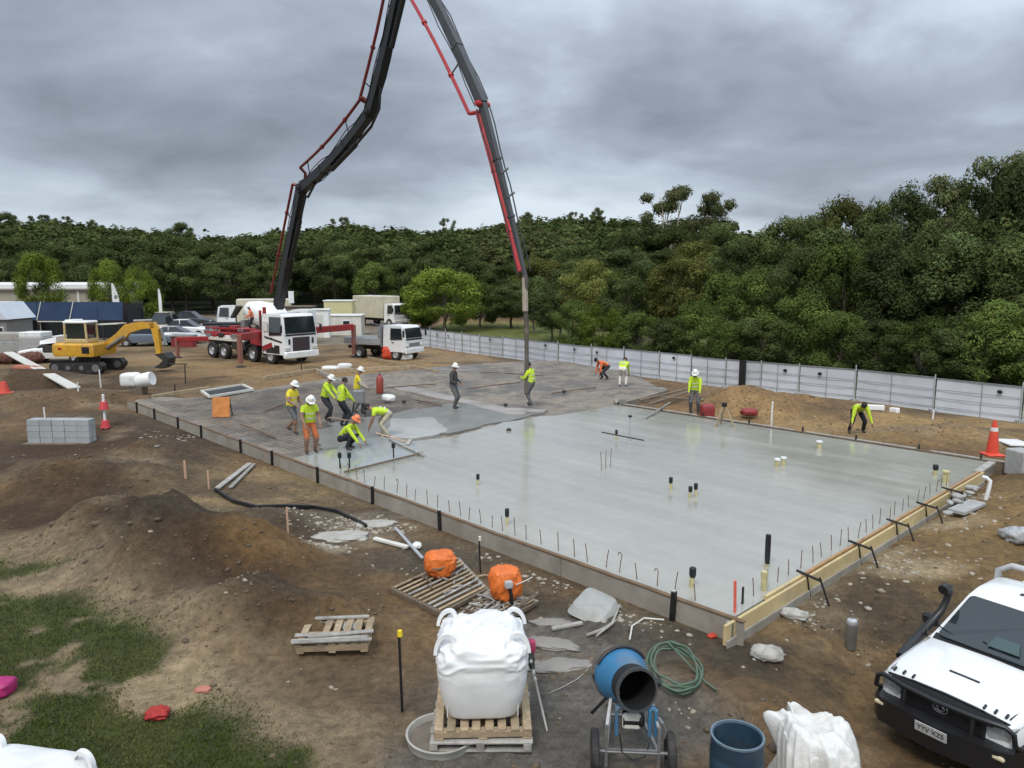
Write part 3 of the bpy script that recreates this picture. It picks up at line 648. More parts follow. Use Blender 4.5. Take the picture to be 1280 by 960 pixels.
# starter bars (parts of the slab) and pipe risers
def bar(name, a, b, h, hook=False, m=rusty, r=.0075):
    mb = MB(); e = rnd.uniform(-.04, .04); p = [(a, -b, SZ - .03), (a + e * .5, -b + e * .3, SZ + h * .6), (a + e, -b + e * .5, SZ + h)]
    if hook: p += [(a + e + .03, -b - .02, SZ + h + .035), (a + e + .075, -b - .03, SZ + h + .03), (a + e + .09, -b - .03, SZ + h - .02)]
    return mb.tube(p, r, 6).build(name, m, slab)
a = .75
while a < 11.6:
    bar('starter_bar', a, .22 + rnd.uniform(-.03, .03), rnd.uniform(.24, .36), rnd.random() < .2); a += rnd.uniform(.30, .46)
b_ = 1.0
while b_ < 10.5:
    bar('starter_bar', .20 + rnd.uniform(-.03, .03), b_, rnd.uniform(.24, .34), False); b_ += rnd.uniform(.30, .46)
for px, py in ((752, 588), (757, 586), (763, 583)):
    q = inv(P(px, py, SZ)); bar('starter_bar', q[0], q[1], .5)
pvc = mat('yellowed conduit', (.52, .46, .24), .45, .2, 9, dirt=(.25, .2, .1), dirtamt=.4)
def riser(px, py, h, r=.038, caph=.5, capm=black, capr=1.35):
    q = inv(P(px, py, SZ)); a, b = q
    mb = MB(); t_ = rnd.uniform(-.02, .02); mb.cyl((a, -b, SZ - .05), (a + t_, -b, SZ + h * (1 - caph * .5)), r, r, 10); o = mb.build('pipe_riser', pvc, slab, 40)
    mb = MB(); z0 = SZ + h * (1 - caph); mb.lathe([(1e-3, z0), (r * 1.05, z0), (r * capr, z0 + h * caph * .25), (r * capr, z0 + h * caph * .9), (r * 1.1, z0 + h * caph), (1e-3, z0 + h * caph)], 12, c=(a + t_, -b, 0)); mb.build('cap', capm, o, 40)
    return o
for q in ((597, 606, .27, .032), (634, 656, .34, .034), (839, 612, .30, .034), (862, 622, .27, .034), (870, 620, .30, .034), (864, 733, .33, .042), (770, 549, .30, .03)): riser(*q)
riser(958, 708, .58, .04, .9, black, 1.2); riser(955, 738, .32, .05, .3, pvc, 1.1)
for q in ((971, 583, .22, .06, .3, whitepl), (979, 581, .22, .06, .3, whitepl), (1024, 560, .22, .07, .3, whitepl), (1168, 594, .28, .05, .5, black), (1182, 603, .3, .07, .25, pvc)): riser(*q)
q = inv(P(787, 551, SZ)); mb = MB(); mb.cyl((q[0], -q[1], SZ - .05), (q[0], -q[1], SZ + .75), .035, .03, 10); o = mb.build('standpipe', galv, slab, 40)
p0, p1 = P(752, 541, SZ + .28), P(805, 548, SZ + .28); i0, i1 = inv(p0), inv(p1); MB().beam((i0[0], -i0[1], SZ + .3), (i1[0], -i1[1], SZ + .22), .03, .03).build('cross_arm', blackdirty, o)
MB().lathe([(1e-3, 0), (.06, 0), (.06, .05), (1e-3, .06)], 12, c=(q[0], -q[1], SZ + .75)).build('cap', black, o)
bp_ = inv(P(918, 765, SZ)); mb = MB(); mb.box((bp_[0], -bp_[1], SZ + .22), (.035, .035, .55), Matrix.Rotation(.04, 3, 'Y'), ch=.004); mb.build('marker_stake', mat('fluoro pink paint', (.72, .13, .09), .6, .15, 9), slab)
bp_ = inv(P(928, 755, SZ)); MB().box((bp_[0], -bp_[1], SZ + .12), (.03, .03, .32), ch=.004).build('dark_stake', blackdirty, slab)
# straight-edge screed board lying on bed beside the wet pour, with two black supports
def plank(name, p0, p1, w, h, m, label, cat='timber', group=None):
    c = (Vector(p0) + Vector(p1)) / 2; o = MB().beam(Vector(p0) - c, Vector(p1) - c, w, h, ch=min(w, h) * .12).build(name, m, loc=c); return tag(o, label, cat, group)
plank('screed_rail', P(430, 590, .33), P(528, 566, .33), .06, .05, darktim, 'thin dark screed rail across the fresh pour corner', 'rail')
plank('screed_rail', P(487, 549, .30), P(530, 569, .33), .07, .05, greytim, 'grey screed rail meeting the dark rail at the pour', 'rail')
for px, py, lab in ((437, 585, 'short black screed post near the left form'), (492, 572, 'short black screed post beside the crouching worker'), (425, 585, 'thin bent wire post where the pour meets the left form')):
    mb = MB(); mb.cyl((0, 0, -.08), (0, 0, .42), .02, .02, 8); mb.lathe([(1e-3, .28), (.05, .28), (.055, .40), (1e-3, .44)], 10)
    tag(mb.build('screed_post', black, loc=P(px, py, .27), smooth=40), lab, 'post')

# ------------------------------------------------------------------ white hoarding fence
fence = thing('site_fence', 'long white sheeted site fence with thin rails in front of the trees', 'fence')
wsheet = mat('white fence sheeting', (.60, .63, .68), .55, .10, .8, dirt=(.40, .40, .39), dirtamt=.5, rnd=.09)
pts = [Vector((p.x, p.y, 0)) for p in FENCE]; path = []
for p, q in zip(pts[:-1], pts[1:]):
    m_ = max(1, round((q - p).length / 2.4))
    for k in range(m_): path.append(p.lerp(q, k / m_))
path.append(pts[-1])
gapi = min(range(len(path)), key=lambda i: (path[i] - Vector((P(914, 449.6, 1.25).x, P(914, 449.6, 1.25).y, 0))).length)
for i, (p, q) in enumerate(zip(path[:-1], path[1:])):
    dz0, dz1 = gz(p.x, p.y), gz(q.x, q.y); jt = rnd.uniform(-.03, .03)
    d = (q - p).normalized(); n_ = Vector((-d.y, d.x, 0)); n_ = n_ if n_.y < 0 else -n_
    lo = min(dz0, dz1) - .02; top = 1.25 + jt
    # each sheet is slightly bellied
    rows = 4; cols = 6; ringsF = []; mb = MB(); c0 = p
    for r_ in range(rows + 1):
        for c_ in range(cols + 1):
            u, w_ = c_ / cols, r_ / rows; bel = .05 * math.sin(math.pi * u) * math.sin(math.pi * w_) * rnd.uniform(.3, 1.3) + .012 * rnd.uniform(-1, 1)
            v = p.lerp(q, .015 + .97 * u) - n_ * bel; mb.v.append((v.x, v.y, lo + (top - lo) * w_))
    for r_ in range(rows):
        for c_ in range(cols): k = r_ * (cols + 1) + c_; mb.f.append((k, k + 1, k + cols + 2, k + cols + 1))
    nb = len(mb.v); mb.v += [(v[0] - n_.x * .012, v[1] - n_.y * .012, v[2]) for v in mb.v[:nb]]; mb.f += [tuple(nb + i_ for i_ in f[::-1]) for f in mb.f]
    o = mb.build('fence_sheet', wsheet, fence, smooth=30)
    mb = MB()
    for hz_ in (.22, .58, .92): mb.cyl(p + n_ * .045 + Vector((0, 0, dz0 + hz_)), q + n_ * .045 + Vector((0, 0, dz1 + hz_)), .011, n=6)
    mb.cyl(p + n_ * .03 + Vector((0, 0, top)), q + n_ * .03 + Vector((0, 0, top)), .018, n=6)
    mm = p.lerp(q, .5 + rnd.uniform(-.06, .06)) + n_ * .05; mb.cyl(mm + Vector((0, 0, lo)), mm + Vector((0, 0, top)), .012, n=6); mb.build('rail', steel, fence)
    mb = MB(); mb.cyl(p + n_ * .06 + Vector((0, 0, dz0 - .1)), p + n_ * .06 + Vector((0, 0, 1.38 + rnd.uniform(-.05, .08))), .028, n=8); mb.box(p + n_ * .07 + Vector((0, 0, dz0 + .05)), (.22, .22, .1)); mb.build('post', galv, fence)
    if i % 2 == 0 or rnd.random() < .3:
        e = p.lerp(q, rnd.uniform(.15, .85)) + n_ * .075
        Mx = Matrix((d, n_, Vector((0, 0, 1)))).transposed(); MB().ell(e + Vector((0, 0, 1.02 + rnd.uniform(-.08, .08))), (.10, .02, .075), 8, 6, Mx).build('clip_pad', black, fence)
    if i == gapi:
        Mx = Matrix((d, n_, Vector((0, 0, 1)))).transposed(); MB().box(p.lerp(q, .5) + n_ * .10 + Vector((0, 0, .62)), (.34, .03, 1.30), Mx).build('gap_shade_panel', black, fence)  # black panel paints the dark of a gap; the sheet behind is whole

# ------------------------------------------------------------------ trees
def leaves(rg, centres, radii, n_each, size, cols, aspect=.55, droop=0.0, shell=.55, up=.35):
    Vs, Cs = [], []
    for (c, r, n, col) in zip(centres, radii, n_each, cols):
        d = rg.normal(size=(n, 3)); d /= np.linalg.norm(d, axis=1, keepdims=True); rad = rg.uniform(shell ** 3, 1, (n, 1)) ** (1 / 3)
        bump_ = 1 + .30 * np.sin(d[:, :1] * 5 + c[0]) * np.sin(d[:, 1:2] * 4 + c[1] * 2 + d[:, 2:] * 3)
        p = np.asarray(c) + d * rad * np.asarray(r) * bump_
        nrm = d * .9 + rg.normal(0, .36, (n, 3)); nrm[:, 2] += up; nrm /= np.linalg.norm(nrm, axis=1, keepdims=True)
        tg = rg.normal(size=(n, 3)); tg[:, 2] -= droop; tg -= nrm * np.sum(tg * nrm, 1, keepdims=True); tg /= np.linalg.norm(tg, axis=1, keepdims=True) + 1e-9
        bt = np.cross(nrm, tg); s = (size * rg.uniform(.55, 1.35, n))[:, None]; w = s * aspect
        q = np.stack([p - tg * s, p + bt * w - tg * s * .1, p + tg * s, p - bt * w + tg * s * .15], 1); Vs.append(q)
        k = rg.uniform(.72, 1.25, (n, 1)); cc = np.asarray(col)[None] * k; cc[:, 0] *= rg.uniform(.85, 1.25, n); Cs.append(cc)
    V = np.concatenate(Vs).reshape(-1, 3); Fq = np.arange(len(V)).reshape(-1, 4); Cc = np.repeat(np.concatenate(Cs), 4, 0)
    return V, Fq, np.concatenate([Cc, np.ones((len(Cc), 1))], 1)
barkpale = mat('pale gum bark', (.30, .26, .21), .85, .3, 2, .4, 8, dirt=(.14, .11, .085)); barkdark = mat('dark bark', (.09, .07, .052), .9, .35, 2, .5, 8)
def proto(kind, seed):
    """a 10 m tall tree: returns (trunk mesh, crown mesh)"""
    rg = np.random.default_rng(seed); cen, rad, num, cl = [], [], [], []; mb = MB()
    def limb(p0, p1, r0, r1, sag=.12):
        m_ = [Vector(p0).lerp(Vector(p1), t_) + Vector((rg.normal(0, sag), rg.normal(0, sag), 0)) * math.sin(math.pi * t_) for t_ in (0, .25, .5, .75, 1)]
        mb.tube(m_, [r0 + (r1 - r0) * t_ for t_ in (0, .25, .5, .75, 1)], 7)
    if kind == 'gum':
        base = (.16, .14); fork = Vector((rg.normal(0, .3), rg.normal(0, .3), rg.uniform(3.6, 4.8))); limb((0, 0, -.3), fork, .22, .15)
        for k in range(8):
            an = 6.28 * k / 8 + rg.uniform(-.3, .3); rr = rg.uniform(.6, 2.6); top = Vector((math.cos(an) * rr, math.sin(an) * rr, rg.uniform(6.0, 9.4) - rr * .25)); limb(fork, top, .11, .03, .25)
            for j in range(3):
                c = top + Vector(rg.normal(0, .75, 3)); c.z = min(c.z, 9.3); limb(top.lerp(fork, .25), c, .035, .012, .1)
                r = rg.uniform(.55, .95); cen.append(tuple(c)); rad.append((r * 1.15, r * 1.15, r * .7)); num.append(560); cl.append(np.array([.122, .142, .060]) * rg.uniform(.6, 1.25))
        ls, asp, drp, sh = .12, .42, .8, .2; bark = barkpale
    elif kind == 'bush':
        limb((0, 0, -.3), (0.2, .1, 5.5), .2, .06)
        for k in range(42):
            d = rg.normal(size=3); d /= np.linalg.norm(d); zc_ = 4.9 + d[2] * 4.1; rr = 3.6 * (1 if zc_ > 3 else .85); c = (d[0] * rr * .86, d[1] * rr * .86, max(.9, zc_)); r = rg.uniform(.9, 1.5)
            if k < 18: limb((.1, .05, rg.uniform(1.2, 4.5)), tuple(np.array(c) * [.75, .75, .96]), .06, .015, .2)
            cen.append(c); rad.append((r, r, r * .85)); num.append(560); cl.append(np.array([.100, .142, .036]) * rg.uniform(.6, 1.3))
        ls, asp, drp, sh = .115, .6, .3, .45; bark = barkdark
    elif kind == 'round':
        limb((0, 0, -.3), (.1, -.1, 6), .22, .08)
        for k in range(46):
            d = rg.normal(size=3); d /= np.linalg.norm(d); c = (d[0] * 2.9, d[1] * 2.9, max(1.7, 6.0 + d[2] * 3.1)); r = rg.uniform(.75, 1.35)
            if k < 20: limb((.08, -.05, rg.uniform(2, 5)), tuple(np.array(c) * [.8, .8, .97]), .06, .015, .2)
            cen.append(c); rad.append((r * 1.1, r * 1.1, r * .75)); num.append(560); cl.append(np.array([.088, .116, .040]) * rg.uniform(.55, 1.35))
        ls, asp, drp, sh = .11, .58, .4, .4; bark = barkdark
    else:   # feathery: tall and loose with a visible pale trunk
        limb((0, 0, -.3), (rg.normal(0, .3), rg.normal(0, .3), 9.0), .17, .03, .3)
        for k in range(34):
            z_ = 2.6 + 6.9 * (k / 33) ** .8; rr = (2.3 * (1 - abs((z_ - 5.2) / 6.5)) + .15) * rg.uniform(.35, 1.1); an = rg.uniform(0, 6.28); c = (math.cos(an) * rr, math.sin(an) * rr, z_)
            if k % 2 == 0: limb((0, 0, z_ - .9), c, .04, .012, .15)
            r = rg.uniform(.65, 1.15); cen.append(c); rad.append((r * .95, r * .95, r * 1.05)); num.append(560); cl.append(np.array([.086, .114, .042]) * rg.uniform(.55, 1.35))
        ls, asp, drp, sh = .115, .5, .6, .25; bark = barkpale
    V, Fq, Cc = leaves(rg, cen, rad, num, ls, cl, asp, drp, sh)
    cm = npmesh(kind + ' crown', V, Fq, leafM); vcol(cm, 'leaf', Cc)
    return mb.mesh(kind + ' trunk', bark, 50), cm
PR = {k: [proto(k, s + 31 * j) for j in range(2)] for s, k in enumerate(('gum', 'bush', 'round', 'feather'))}
# a brighter set for the yellow green shrubs
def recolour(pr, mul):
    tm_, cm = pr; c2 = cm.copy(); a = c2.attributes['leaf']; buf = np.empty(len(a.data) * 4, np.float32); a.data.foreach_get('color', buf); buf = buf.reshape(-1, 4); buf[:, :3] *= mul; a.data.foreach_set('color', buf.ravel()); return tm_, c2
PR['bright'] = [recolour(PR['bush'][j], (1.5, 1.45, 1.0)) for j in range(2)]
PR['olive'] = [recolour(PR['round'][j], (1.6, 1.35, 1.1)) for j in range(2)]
TL = {'gum': 'tall open crowned gum tree with pale limbs in the bush beyond the white fence', 'bush': 'dense mid green bushy tree growing down to the ground beyond the white fence',
      'round': 'dark round crowned tree in the bush beyond the white fence', 'feather': 'tall loose feathery tree with a pale trunk beyond the white fence',
      'bright': 'bright yellow green bushy tree beyond the white fence', 'olive': 'olive brown domed tree standing out of the bush beyond the fence'}
tr = random.Random(8); tcount = {}
def tree(px, top_py, Yd, w_px, kind, label=None, group='trees in the bush beyond the fence', base=None, var=None):
    x_ = (px - 640) / FPX * Yd * 1.0; zt = PY(px, top_py, Yd).z; g = gz(x_, Yd) if base is None else base
    h = max(2.0, zt - g); w = w_px / FPX * Yd; basew = {'gum': 6.6, 'bush': 8.6, 'round': 7.8, 'feather': 6.0, 'bright': 8.6, 'olive': 7.8}[kind]
    baseh = {'gum': 9.9, 'bush': 10.0, 'round': 9.9, 'feather': 10.2, 'bright': 10.0, 'olive': 9.9}[kind]
    k = tcount.get(kind, 0); tcount[kind] = k + 1; tmesh, cmesh = PR[kind][k % 2 if var is None else var % 2]
    nm = {'gum': 'gum_tree', 'bush': 'bushy_tree', 'round': 'round_tree', 'feather': 'feathery_tree', 'bright': 'bright_bushy_tree', 'olive': 'olive_tree'}[kind]
    r_ = thing(nm, label or TL[kind], 'tree', (x_, Yd, g), tr.uniform(0, 6.28), group)
    r_.scale = (w / basew, w / basew, h / baseh)
    link('trunk', tmesh, r_); link('crown', cmesh, r_); return r_
def fy(px):      # distance of the fence in a given direction
    return float(np.interp(px, [p[0] for p in FENCE_PX], [p.y for p in FENCE]))
# skyline and layers read from the photo: (px, top, metres behind the fence, width px, kind)
LAYER = {0: ('low', 'right behind the white fence'), 1: ('middle height', 'rising over the low fence side trees'), 2: ('high', 'reaching the skyline above the white fence')}
KINDW = {'gum': 'open crowned gum tree with pale limbs', 'bush': 'dense mid green bushy tree', 'round': 'dark round crowned tree', 'feather': 'loose feathery tree with pale trunk', 'bright': 'bright yellow green bushy tree', 'olive': 'olive brown domed tree'}
for px, top, off, w, k in [
    # low shrubs straight behind the fence
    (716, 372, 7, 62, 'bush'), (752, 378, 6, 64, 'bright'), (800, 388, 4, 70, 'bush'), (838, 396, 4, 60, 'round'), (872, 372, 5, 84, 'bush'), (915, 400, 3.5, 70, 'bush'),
    (955, 392, 4, 80, 'round'), (1000, 362, 5, 120, 'bush'), (1052, 388, 3.5, 92, 'bush'), (1102, 398, 3.5, 90, 'round'), (1150, 392, 4, 100, 'bush'), (1205, 402, 3.5, 96, 'round'),
    (1250, 372, 4, 120, 'bush'), (1310, 380, 4, 120, 'bush'), (1370, 390, 4, 120, 'round'),
    # second layer
    (735, 322, 18, 80, 'olive'), (700, 338, 20, 62, 'feather'), (782, 340, 14, 74, 'round'), (852, 316, 14, 104, 'olive'), (905, 338, 12, 84, 'bush'), (812, 326, 22, 70, 'feather'),
    (950, 330, 12, 94, 'bush'), (1000, 306, 11, 100, 'round'), (1050, 300, 10, 110, 'bush'), (1100, 306, 9, 104, 'feather'), (1150, 300, 10, 116, 'round'), (1200, 292, 9, 120, 'feather'), (1262, 286, 9, 130, 'round'), (1330, 290, 9, 130, 'bush'),
    # tall trees on the skyline
    (930, 290, 22, 92, 'round'), (975, 268, 21, 90, 'round'), (1010, 254, 20, 86, 'round'), (1050, 243, 19, 98, 'olive'), (1090, 247, 18, 80, 'round'), (1127, 233, 17, 88, 'feather'), (1160, 242, 18, 80, 'round'),
    (1195, 218, 16, 104, 'round'), (1232, 195, 15, 124, 'gum'), (1272, 184, 14, 130, 'round'), (1256, 204, 12, 110, 'feather'), (1330, 180, 14, 150, 'gum'), (1390, 186, 14, 150, 'round'),
    (1180, 262, 13, 100, 'round'), (1090, 276, 14, 100, 'round'), (1030, 285, 15, 100, 'feather'), (1225, 250, 12, 110, 'round')]:
    ly_ = 0 if off <= 7 else (2 if off >= 12 and top < 290 and px > 920 else 1); tree(px, top, fy(px) + off, w, k, f'{LAYER[ly_][0]} {KINDW[k]} {LAYER[ly_][1]}', 'trees beyond the fence, ' + LAYER[ly_][0])
for px, top, Yd, w, k in [(556, 333, 74, 104, 'bright'), (528, 342, 78, 60, 'bright'), (600, 350, 80, 70, 'bush'), (640, 352, 78, 66, 'round'), (668, 346, 72, 56, 'feather'), (690, 362, 62, 54, 'round'),
    (590, 318, 100, 80, 'round'), (630, 326, 98, 78, 'round'), (675, 318, 95, 80, 'olive'), (720, 305, 98, 84, 'round'), (770, 312, 92, 84, 'feather'), (820, 306, 95, 90, 'round'), (870, 300, 90, 88, 'olive'), (915, 306, 85, 84, 'round'), (960, 300, 78, 90, 'round'),
    (545, 316, 105, 70, 'round'), (838, 275, 99, 96, 'round'), (892, 277, 97, 90, 'round'), (790, 284, 101, 84, 'round'), (500, 322, 108, 76, 'round'), (760, 332, 75, 70, 'bush'), (930, 324, 66, 84, 'round'), (895, 322, 70, 74, 'feather')]:
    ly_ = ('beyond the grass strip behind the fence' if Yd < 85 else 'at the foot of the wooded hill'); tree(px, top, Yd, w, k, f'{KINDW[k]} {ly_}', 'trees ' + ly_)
tree(830, 231, 105, 84, 'gum', 'lone emergent gum with two see-through umbrella crowns above the ridge', 'skyline gums', var=0); tree(884, 229, 108, 74, 'gum', 'lone emergent gum with two see-through umbrella crowns above the ridge', 'skyline gums', var=1)
# bright trees in front of the pale building, and dark trees behind the yard
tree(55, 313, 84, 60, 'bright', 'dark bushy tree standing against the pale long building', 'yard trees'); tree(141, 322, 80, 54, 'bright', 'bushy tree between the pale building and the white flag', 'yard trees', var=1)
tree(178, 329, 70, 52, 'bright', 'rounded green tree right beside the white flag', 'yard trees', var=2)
for px, top, Yd, w, k in [(20, 296, 112, 90, 'round'), (95, 300, 116, 90, 'round'), (165, 296, 118, 84, 'feather'), (220, 292, 114, 84, 'round'), (268, 300, 118, 80, 'round'), (312, 296, 115, 84, 'round'), (355, 304, 112, 70, 'feather'), (395, 300, 116, 80, 'round'), (440, 298, 113, 84, 'round'), (480, 304, 112, 70, 'round'), (120, 312, 105, 70, 'round'), (235, 316, 106, 76, 'round'), (290, 322, 104, 70, 'round'), (420, 320, 106, 66, 'round'), (335, 326, 104, 60, 'round'), (470, 326, 104, 66, 'bush'), (-30, 296, 112, 90, 'round'), (195, 318, 103, 60, 'round'), (75, 322, 104, 70, 'round'), (10, 322, 102, 70, 'round')]:
    tree(px, top, Yd, w, k, KINDW[k] + ' in the wood behind the yard', 'trees behind the yard')
for px, top, w in [(20, 262, 34), (62, 268, 26), (78, 272, 20), (92, 270, 18), (745, 256, 24), (716, 264, 18), (660, 262, 22), (560, 272, 18), (232, 277, 40), (125, 272, 20), (430, 271, 24)]:
    tree(px, top, 350, w, 'gum' if w < 30 else 'round', 'small emergent tree standing on the wooded ridge line', 'ridge line trees')

# the wooded hillside: one far mass
rg = np.random.default_rng(77); n = 1900
yy = 118 * (392 / 118) ** (rg.uniform(0, 1, n) ** .8); xx = rg.uniform(-.86, .46, n) * yy
zz = height(xx, yy); hh = rg.uniform(7.0, 11.5, n); rr = rg.uniform(2.6, 4.6, n); hue = rg.uniform(0, 1, n); m_ = 330
d = rg.normal(size=(n, m_, 3)); d /= np.linalg.norm(d, axis=2, keepdims=True); d[:, :, 2] = np.where(d[:, :, 2] < -.35, -d[:, :, 2], d[:, :, 2])
lob = 1 + .34 * np.sin(d[:, :, 0:1] * 5 + hue[:, None, None] * 40) * np.sin(d[:, :, 1:2] * 5 + hue[:, None, None] * 17 + d[:, :, 2:] * 4)
p = np.empty((n, m_, 3)); q = d * lob * rg.uniform(.72, 1.04, (n, m_, 1))
p[:, :, 0] = xx[:, None] + q[:, :, 0] * rr[:, None]; p[:, :, 1] = yy[:, None] + q[:, :, 1] * rr[:, None]; p[:, :, 2] = (zz + hh * .55)[:, None] + q[:, :, 2] * (hh * .45)[:, None]
nr = d * 1.0 + rg.normal(0, .28, d.shape); nr[:, :, 2] += .2; nr /= np.linalg.norm(nr, axis=2, keepdims=True); tg = np.cross(nr, rg.normal(size=d.shape)); tg /= np.linalg.norm(tg, axis=2, keepdims=True); bt = np.cross(nr, tg)
s_ = (.30 + .0017 * yy)[:, None, None] * rg.uniform(.55, 1.25, (n, m_, 1))
V = np.stack([p - tg * s_, p + bt * s_ * .7, p + tg * s_, p - bt * s_ * .7], 2).reshape(-1, 3)
pal = np.array([[.066, .088, .027], [.088, .114, .034], [.104, .112, .042], [.070, .106, .030], [.124, .150, .050]]); cc = pal[rg.integers(0, 5, n)] * rg.uniform(.65, 1.25, (n, 1))
cc = np.repeat((cc[:, None, :] * rg.uniform(.75, 1.2, (n, m_, 1))).reshape(-1, 3), 4, 0)
me = npmesh('hillside_forest', V, np.arange(len(V)).reshape(-1, 4), leafM); vcol(me, 'leaf', np.concatenate([cc, np.ones((len(cc), 1))], 1))
o = link('hillside_forest', me); o['kind'] = 'stuff'; o['label'] = 'dark green eucalypt forest covering the hill behind the site'; o['category'] = 'forest'
# ------------------------------------------------------------------ vehicles
def wheel(parent, c, r, w, axis=(0, 1, 0), rimm=galv):
    ax = Vector(axis).normalized(); q = ax.to_track_quat('Z', 'Y').to_matrix(); c = Vector(c)
    hub = r * .56; mb = MB()
    mb.lathe([(hub, -w * .5), (r * .93, -w * .5), (r, -w * .36), (r, w * .36), (r * .93, w * .5), (hub, w * .5), (hub, -w * .5)], 22, q, c); o = mb.build('tyre', tyre, parent, 40)
    mb = MB(); mb.lathe([(1e-3, -w * .30), (hub * .35, -w * .34), (hub * .5, -w * .22), (hub * .9, -w * .2), (hub, -w * .46), (hub, w * .46), (hub * .9, w * .2), (hub * .5, w * .22), (hub * .35, w * .34), (1e-3, w * .30)], 18, q, c)
    mb.build('rim', rimm, o, 40); return o
def quad_panel(parent, name, pts, m, n_off=.012, thick=.02):
    """a flat pane set a little proud of the four points"""
    p = [Vector(v) for v in pts]; nn = (p[1] - p[0]).cross(p[3] - p[0]).normalized()
    vs = [v + nn * n_off for v in p] + [v + nn * (n_off - thick) for v in p]; mb = MB(); k = len(p)
    mb.add(vs, [tuple(range(k)), tuple(range(k, 2 * k))[::-1]] + [(i, (i + 1) % k, k + (i + 1) % k, k + i) for i in range(k)]); return mb.build(name, m, parent)
def cab(parent, x0, x1, w, z0, z1, m, ws=.56, round_=.12):
    """cab-over cab, nose towards +x"""
    h = z1 - z0; zw = z0 + h * .50; prof = [(x0, z0), (x1 - .02, z0), (x1, z0 + h * .2), (x1, zw), (x1 - .16, z1 - .12), (x1 - .34, z1), (x0 + .05, z1), (x0, z1 - .08)]
    mb = MB(); W = w / 2; ch = round_
    mb.loft([[(x, -W + ch * .0 + (.10 if z > zw else 0) * 1, z) for x, z in [(x0 + (x - x0) * .97, z) for x, z in prof]]] + [[(x, s * (W - ch - (.08 if z > zw else 0)), z) for x, z in prof] for s in (-1, 1)] + [[(x0 + (x - x0) * .97, W - (.10 if z > zw else 0), z) for x, z in prof]])
    o = mb.build('cab', m, parent, 35)
    Wt = W - .16; zt = z1 - .16
    quad_panel(parent, 'windscreen', [(x1 + .0, -W + .14, zw + .06), (x1 + .0, W - .14, zw + .06), (x1 - .15, Wt - .02, zt), (x1 - .15, -Wt + .02, zt)], glass, .03)
    for s in (-1, 1):
        y = s * (W - .02); yt = s * (W - .085); q = [(x0 + (x1 - x0) * .34, y, zw - .08), (x1 - .22, y, zw - .02), (x1 - .34, yt, zt), (x0 + (x1 - x0) * .34, yt, zt)]
        quad_panel(parent, 'side_window', q if s < 0 else q[::-1], glass, .03)
        MB().beam((x1 - .05, s * (W + .02), zw + .6), (x1 + .06, s * (W + .2), zw + .55), .03, .03).build('mirror_arm', black, parent)
        MB().box((x1 + .06, s * (W + .2), zw + .35), (.09, .16, .42), ch=.03).build('mirror', black, parent)
        MB().box((x0 + (x1 - x0) * .45, s * (W + .006), zw - .22), (.16, .03, .04)).build('door_handle', black, parent)
    MB().box((x1 + .01, 0, zw - .03), (.04, w - .28, .10), ch=.01).build('wiper_panel', black, parent)
    return o

# --- concrete pump truck
HP = math.atan2(-.6, .8); q = Vector((-13.9, 46.5, 0)); q.z = gz(q.x, q.y)
pump = thing('concrete_pump_truck', 'concrete pump truck with white cab, red outriggers and long folding placing boom', 'pump truck', q, HP)
MP = Matrix.Translation(q) @ Matrix.Rotation(HP, 4, 'Z'); MPI = MP.inverted()
cab(pump, -.75, 1.42, 2.5, .62, 3.02, white)
MB().box((1.44, 0, 1.22), (.06, 1.25, .86), ch=.03).build('grille', mat('plum grille', (.045, .032, .036), .5, .2, 9), pump)
mb = MB(); mb.box((1.42, 0, .60), (.3, 2.5, .42), ch=.06); mb.build('bumper', white, pump, 40)
for s in (-1, 1):
    MB().box((1.47, s * 1.0, .98), (.10, .36, .26), ch=.04).build('headlight', mat('lamp glass', (.55, .54, .5), .12, .1, 6), pump)
    MB().box((1.44, s * .86, 1.4), (.05, .14, .34), ch=.02).build('corner_vent', black, pump)
    MB().box((.4, s * 1.262, 1.52), (1.7, .02, .09), Matrix.Rotation(.16, 3, 'Y')).build('stripe', black, pump)
    MB().box((.1, s * 1.262, .86), (.9, .02, .36), ch=.02).build('step_panel', blackdirty, pump)
MB().box((-3.2, 0, .95), (7.6, .9, .3), ch=.02).build('chassis', black, pump)
MB().box((-4.6, 0, 1.55), (5.2, 2.1, .26), ch=.03).build('deck', red, pump)
MB().box((-1.35, 0, 1.5), (1.5, 2.3, .95), ch=.04).build('pedestal', red, pump)
MB().box((-5.2, 0, 1.28), (5.0, 2.36, .24), ch=.02).build('side_sill', offwhite, pump)
mb = MB()
for k in range(7): mb.cyl((-2.4 - .72 * k, -1.12, 1.68), (-2.4 - .72 * k, -1.12, 2.0), .025)
mb.cyl((-2.3, -1.12, 2.0), (-7.0, -1.12, 2.0), .03); mb.cyl((-2.3, -.5, 1.95), (-7.0, -.6, 1.85), .08); mb.cyl((-2.3, .5, 1.95), (-7.0, .6, 1.85), .08); mb.build('pipe_rack', red, pump)
mb = MB(); mb.lathe([(.45, -.5), (.75, .35), (.78, .4), (.70, .4), (.4, -.45)], 16, c=(-7.7, 0, 1.3)); mb.build('hopper', steel, pump, 40)
for s in (-1, 1):
    mb = MB(); mb.box((-3.35, s * .95, .95), (1.4, .5, .55), ch=.05); mb.build('tank', blackdirty, pump)
    for xx_ in (0, -1.85, -4.95, -6.3): wheel(pump, (xx_, s * 1.05, .5), .52, .34, (0, 1, 0))
    for xx_ in (-1.85, 0):
        mb = MB(); mb.lathe([(.60, -.2), (.66, -.2), (.66, .2), (.60, .2), (.60, -.2)], 14, Matrix.Rotation(R(90), 3, 'X'), (xx_, s * 1.05, .5), 0, math.pi); mb.build('mudguard', black, pump)
rt_ = random.Random(5)
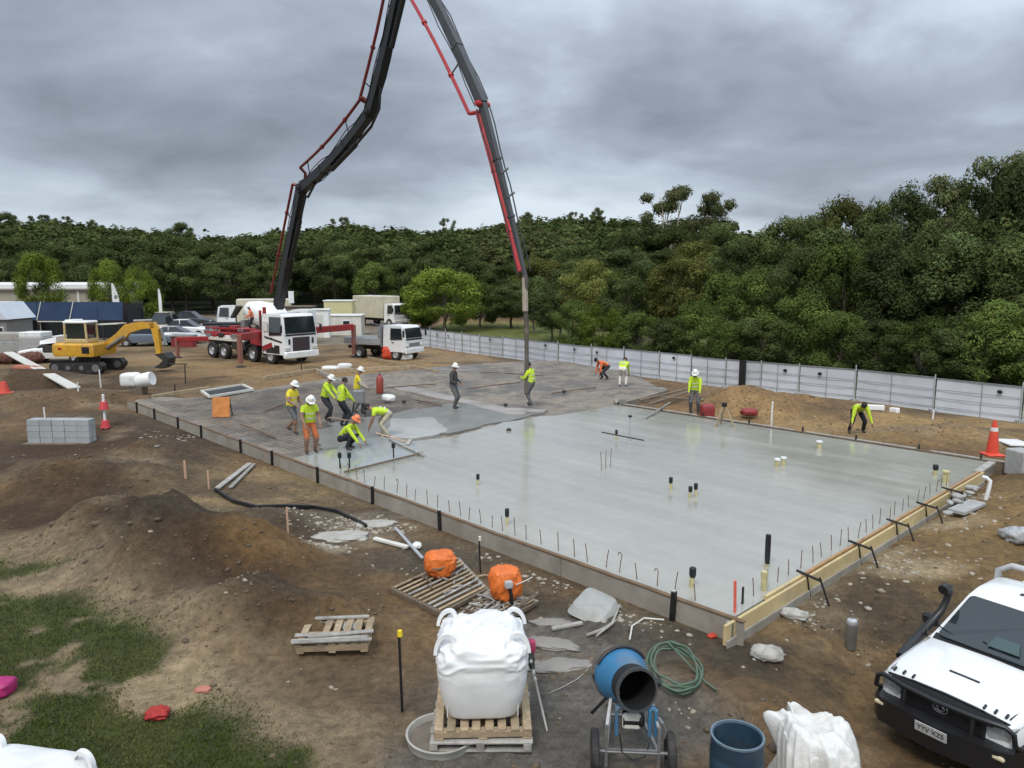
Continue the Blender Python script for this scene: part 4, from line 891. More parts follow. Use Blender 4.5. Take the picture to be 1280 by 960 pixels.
for s in (-1, 1):
    for k in range(7): MB().box((-2.35 - .72 * k, s * 1.13, 1.44 + rt_.uniform(-.05, .05)), (.5, .12, rt_.uniform(.2, .34)), ch=.02).build('locker', [blackdirty, red, steel, MATS['white paint'], blackdirty, red, steel][k], pump)
    MB().box((-.35, s * 1.262, 2.28), (.5, .02, .6), ch=.01).build('rear_panel', offwhite, pump); MB().box((-.2, s * 1.266, 1.05), (1.0, .02, .30), Matrix.Rotation(-.3, 3, 'Y')).build('stripe', MATS['red machine paint'], pump)
    MB().box((.75, s * 1.264, .93), (.5, .02, .5), ch=.02).build('wheel_arch_panel', black, pump)
for k in range(9): MB().tube([(-2.4 - .5 * k, rt_.uniform(-.6, .6), 1.72), (-2.6 - .5 * k, rt_.uniform(-.6, .6), 1.72 + rt_.uniform(.15, .5)), (-2.9 - .5 * k, rt_.uniform(-.7, .7), 1.74)], .045, 7).build('hydraulic_hose', black, pump)
for k in range(4): MB().box((-2.8 - 1.1 * k, rt_.uniform(-.4, .4), 1.86), (.6, .5, rt_.uniform(.25, .5)), ch=.04).build('valve_block', [blackdirty, steel, red, blackdirty][k], pump)
MB().box((-.95, 0, 2.2), (.35, 2.2, 1.3), ch=.04).build('headboard', blackdirty, pump)
# outriggers: front pair swings forward, rear pair swings back
def loc_of(v): return MPI @ Vector(v)
for (px0, py0, px1, py1, lab) in ((443, 410, 443, 447, 'f'), (301, 421, 301, 459, 'n')):
    foot = G(px1, py1); ft = loc_of(foot)
    st_ = Vector((-1.2, .9 if lab == 'f' else -.9, 1.75)); topv = Vector((ft.x, ft.y, 2.0 if lab == 'f' else 1.75))
    mb = MB(); mb.beam(st_, topv, .34, .40, ch=.03); mb.build('outrigger_beam', red, pump)
    mb = MB(); mb.box((ft.x, ft.y, (topv.z + .25) / 2 + .05), (.24, .24, topv.z - .1), ch=.02); mb.build('outrigger_leg', mat('faded red leg', (.24, .10, .075), .6, .3, 5), pump)
    mb = MB(); mb.lathe([(1e-3, ft.z + .08), (.10, ft.z + .10), (.28, ft.z + .05), (.30, ft.z - .01), (1e-3, ft.z - .01)], 14, c=(ft.x, ft.y, 0)); mb.build('outrigger_foot', blackdirty, pump)
for s in (-1, 1):
    e = Vector((-8.0, s * 2.6, 1.2)); w_ = MP @ e; fz = loc_of(Vector((w_.x, w_.y, gz(w_.x, w_.y)))).z
    MB().beam((-6.6, s * .9, 1.2), e, .3, .32, ch=.03).build('outrigger_beam', red, pump)
    MB().box((e.x, e.y, (1.3 + fz) / 2), (.2, .2, 1.3 - fz), ch=.02).build('outrigger_leg', MATS['faded red leg'], pump)
    MB().lathe([(1e-3, fz + .08), (.26, fz + .05), (.28, fz - .01), (1e-3, fz - .01)], 14, c=(e.x, e.y, 0)).build('outrigger_foot', blackdirty, pump)
# boom: a vertical plane from the slewing tower to the end hose
TW = MP @ Vector((-1.3, 0, 0)); TIP = P(658, 506, SZ); pd = Vector((TIP.x - TW.x, TIP.y - TW.y, 0)).normalized(); pn = Vector((-pd.y, pd.x, 0))
def bw(px, py):
    d = ray(px, py); o_ = Vector((0, 0, CAM_H)); t_ = (Vector((TW.x, TW.y, 0)) - o_).dot(pn) / d.dot(pn); return o_ + d * t_
def bl(px, py): return MPI @ bw(px, py)
mb = MB(); t0 = Vector((-1.3, 0, 1.9)); mb.cyl(t0, t0 + Vector((0, 0, .35)), .62, .55, 20); mb.cyl(t0 + Vector((0, 0, .35)), t0 + Vector((0, 0, 1.0)), .42, .36, 16); mb.build('slewing_turret', black, pump, 40)
mb = MB(); mb.cyl((-1.05, -.75, 1.7), (-1.05, -.75, 3.4), .11); mb.cyl((-1.35, -.85, 1.7), (-1.35, -.85, 3.2), .08); mb.build('riser_pipe', red, pump, 40)
boomblk = mat('dark boom paint', (.008, .0085, .0095), .5, .3, 2); boomgrey = mat('grey boom paint', (.05, .053, .057), .5, .25, 1.5); piper = mat('dark red delivery pipe', (.17, .022, .02), .45, .3, 3); pipeb = mat('bright red delivery pipe', (.42, .03, .035), .45, .25, 3)
nrmL = MPI.to_3x3() @ pn
def section(pts, w0, w1, h0, h1, m):
    """tapered box beam along in-plane points"""
    pts = [Vector(p) for p in pts]; rings = []; n_ = len(pts)
    for i, p in enumerate(pts):
        t_ = (pts[min(i + 1, n_ - 1)] - pts[max(i - 1, 0)]).normalized(); u = nrmL.cross(t_).normalized(); k = i / (n_ - 1); w = (w0 + (w1 - w0) * k) / 2; h = (h0 + (h1 - h0) * k) / 2
        rings.append([p + nrmL * w + u * h, p - nrmL * w + u * h, p - nrmL * w - u * h, p + nrmL * w - u * h])
    mb = MB(); mb.loft(rings); o = mb.build('boom_section', m, pump)
    return o
def side(pts, off):
    out = []; pts = [Vector(p) for p in pts]
    for i, p in enumerate(pts):
        t_ = (pts[min(i + 1, len(pts) - 1)] - pts[max(i - 1, 0)]).normalized(); u = nrmL.cross(t_).normalized(); out.append(p + u * off)
    return out
J = [bl(348, 384), bl(377, 236), bl(462, 142), bl(508, -64), bl(603, 130), bl(656, 344)]
def mids(a, b, bow, n_=6):
    a, b = Vector(a), Vector(b); t_ = (b - a).normalized(); u = nrmL.cross(t_).normalized(); return [a.lerp(b, i / n_) + u * bow * math.sin(math.pi * i / n_) for i in range(n_ + 1)]
secs = [(mids(J[0], J[1], 0), .42, .40, .62, .46, boomblk), (mids(J[1], J[2], .25), .42, .38, .52, .44, boomblk), (mids(J[2], J[3], .18), .38, .34, .56, .40, boomblk), (mids(J[3], J[4], -.15), .32, .28, .34, .40, boomgrey), (mids(J[4], J[5], -.05), .22, .14, .32, .13, boomgrey)]
up_sign = -1 if (MP @ side(secs[0][0], 1.0)[3]).x > (MP @ secs[0][0][3]).x else 1
for k, (pt, w0, w1, h0, h1, m) in enumerate(secs):
    so = section(pt, w0, w1, h0, h1, m)
    # ribs and cover plates along the section give it the worn, jointed outline
    for i in (2, 4):
        u = side(pt, 0)[i]; tdir = (Vector(pt[i + 1 if i < 6 else i]) - Vector(pt[i - 1])).normalized(); Mx = Matrix((tdir, nrmL, nrmL.cross(tdir))).transposed(); f_ = i / 6
        MB().box(u, (.10 + .12 * (i % 2), (w0 + (w1 - w0) * f_) + .05, (h0 + (h1 - h0) * f_) + .05), Mx).build('cover_plate', m, so)
def offpath(k, off0, off1, a=0.0, b=1.0):
    pt = secs[k][0]; n_ = len(pt) - 1; out = []
    for j in range(9):
        t_ = a + (b - a) * j / 8; f_ = t_ * n_; i = min(int(f_), n_ - 1); p = Vector(pt[i]).lerp(Vector(pt[i + 1]), f_ - i); td = (Vector(pt[i + 1]) - Vector(pt[i])).normalized(); u = nrmL.cross(td).normalized(); out.append(p + u * up_sign * (1 if k < 3 else -1) * (off0 + (off1 - off0) * t_))
    return out
pm = [piper, piper, piper, pipeb, pipeb]; offs = [(1.3, 1.15), (1.15, 1.1), (1.2, 1.1), (1.15, .85), (.32, .16)]
for k in range(5):
    pth = offpath(k, *offs[k], .03, .97); sg = 1 if k < 3 else 1
    if k >= 3: pth = offpath(k, *offs[k], .03, .97)
    mb = MB(); mb.tube(pth, .075 if k != 4 else .15, 8); po = mb.build('delivery_pipe', pm[k], pump, 40)
    beam_pts = offpath(k, .1, .1, .03, .97)
    for i in ((1, 6) if k < 4 else (2, 5, 7)): MB().beam(pth[i], beam_pts[i], .045, .05).build('pipe_bracket', boomblk if k < 3 else boomgrey, po)
    for i in (3, 6): MB().cyl(pth[i] + (pth[i + 1] - pth[i]).normalized() * -.06, pth[i] + (pth[i + 1] - pth[i]).normalized() * .06, .12 if k != 4 else .17, n=10).build('pipe_coupling', pm[k], po)
for k in range(1, 5):
    c = J[k]; mb = MB(); mb.cyl(c - nrmL * .27, c + nrmL * .27, .30 - .045 * k, n=16); mb.cyl(c - nrmL * .34, c + nrmL * .34, .09, n=12); jo = mb.build('boom_joint', boomblk if k < 4 else pipeb, pump, 40)
    # elbow of pipe running past the joint
    e0 = offpath(k - 1, *offs[k - 1], .03, .97)[-1]; e1 = offpath(k, *offs[k], .03, .97)[0]; mb = MB(); mb.tube([e0, e0.lerp(c, .25) + nrmL * .3, c + nrmL * .36 + (e0 - c) * .35, e1.lerp(c, .25) + nrmL * .3, e1], .09, 8); mb.build('pipe_elbow', pm[k - 1] if k < 3 else pm[k], jo, 40)
    # hydraulic ram and linkage on the far side of the beam
    if k < 4:
        a1 = offpath(k - 1, -.25, -.62, .45, .98); mb = MB(); mb.cyl(a1[0], a1[5], .13, n=10); mb.cyl(a1[5], a1[8], .07, n=8); mb.tube([a1[8], c - nrmL.cross((J[k + 1] - c).normalized()) * up_sign * .75 + (J[k + 1] - c).normalized() * .5, offpath(k, -.3, -.3, .12, .2)[8]], .07, 6); mb.build('ram', boomblk, jo, 40)
for k in range(5):      # loose hydraulic hoses tied along the beam
    for off_, sg_, rr_ in ((-.30, .10, .028), (.36, -.12, .024), (.50, .06, .02)):
        pth = offpath(k, off_ * (1 - .12 * k), off_ * (.9 - .12 * k), .02, .99); MB().tube([p + nrmL * (.20 if sg_ > 0 else -.20) + nrmL.cross(Vector((0, 0, 1))) * .0 + Vector((0, 0, sg_ * math.sin(i * 1.9))) for i, p in enumerate(pth)], rr_, 6).build('hydraulic_hose', boomblk, pump)
for zz_ in (.42, .56):
    p_ = offpath(4, -.1, -.1, zz_, zz_ + .01)[0]; q_ = offpath(4, -.5, -.5, zz_, zz_ + .01)[0]; MB().cyl(p_, q_, .045, n=8).build('work_light', grey, pump)
tipl = MPI @ (TIP + Vector((0, 0, .45))); e = J[5]; mb = MB(); mb.tube([e, e.lerp(tipl, .04) + Vector((.05, 0, 0)), e.lerp(tipl, .2), e.lerp(tipl, .45) + nrmL * .05, e.lerp(tipl, .7) + nrmL * .04, tipl], [.10, .105, .085, .085, .085, .09], 10); hs = mb.build('end_hose', mat('worn hose rubber', (.085, .07, .058), .7, .35, 2, dirt=(.3, .27, .22), dirtamt=.6), pump, 40)
mb = MB(); m0 = e.lerp(tipl, .02); m1 = e.lerp(tipl, .30); mb.tube([m0, m1], .115, 10); mb.build('hose_sleeve', mat('cement crusted hose end', (.34, .29, .23), .8, .25, 5), hs, 40)

# --- small white tipper beyond it
q = G(506, 449); H2 = math.atan2(-.5, .86); q = Vector((q.x, q.y, gz(q.x, q.y)))
st = thing('tipper_truck', 'small white flat-fronted tipper truck with steel tray beside the white fence end', 'truck', q, H2)
cab(st, -1.0, .78, 1.9, .55, 2.2, white)
MB().box((.80, 0, .62), (.14, 1.9, .34), ch=.04).build('bumper', white, st); MB().box((.80, 0, 1.0), (.05, 1.1, .24), ch=.02).build('grille', grey, st)
for s in (-1, 1):
    MB().box((.80, s * .72, .92), (.09, .34, .2), ch=.04).build('headlight', MATS['lamp glass'], st)
    wheel(st, (0, s * .82, .38), .39, .24); wheel(st, (-3.0, s * .80, .38), .39, .42)
MB().box((-2.2, 0, .66), (4.6, .7, .2)).build('chassis', black, st)
mb = MB(); mb.box((-2.75, 0, .98), (3.1, 1.95, .08)); mb.build('tray_floor', galv, st)
for s in (-1, 1): MB().box((-2.75, s * .96, 1.17), (3.1, .05, .32), ch=.01).build('tray_side', galv, st)
MB().box((-4.28, 0, 1.17), (.05, 1.9, .32), ch=.01).build('tail_gate', galv, st); MB().box((-1.15, 0, 1.5), (.10, 1.95, 1.45), ch=.03).build('headboard', steel, st)
mb = MB(); mb.beam((-1.15, -.95, 2.2), (-2.4, -.5, 2.3), .05, .05); mb.beam((-2.2, .4, 1.1), (-2.3, .5, 2.0), .5, .5); mb.build('tool_rack', steel, st)
# --- generic boxes of the yard
def boxtruck(name, label, q, rz, L, W, Hb, m, cabm=white, cabL=1.7, chs=.9):
    t_ = thing(name, label, 'truck', q, rz); cab(t_, -.9, .8, W * .92, .5, 2.45, cabm)
    MB().box((-1.05 - L / 2, 0, chs + Hb / 2), (L, W, Hb), ch=.04).build('cargo_box', m, t_); MB().box((-1 - L / 2, 0, .7), (L + .8, .8, .22)).build('chassis', black, t_)
    mb = MB(); mb.box((-1.05 - L / 2, 0, chs + Hb + .012), (L - .1, W - .1, .03)); mb.build('box_roof', offwhite, t_)
    MB().box((.83, 0, .62), (.12, W * .92, .3), ch=.04).build('bumper', white, t_)
    for s in (-1, 1):
        wheel(t_, (0, s * (W / 2 - .16), .45), .46, .26); wheel(t_, (-L * .75 - 1, s * (W / 2 - .2), .45), .46, .4)
    return t_
def G2(px, Yd): x_ = (px - 640) / FPX * Yd * 1.005; return Vector((x_, Yd, gz(x_, Yd)))
boxtruck('box_truck', 'cream box truck with dark windscreen parked at the bush edge', G2(498, 80), -.75, 5.2, 2.4, 2.3, cream)
boxtruck('box_truck', 'pale cream box truck parked behind the pump truck deck', G2(286, 74), math.pi + .25, 5.0, 2.4, 2.15, cream)
def hut(name, label, q, rz, L, W, Hh, m, roofm, cat='site cabin', wins=1, door=False, pitch=0.0):
    t_ = thing(name, label, cat, q, rz); mb = MB(); mb.box((0, 0, Hh / 2 - .05), (L, W, Hh + .1), ch=.02); mb.build('wall', m, t_)
    if pitch: mb = MB(); mb.prism([(-L / 2 - .2, Hh + .003), (L / 2 + .2, Hh + .003), (L / 2 - L * .15, Hh + pitch), (-L / 2 + L * .15, Hh + pitch)], -W / 2 - .2, W / 2 + .2, lambda u, v, w: (u, w, v)); mb.build('roof', roofm, t_)
    else: MB().box((0, 0, Hh + .06), (L + .16, W + .16, .12), ch=.02).build('roof', roofm, t_)
    for k in range(wins):
        xx_ = L * ((k + .5) / wins - .5) + (.2 if wins == 1 else 0); f_ = MB().box((xx_, -W / 2 - .01, Hh * .62), (.7, .05, .6), ch=.01).build('window', white, t_); MB().box((xx_, -W / 2 - .03, Hh * .62), (.58, .03, .48)).build('pane', glass, f_)
    if door:
        d_ = MB().box((-L / 2 + .6, -W / 2 - .01, 1.0), (.8, .05, 2.0), ch=.01).build('door', offwhite, t_); MB().box((-L / 2 + .9, -W / 2 - .05, 1.0), (.05, .05, .14)).build('handle', steel, d_)
    return t_
hut('site_cabin', 'white site cabin with one small window behind the pump truck', G2(434, 70), .05, 3.1, 2.2, 1.75, offwhite, white, wins=1)
hut('portable_toilet', 'narrow white cubicle with panelled door beside the site cabin', G2(403, 66), .1, 1.5, 1.3, 2.35, white, white, 'cubicle', wins=0, door=True)
hut('storage_box', 'pale yellow topped white storage box behind the site cabin', G2(427, 79), .02, 2.9, 2.0, 2.75, mat('pale yellow panel', (.60, .55, .30), .5, .1, 2), white, 'box', wins=0)
t_ = hut('crate', 'brown weathered crate with a white notice behind the pump truck cab', G2(377, 72), .0, 2.6, 1.8, 2.4, mat('brown crate board', (.13, .105, .085), .8, .2, 3), darktim, 'crate', wins=0)
MB().box((-.7, -.93, 1.9), (.35, .03, .4)).build('notice', white, t_)
q = G2(367, 73); t_ = thing('white_sign', 'blank white sign board on a post above the brown crate', 'sign', q); MB().box((0, 0, 3.3), (.52, .05, 1.15), ch=.01).build('board', white, t_); MB().cyl((0, .06, -.1), (0, .06, 3.8), .04).build('post', steel, t_)
# mixer truck seen behind the pump truck: white tilted drum
q = G2(330, 60); mt = thing('mixer_truck', 'white drum concrete mixer truck standing behind the pump truck', 'mixer truck', q, math.pi * .98)
Mx = Matrix.Rotation(R(68), 3, 'Y'); mb = MB(); mb.lathe([(1e-3, -1.9), (.7, -1.85), (1.12, -1.0), (1.18, -.2), (.95, .9), (.55, 1.75), (.45, 1.8), (.40, 1.7)], 28, Mx.inverted() if False else Mx, (-.4, 0, 2.15)); mb.build('drum', white, mt, 50)
MB().box((0, 0, .95), (6.0, .9, .3)).build('chassis', black, mt); MB().box((1.4, 0, 1.3), (.3, 1.0, 1.1)).build('drum_stand', steel, mt); MB().box((-1.9, 0, 1.3), (.3, 1.0, .9)).build('drum_stand', steel, mt)
mb = MB(); mb.loft([[(1.7, -.5, 2.9), (1.7, .5, 2.9), (1.9, .4, 3.0), (1.9, -.4, 3.0)], [(2.3, -.35, 2.0), (2.3, .35, 2.0), (2.5, .3, 2.05), (2.5, -.3, 2.05)]]); mb.build('chute', blackdirty, mt)
cab(mt, -4.0, -2.4, 2.3, .6, 2.7, white)
for s in (-1, 1):
    for xx_ in (-3.2, .6, 1.9): wheel(mt, (xx_, s * .98, .48), .5, .32)
hut('skip_bin', 'plain grey steel skip bin behind the pump truck deck', G2(283, 63), .05, 2.7, 1.6, 1.35, mat('dull grey skip', (.14, .14, .14), .7, .25, 3), black, 'skip', wins=0)
# cars
def car(name, label, q, rz, m, L=4.4, W=1.75, Hc=1.45, cat='car'):
    t_ = thing(name, label, cat, q, rz); W2 = W / 2
    st_ = [(-L / 2, .45, .82, .80), (-L / 2 + .12, .30, .92, .86), (-L / 2 + .9, .28, .95, .87), (.3, .28, .95, .875), (L / 2 - .9, .28, .88, .87), (L / 2 - .15, .30, .76, .82), (L / 2, .42, .62, .70)]
    rings = [[(x_, -W2 * .92, z0), (x_, -w * W / 1.75, (z0 + z1) * .5), (x_, -w * W / 1.75 * .98, z1 - .08), (x_, -w * .86 * W / 1.75, z1), (x_, w * .86 * W / 1.75, z1), (x_, w * .98 * W / 1.75, z1 - .08), (x_, w * W / 1.75, (z0 + z1) * .5), (x_, W2 * .92, z0)] for x_, z0, z1, w in st_]
    mb = MB(); mb.loft(rings); mb.build('body', m, t_, 35)
    g = [(-L / 2 + .55, .92), (-L / 2 + 1.2, Hc - .03), (.15, Hc), (1.0, .90)]; mb = MB(); mb.loft([[(x_, s * (W2 - (.14 if z < 1.1 else .30)), z) for x_, z in g] for s in (-1, 1)]); gl = mb.build('glasshouse', glass, t_, 30)
    MB().box((-L * .5 + 1.2 + (.15 + L * .5 - 1.2) / 2, 0, Hc + .012), (.15 + L * .5 - 1.25, W - .62, .035), ch=.012).build('roof', m, t_)
    for s in (-1, 1):
        MB().beam((-.35, s * (W2 - .2), .93), (-.4, s * (W2 - .31), Hc - .01), .07, .06).build('pillar', m, t_)
        MB().box((L / 2 - .06, s * .58, .62), (.1, .3, .14), ch=.03).build('headlight', MATS['lamp glass'], t_); MB().box((-L / 2 + .02, s * .62, .75), (.06, .25, .16), ch=.02).build('tail_light', redpl, t_)
        for xx_ in (-L * .29, L * .29): wheel(t_, (xx_, s * (W2 - .1), .32), .33, .2)
    return t_
bluegrey = mat('blue grey car paint', (.13, .16, .20), .3, .08, 2, coat=.4); silver = mat('silver car paint', (.5, .5, .5), .35, .06, 2, coat=.4)
car('parked_car', 'blue grey car parked below the blue shade roof', G2(187, 58), .12, bluegrey, 4.6, 1.8, 1.75); car('parked_car', 'white sedan parked beside the cream box truck', G2(236, 66), .05, white, 4.3, 1.75, 1.5); car('parked_car', 'dark grey car parked at the yard edge behind the white sedan', G2(243, 80), .0, mat('dark car paint', (.05, .055, .06), .3, .08, 2), 4.4, 1.75, 1.6)
car('parked_van', 'pale cream van parked beside the feather flag pole', G2(213, 70), math.pi / 2 - .15, cream, 4.6, 1.8, 2.0, 'van'); car('parked_car', 'silver sedan near the rear of the pump truck', G2(222, 60), .1, silver, 4.2, 1.7, 1.35)
car('parked_van', 'white van half hidden behind the yellow excavator', G2(75, 47), math.pi + .1, white, 4.3, 1.8, 1.6, 'van')
t_ = hut('machinery_box', 'low dark red tool box at the yard edge', G2(231, 57), .05, 1.6, .8, .8, mat('dark red box', (.22, .03, .03), .5, .2, 4), grey, 'tool box', wins=0)
# building, shelter, shed, stacks
t_ = thing('long_building', 'long pale beige building with white fascia behind the yard trees', 'building', G2(38, 92)); bw_ = mat('beige render', (.33, .30, .24), .8, .08, .5)
MB().box((0, 5, 1.75), (19, 9.4, 3.7)).build('wall', bw_, t_); rf_ = MB().box((0, 5, 4.05), (19.8, 10.4, .9), ch=.2).build('roof', white, t_)
for k in range(3): MB().box((-6 + 5.6 * k, .28, 1.2), (2.2, .08, 1.6)).build('window', glass, t_)
MB().box((6.3, .27, 1.75), (.3, .1, 3.5)).build('downpipe', offwhite, t_)
t_ = thing('shade_shelter', 'dark open shelter under a sloping roof of blue sheets', 'shelter', G2(92, 62)); blu = mat('blue roof sheet', (.026, .048, .105), .95, .2, .9, dirt=(.045, .075, .14), dirtamt=.6, rnd=.10)
xs = [-4.5, -2.75, -.1, 2.2, 4.3]
for k, (a, b_) in enumerate(zip(xs[:-1], xs[1:])):
    s0 = [(a + .02, 0, 1.72), (b_ - .02, 0, 1.72), (b_ - .02, .16, 3.2), (a + .02, .16, 3.2)]; quad_panel(t_, 'roof_sheet', s0, blu, .0, .03)
for a in (-2.75, -.1): MB().beam((a, -.02, 1.70), (a + .35, .14, 3.22), .07, .07).build('rib', offwhite, t_)
MB().box((-1.6, -.04, 1.62), (2.2, .06, .08)).build('gutter', offwhite, t_)
for a in (-4.4, -2.7, -.1, 2.6, 4.2): MB().box((a, .05, .85), (.1, .1, 1.9)).build('post', blackdirty, t_); MB().box((a, 2.6, 1.5), (.1, .1, 3.2)).build('post', blackdirty, t_)
MB().box((0, 3.2, 1.45), (8.9, .06, 3.1)).build('back_wall', mat('dark interior shade', (.014, .015, .018), .9, .2, 2), t_)  # near-black wall colour paints in the shade under the roof
for s in (-4.5, 4.3): MB().box((s, 1.9, 1.3), (.04, 2.4, 2.7)).build('side_wall', MATS['dark interior shade'], t_)
t_ = hut('grey_shed', 'grey shed with pale pitched roof and dark windows beside the blue shelter', G2(-10, 56), .0, 4.6, 3, 2.2, mat('grey shed wall', (.2, .195, .185), .8, .15, 1), mat('pale grey roof', (.55, .58, .62), .5, .08, 1), 'shed', wins=4, pitch=1.2)
cs = [((8, 51.5), (4.2, 1.6, .95), 0.0, 'grey concrete bay wall panel at the foot of the grey shed'), ((20, 51.3), (2.6, 1.5, .9), 0.0, None), ((48, 51), (1.6, 1.5, 1.25), 0, 'pale grey storage bin next to the excavator counterweight'), ((8, 51.5), (4.4, 1.5, .55), .97, 'weathered timber topped slab lying on the concrete bay wall'), ((47, 51), (1.5, 1.3, .35), 1.27, 'folded pale tarpaulin lying on the grey storage bin')]
for (px, Yd), d, z0, lab in cs:
    if not lab: continue
    q = G2(px, Yd); mb = MB(); mb.box((0, 0, d[2] / 2 - .03), d, ch=.05); nm = 'tarpaulin' if 'tarp' in lab else ('storage_bin' if 'bin' in lab else 'timber_topped_stack' if 'slab' in lab else 'concrete_block')
    tag(mb.build(nm, {'tarpaulin': whitepl, 'storage_bin': concrete}.get(nm, mat('old grey concrete', (.30, .30, .285), .85, .2, 2)) if 'timber' not in lab else greytim, loc=(q.x, q.y, q.z + z0 + .03 * (z0 == 0))), lab, nm.split('_')[-1])
# feather flags
def flag(px, Yd, top_py, lab, full):
    q = G2(px, Yd); h = PY(px, top_py, Yd).z - q.z; t_ = thing('feather_flag', lab, 'flag', q); MB().cyl((0, 0, -.1), (0, 0, h), .035, .02).build('pole', white, t_)
    mb = MB(); k = 9; rr = []
    for i in range(k + 1):
        f_ = i / k; z_ = h - (h * .62) * f_; w = .12 + .55 * math.sin(min(1, f_ * 1.25) * math.pi * .55) * full; rr.append([(.02, -.01, z_), (w, .05 * math.sin(f_ * 7), z_), (w, .05 * math.sin(f_ * 7) + .012, z_), (.02, .01, z_)])
    mb.loft(rr); f_ = mb.build('banner', white, t_, 40)
    if full > .8: MB().ell((.32, -.03, h * .72), (.16, .02, .2), 10, 6).build('dark_emblem', grey, f_)
flag(146, 72, 354, 'white feather flag with a dark round emblem beside a tree', 1.0); flag(203, 69, 361, 'slim white feather flag on a pole beside the cream van', .3)

# --- excavator
q = G(112, 464); ex = thing('excavator', 'yellow excavator with white roofed cab, boom reaching towards the pump truck', 'excavator', Vector((q.x, q.y, gz(q.x, q.y))), -.06)
for s in (-1, 1):
    prof = [(-1.45, .22), (-1.3, .05), (1.3, .05), (1.5, .22), (1.52, .45), (1.35, .62), (-1.3, .62), (-1.48, .45)]; mb = MB(); mb.prism(prof, s * 1.02 - .22, s * 1.02 + .22, lambda u, v, w: (u, w, v)); tro = mb.build('track', blackdirty, ex)
    mb = MB()
    for k in range(17): mb.box((-1.3 + k * .163, s * 1.02, .035), (.05, .46, .03)); mb.box((-1.3 + k * .163, s * 1.02, .635), (.05, .46, .03))
    mb.build('track_pad', black, tro)
    for xx_ in (-1.15, -.4, .35, 1.15): MB().cyl((xx_, s * 1.02 - .24, .33), (xx_, s * 1.02 + .24, .33), .2 if abs(xx_) > 1 else .13, n=14).build('track_roller', steel, tro)
MB().cyl((0, 0, .55), (0, 0, .92), .6, n=20).build('slew_ring', black, ex)
mb = MB(); mb.loft([[(-1.25, -1.05, .92), (.95, -1.05, .92), (.95, 1.05, .92), (-1.25, 1.05, .92)], [(-1.32, -1.08, 1.05), (1.0, -1.08, 1.05), (1.0, 1.08, 1.05), (-1.32, 1.08, 1.05)], [(-1.32, -1.08, 1.55), (1.0, -1.08, 1.55), (1.0, 1.08, 1.55), (-1.32, 1.08, 1.55)], [(-1.2, -1.0, 1.66), (.9, -1.0, 1.66), (.9, 1.0, 1.66), (-1.2, 1.0, 1.66)]]); mb.build('house', yellowp, ex, 30)
MB().box((.55, -1.085, 1.28), (.42, .03, .36), ch=.01).build('vent_grille', black, ex); MB().box((-.9, -1.085, 1.36), (.2, .02, .12)).build('badge', red, ex)
mb = MB(); mb.loft([[(-2.3, -.7, 1.55), (-2.3, .7, 1.55), (-1.2, .9, 1.67), (-1.2, -.9, 1.67)], [(-2.3, -.6, 1.75), (-2.3, .6, 1.75), (-1.25, .8, 2.0), (-1.25, -.8, 2.0)]]); mb.build('rear_cover', white, ex); MB().box((-1.7, 0, 1.32), (.9, 1.5, .45), ch=.06).build('counterweight', blackdirty, ex)
for (a, b_) in ((-.62, -.98), (.62, -.98), (-.62, .0), (.62, .0)): MB().beam((a, b_, 1.64), (a * .94, b_, 2.72), .10, .10, ch=.02).build('cab_pillar', mat('faded yellow paint', (.55, .42, .2), .5, .15, 4), ex)
MB().box((0, -.49, 2.24), (1.12, .86, .98), ch=.03).build('cab_glass', glass, ex); MB().box((0, -.49, 1.78), (1.3, 1.06, .22), ch=.03).build('cab_sill', MATS['faded yellow paint'], ex)
mb = MB(); mb.box((0, -.49, 2.79), (1.38, 1.12, .14), ch=.06); mb.box((-.35, -.49, 2.88), (.5, .9, .1), ch=.03); mb.build('cab_roof', white, ex)
mb = MB(); mb.box((1.0, .55, 2.62), (1.5, .9, .06), Matrix.Rotation(-.05, 3, 'Y')); mb.build('canopy_sheet', offwhite, ex)
def armbeam(name, pts, ws, m):
    rings = []; pts = [Vector((p[0], .35, p[1])) for p in pts]
    for i, p in enumerate(pts):
        t_ = (pts[min(i + 1, len(pts) - 1)] - pts[max(i - 1, 0)]).normalized(); u = Vector((0, 1, 0)).cross(t_).normalized(); rings.append([p + u * ws[i] + Vector((0, .14, 0)), p + u * ws[i] - Vector((0, .14, 0)), p - u * ws[i] - Vector((0, .14, 0)), p - u * ws[i] + Vector((0, .14, 0))])
    mb = MB(); mb.loft(rings); return mb.build(name, m, ex)
lx = lambda px, py: (PY(px, py, q.y).x - q.x, PY(px, py, q.y).z)
armbeam('boom', [(.85, 1.35), lx(146, 423), lx(158, 411), lx(176, 407), lx(192, 407)], [.22, .26, .27, .20, .15], yellowp)
armbeam('stick', [lx(189, 404), lx(193, 412), lx(196, 428), lx(198, 446)], [.14, .19, .15, .11], yellowp)
mb = MB(); a0, a1, a2 = lx(150, 440), lx(155, 421), lx(170, 404); mb.cyl((1.0, .12, 1.3), (a1[0], .12, a1[1]), .09); mb.cyl((1.0, .58, 1.3), (a1[0], .58, a1[1]), .09); b0_, b1_ = lx(165, 403), lx(189, 402); mb.cyl((b0_[0], .35, b0_[1] + .05), (b1_[0], .35, b1_[1] + .05), .085); c0_, c1_ = lx(196, 411), lx(207, 432); mb.cyl((c0_[0] + .15, .35, c0_[1]), (c1_[0], .35, c1_[1]), .08); mb.build('ram', steel, ex, 40)
bk = lx(206, 452); mb = MB(); prof = [(bk[0] - .42, bk[1] + .42), (bk[0] + .15, bk[1] + .5), (bk[0] + .38, bk[1] + .2), (bk[0] + .3, bk[1] - .22), (bk[0] - .05, bk[1] - .38), (bk[0] - .5, bk[1] - .3), (bk[0] - .2, bk[1] - .15), (bk[0] + .05, bk[1] + .1)]
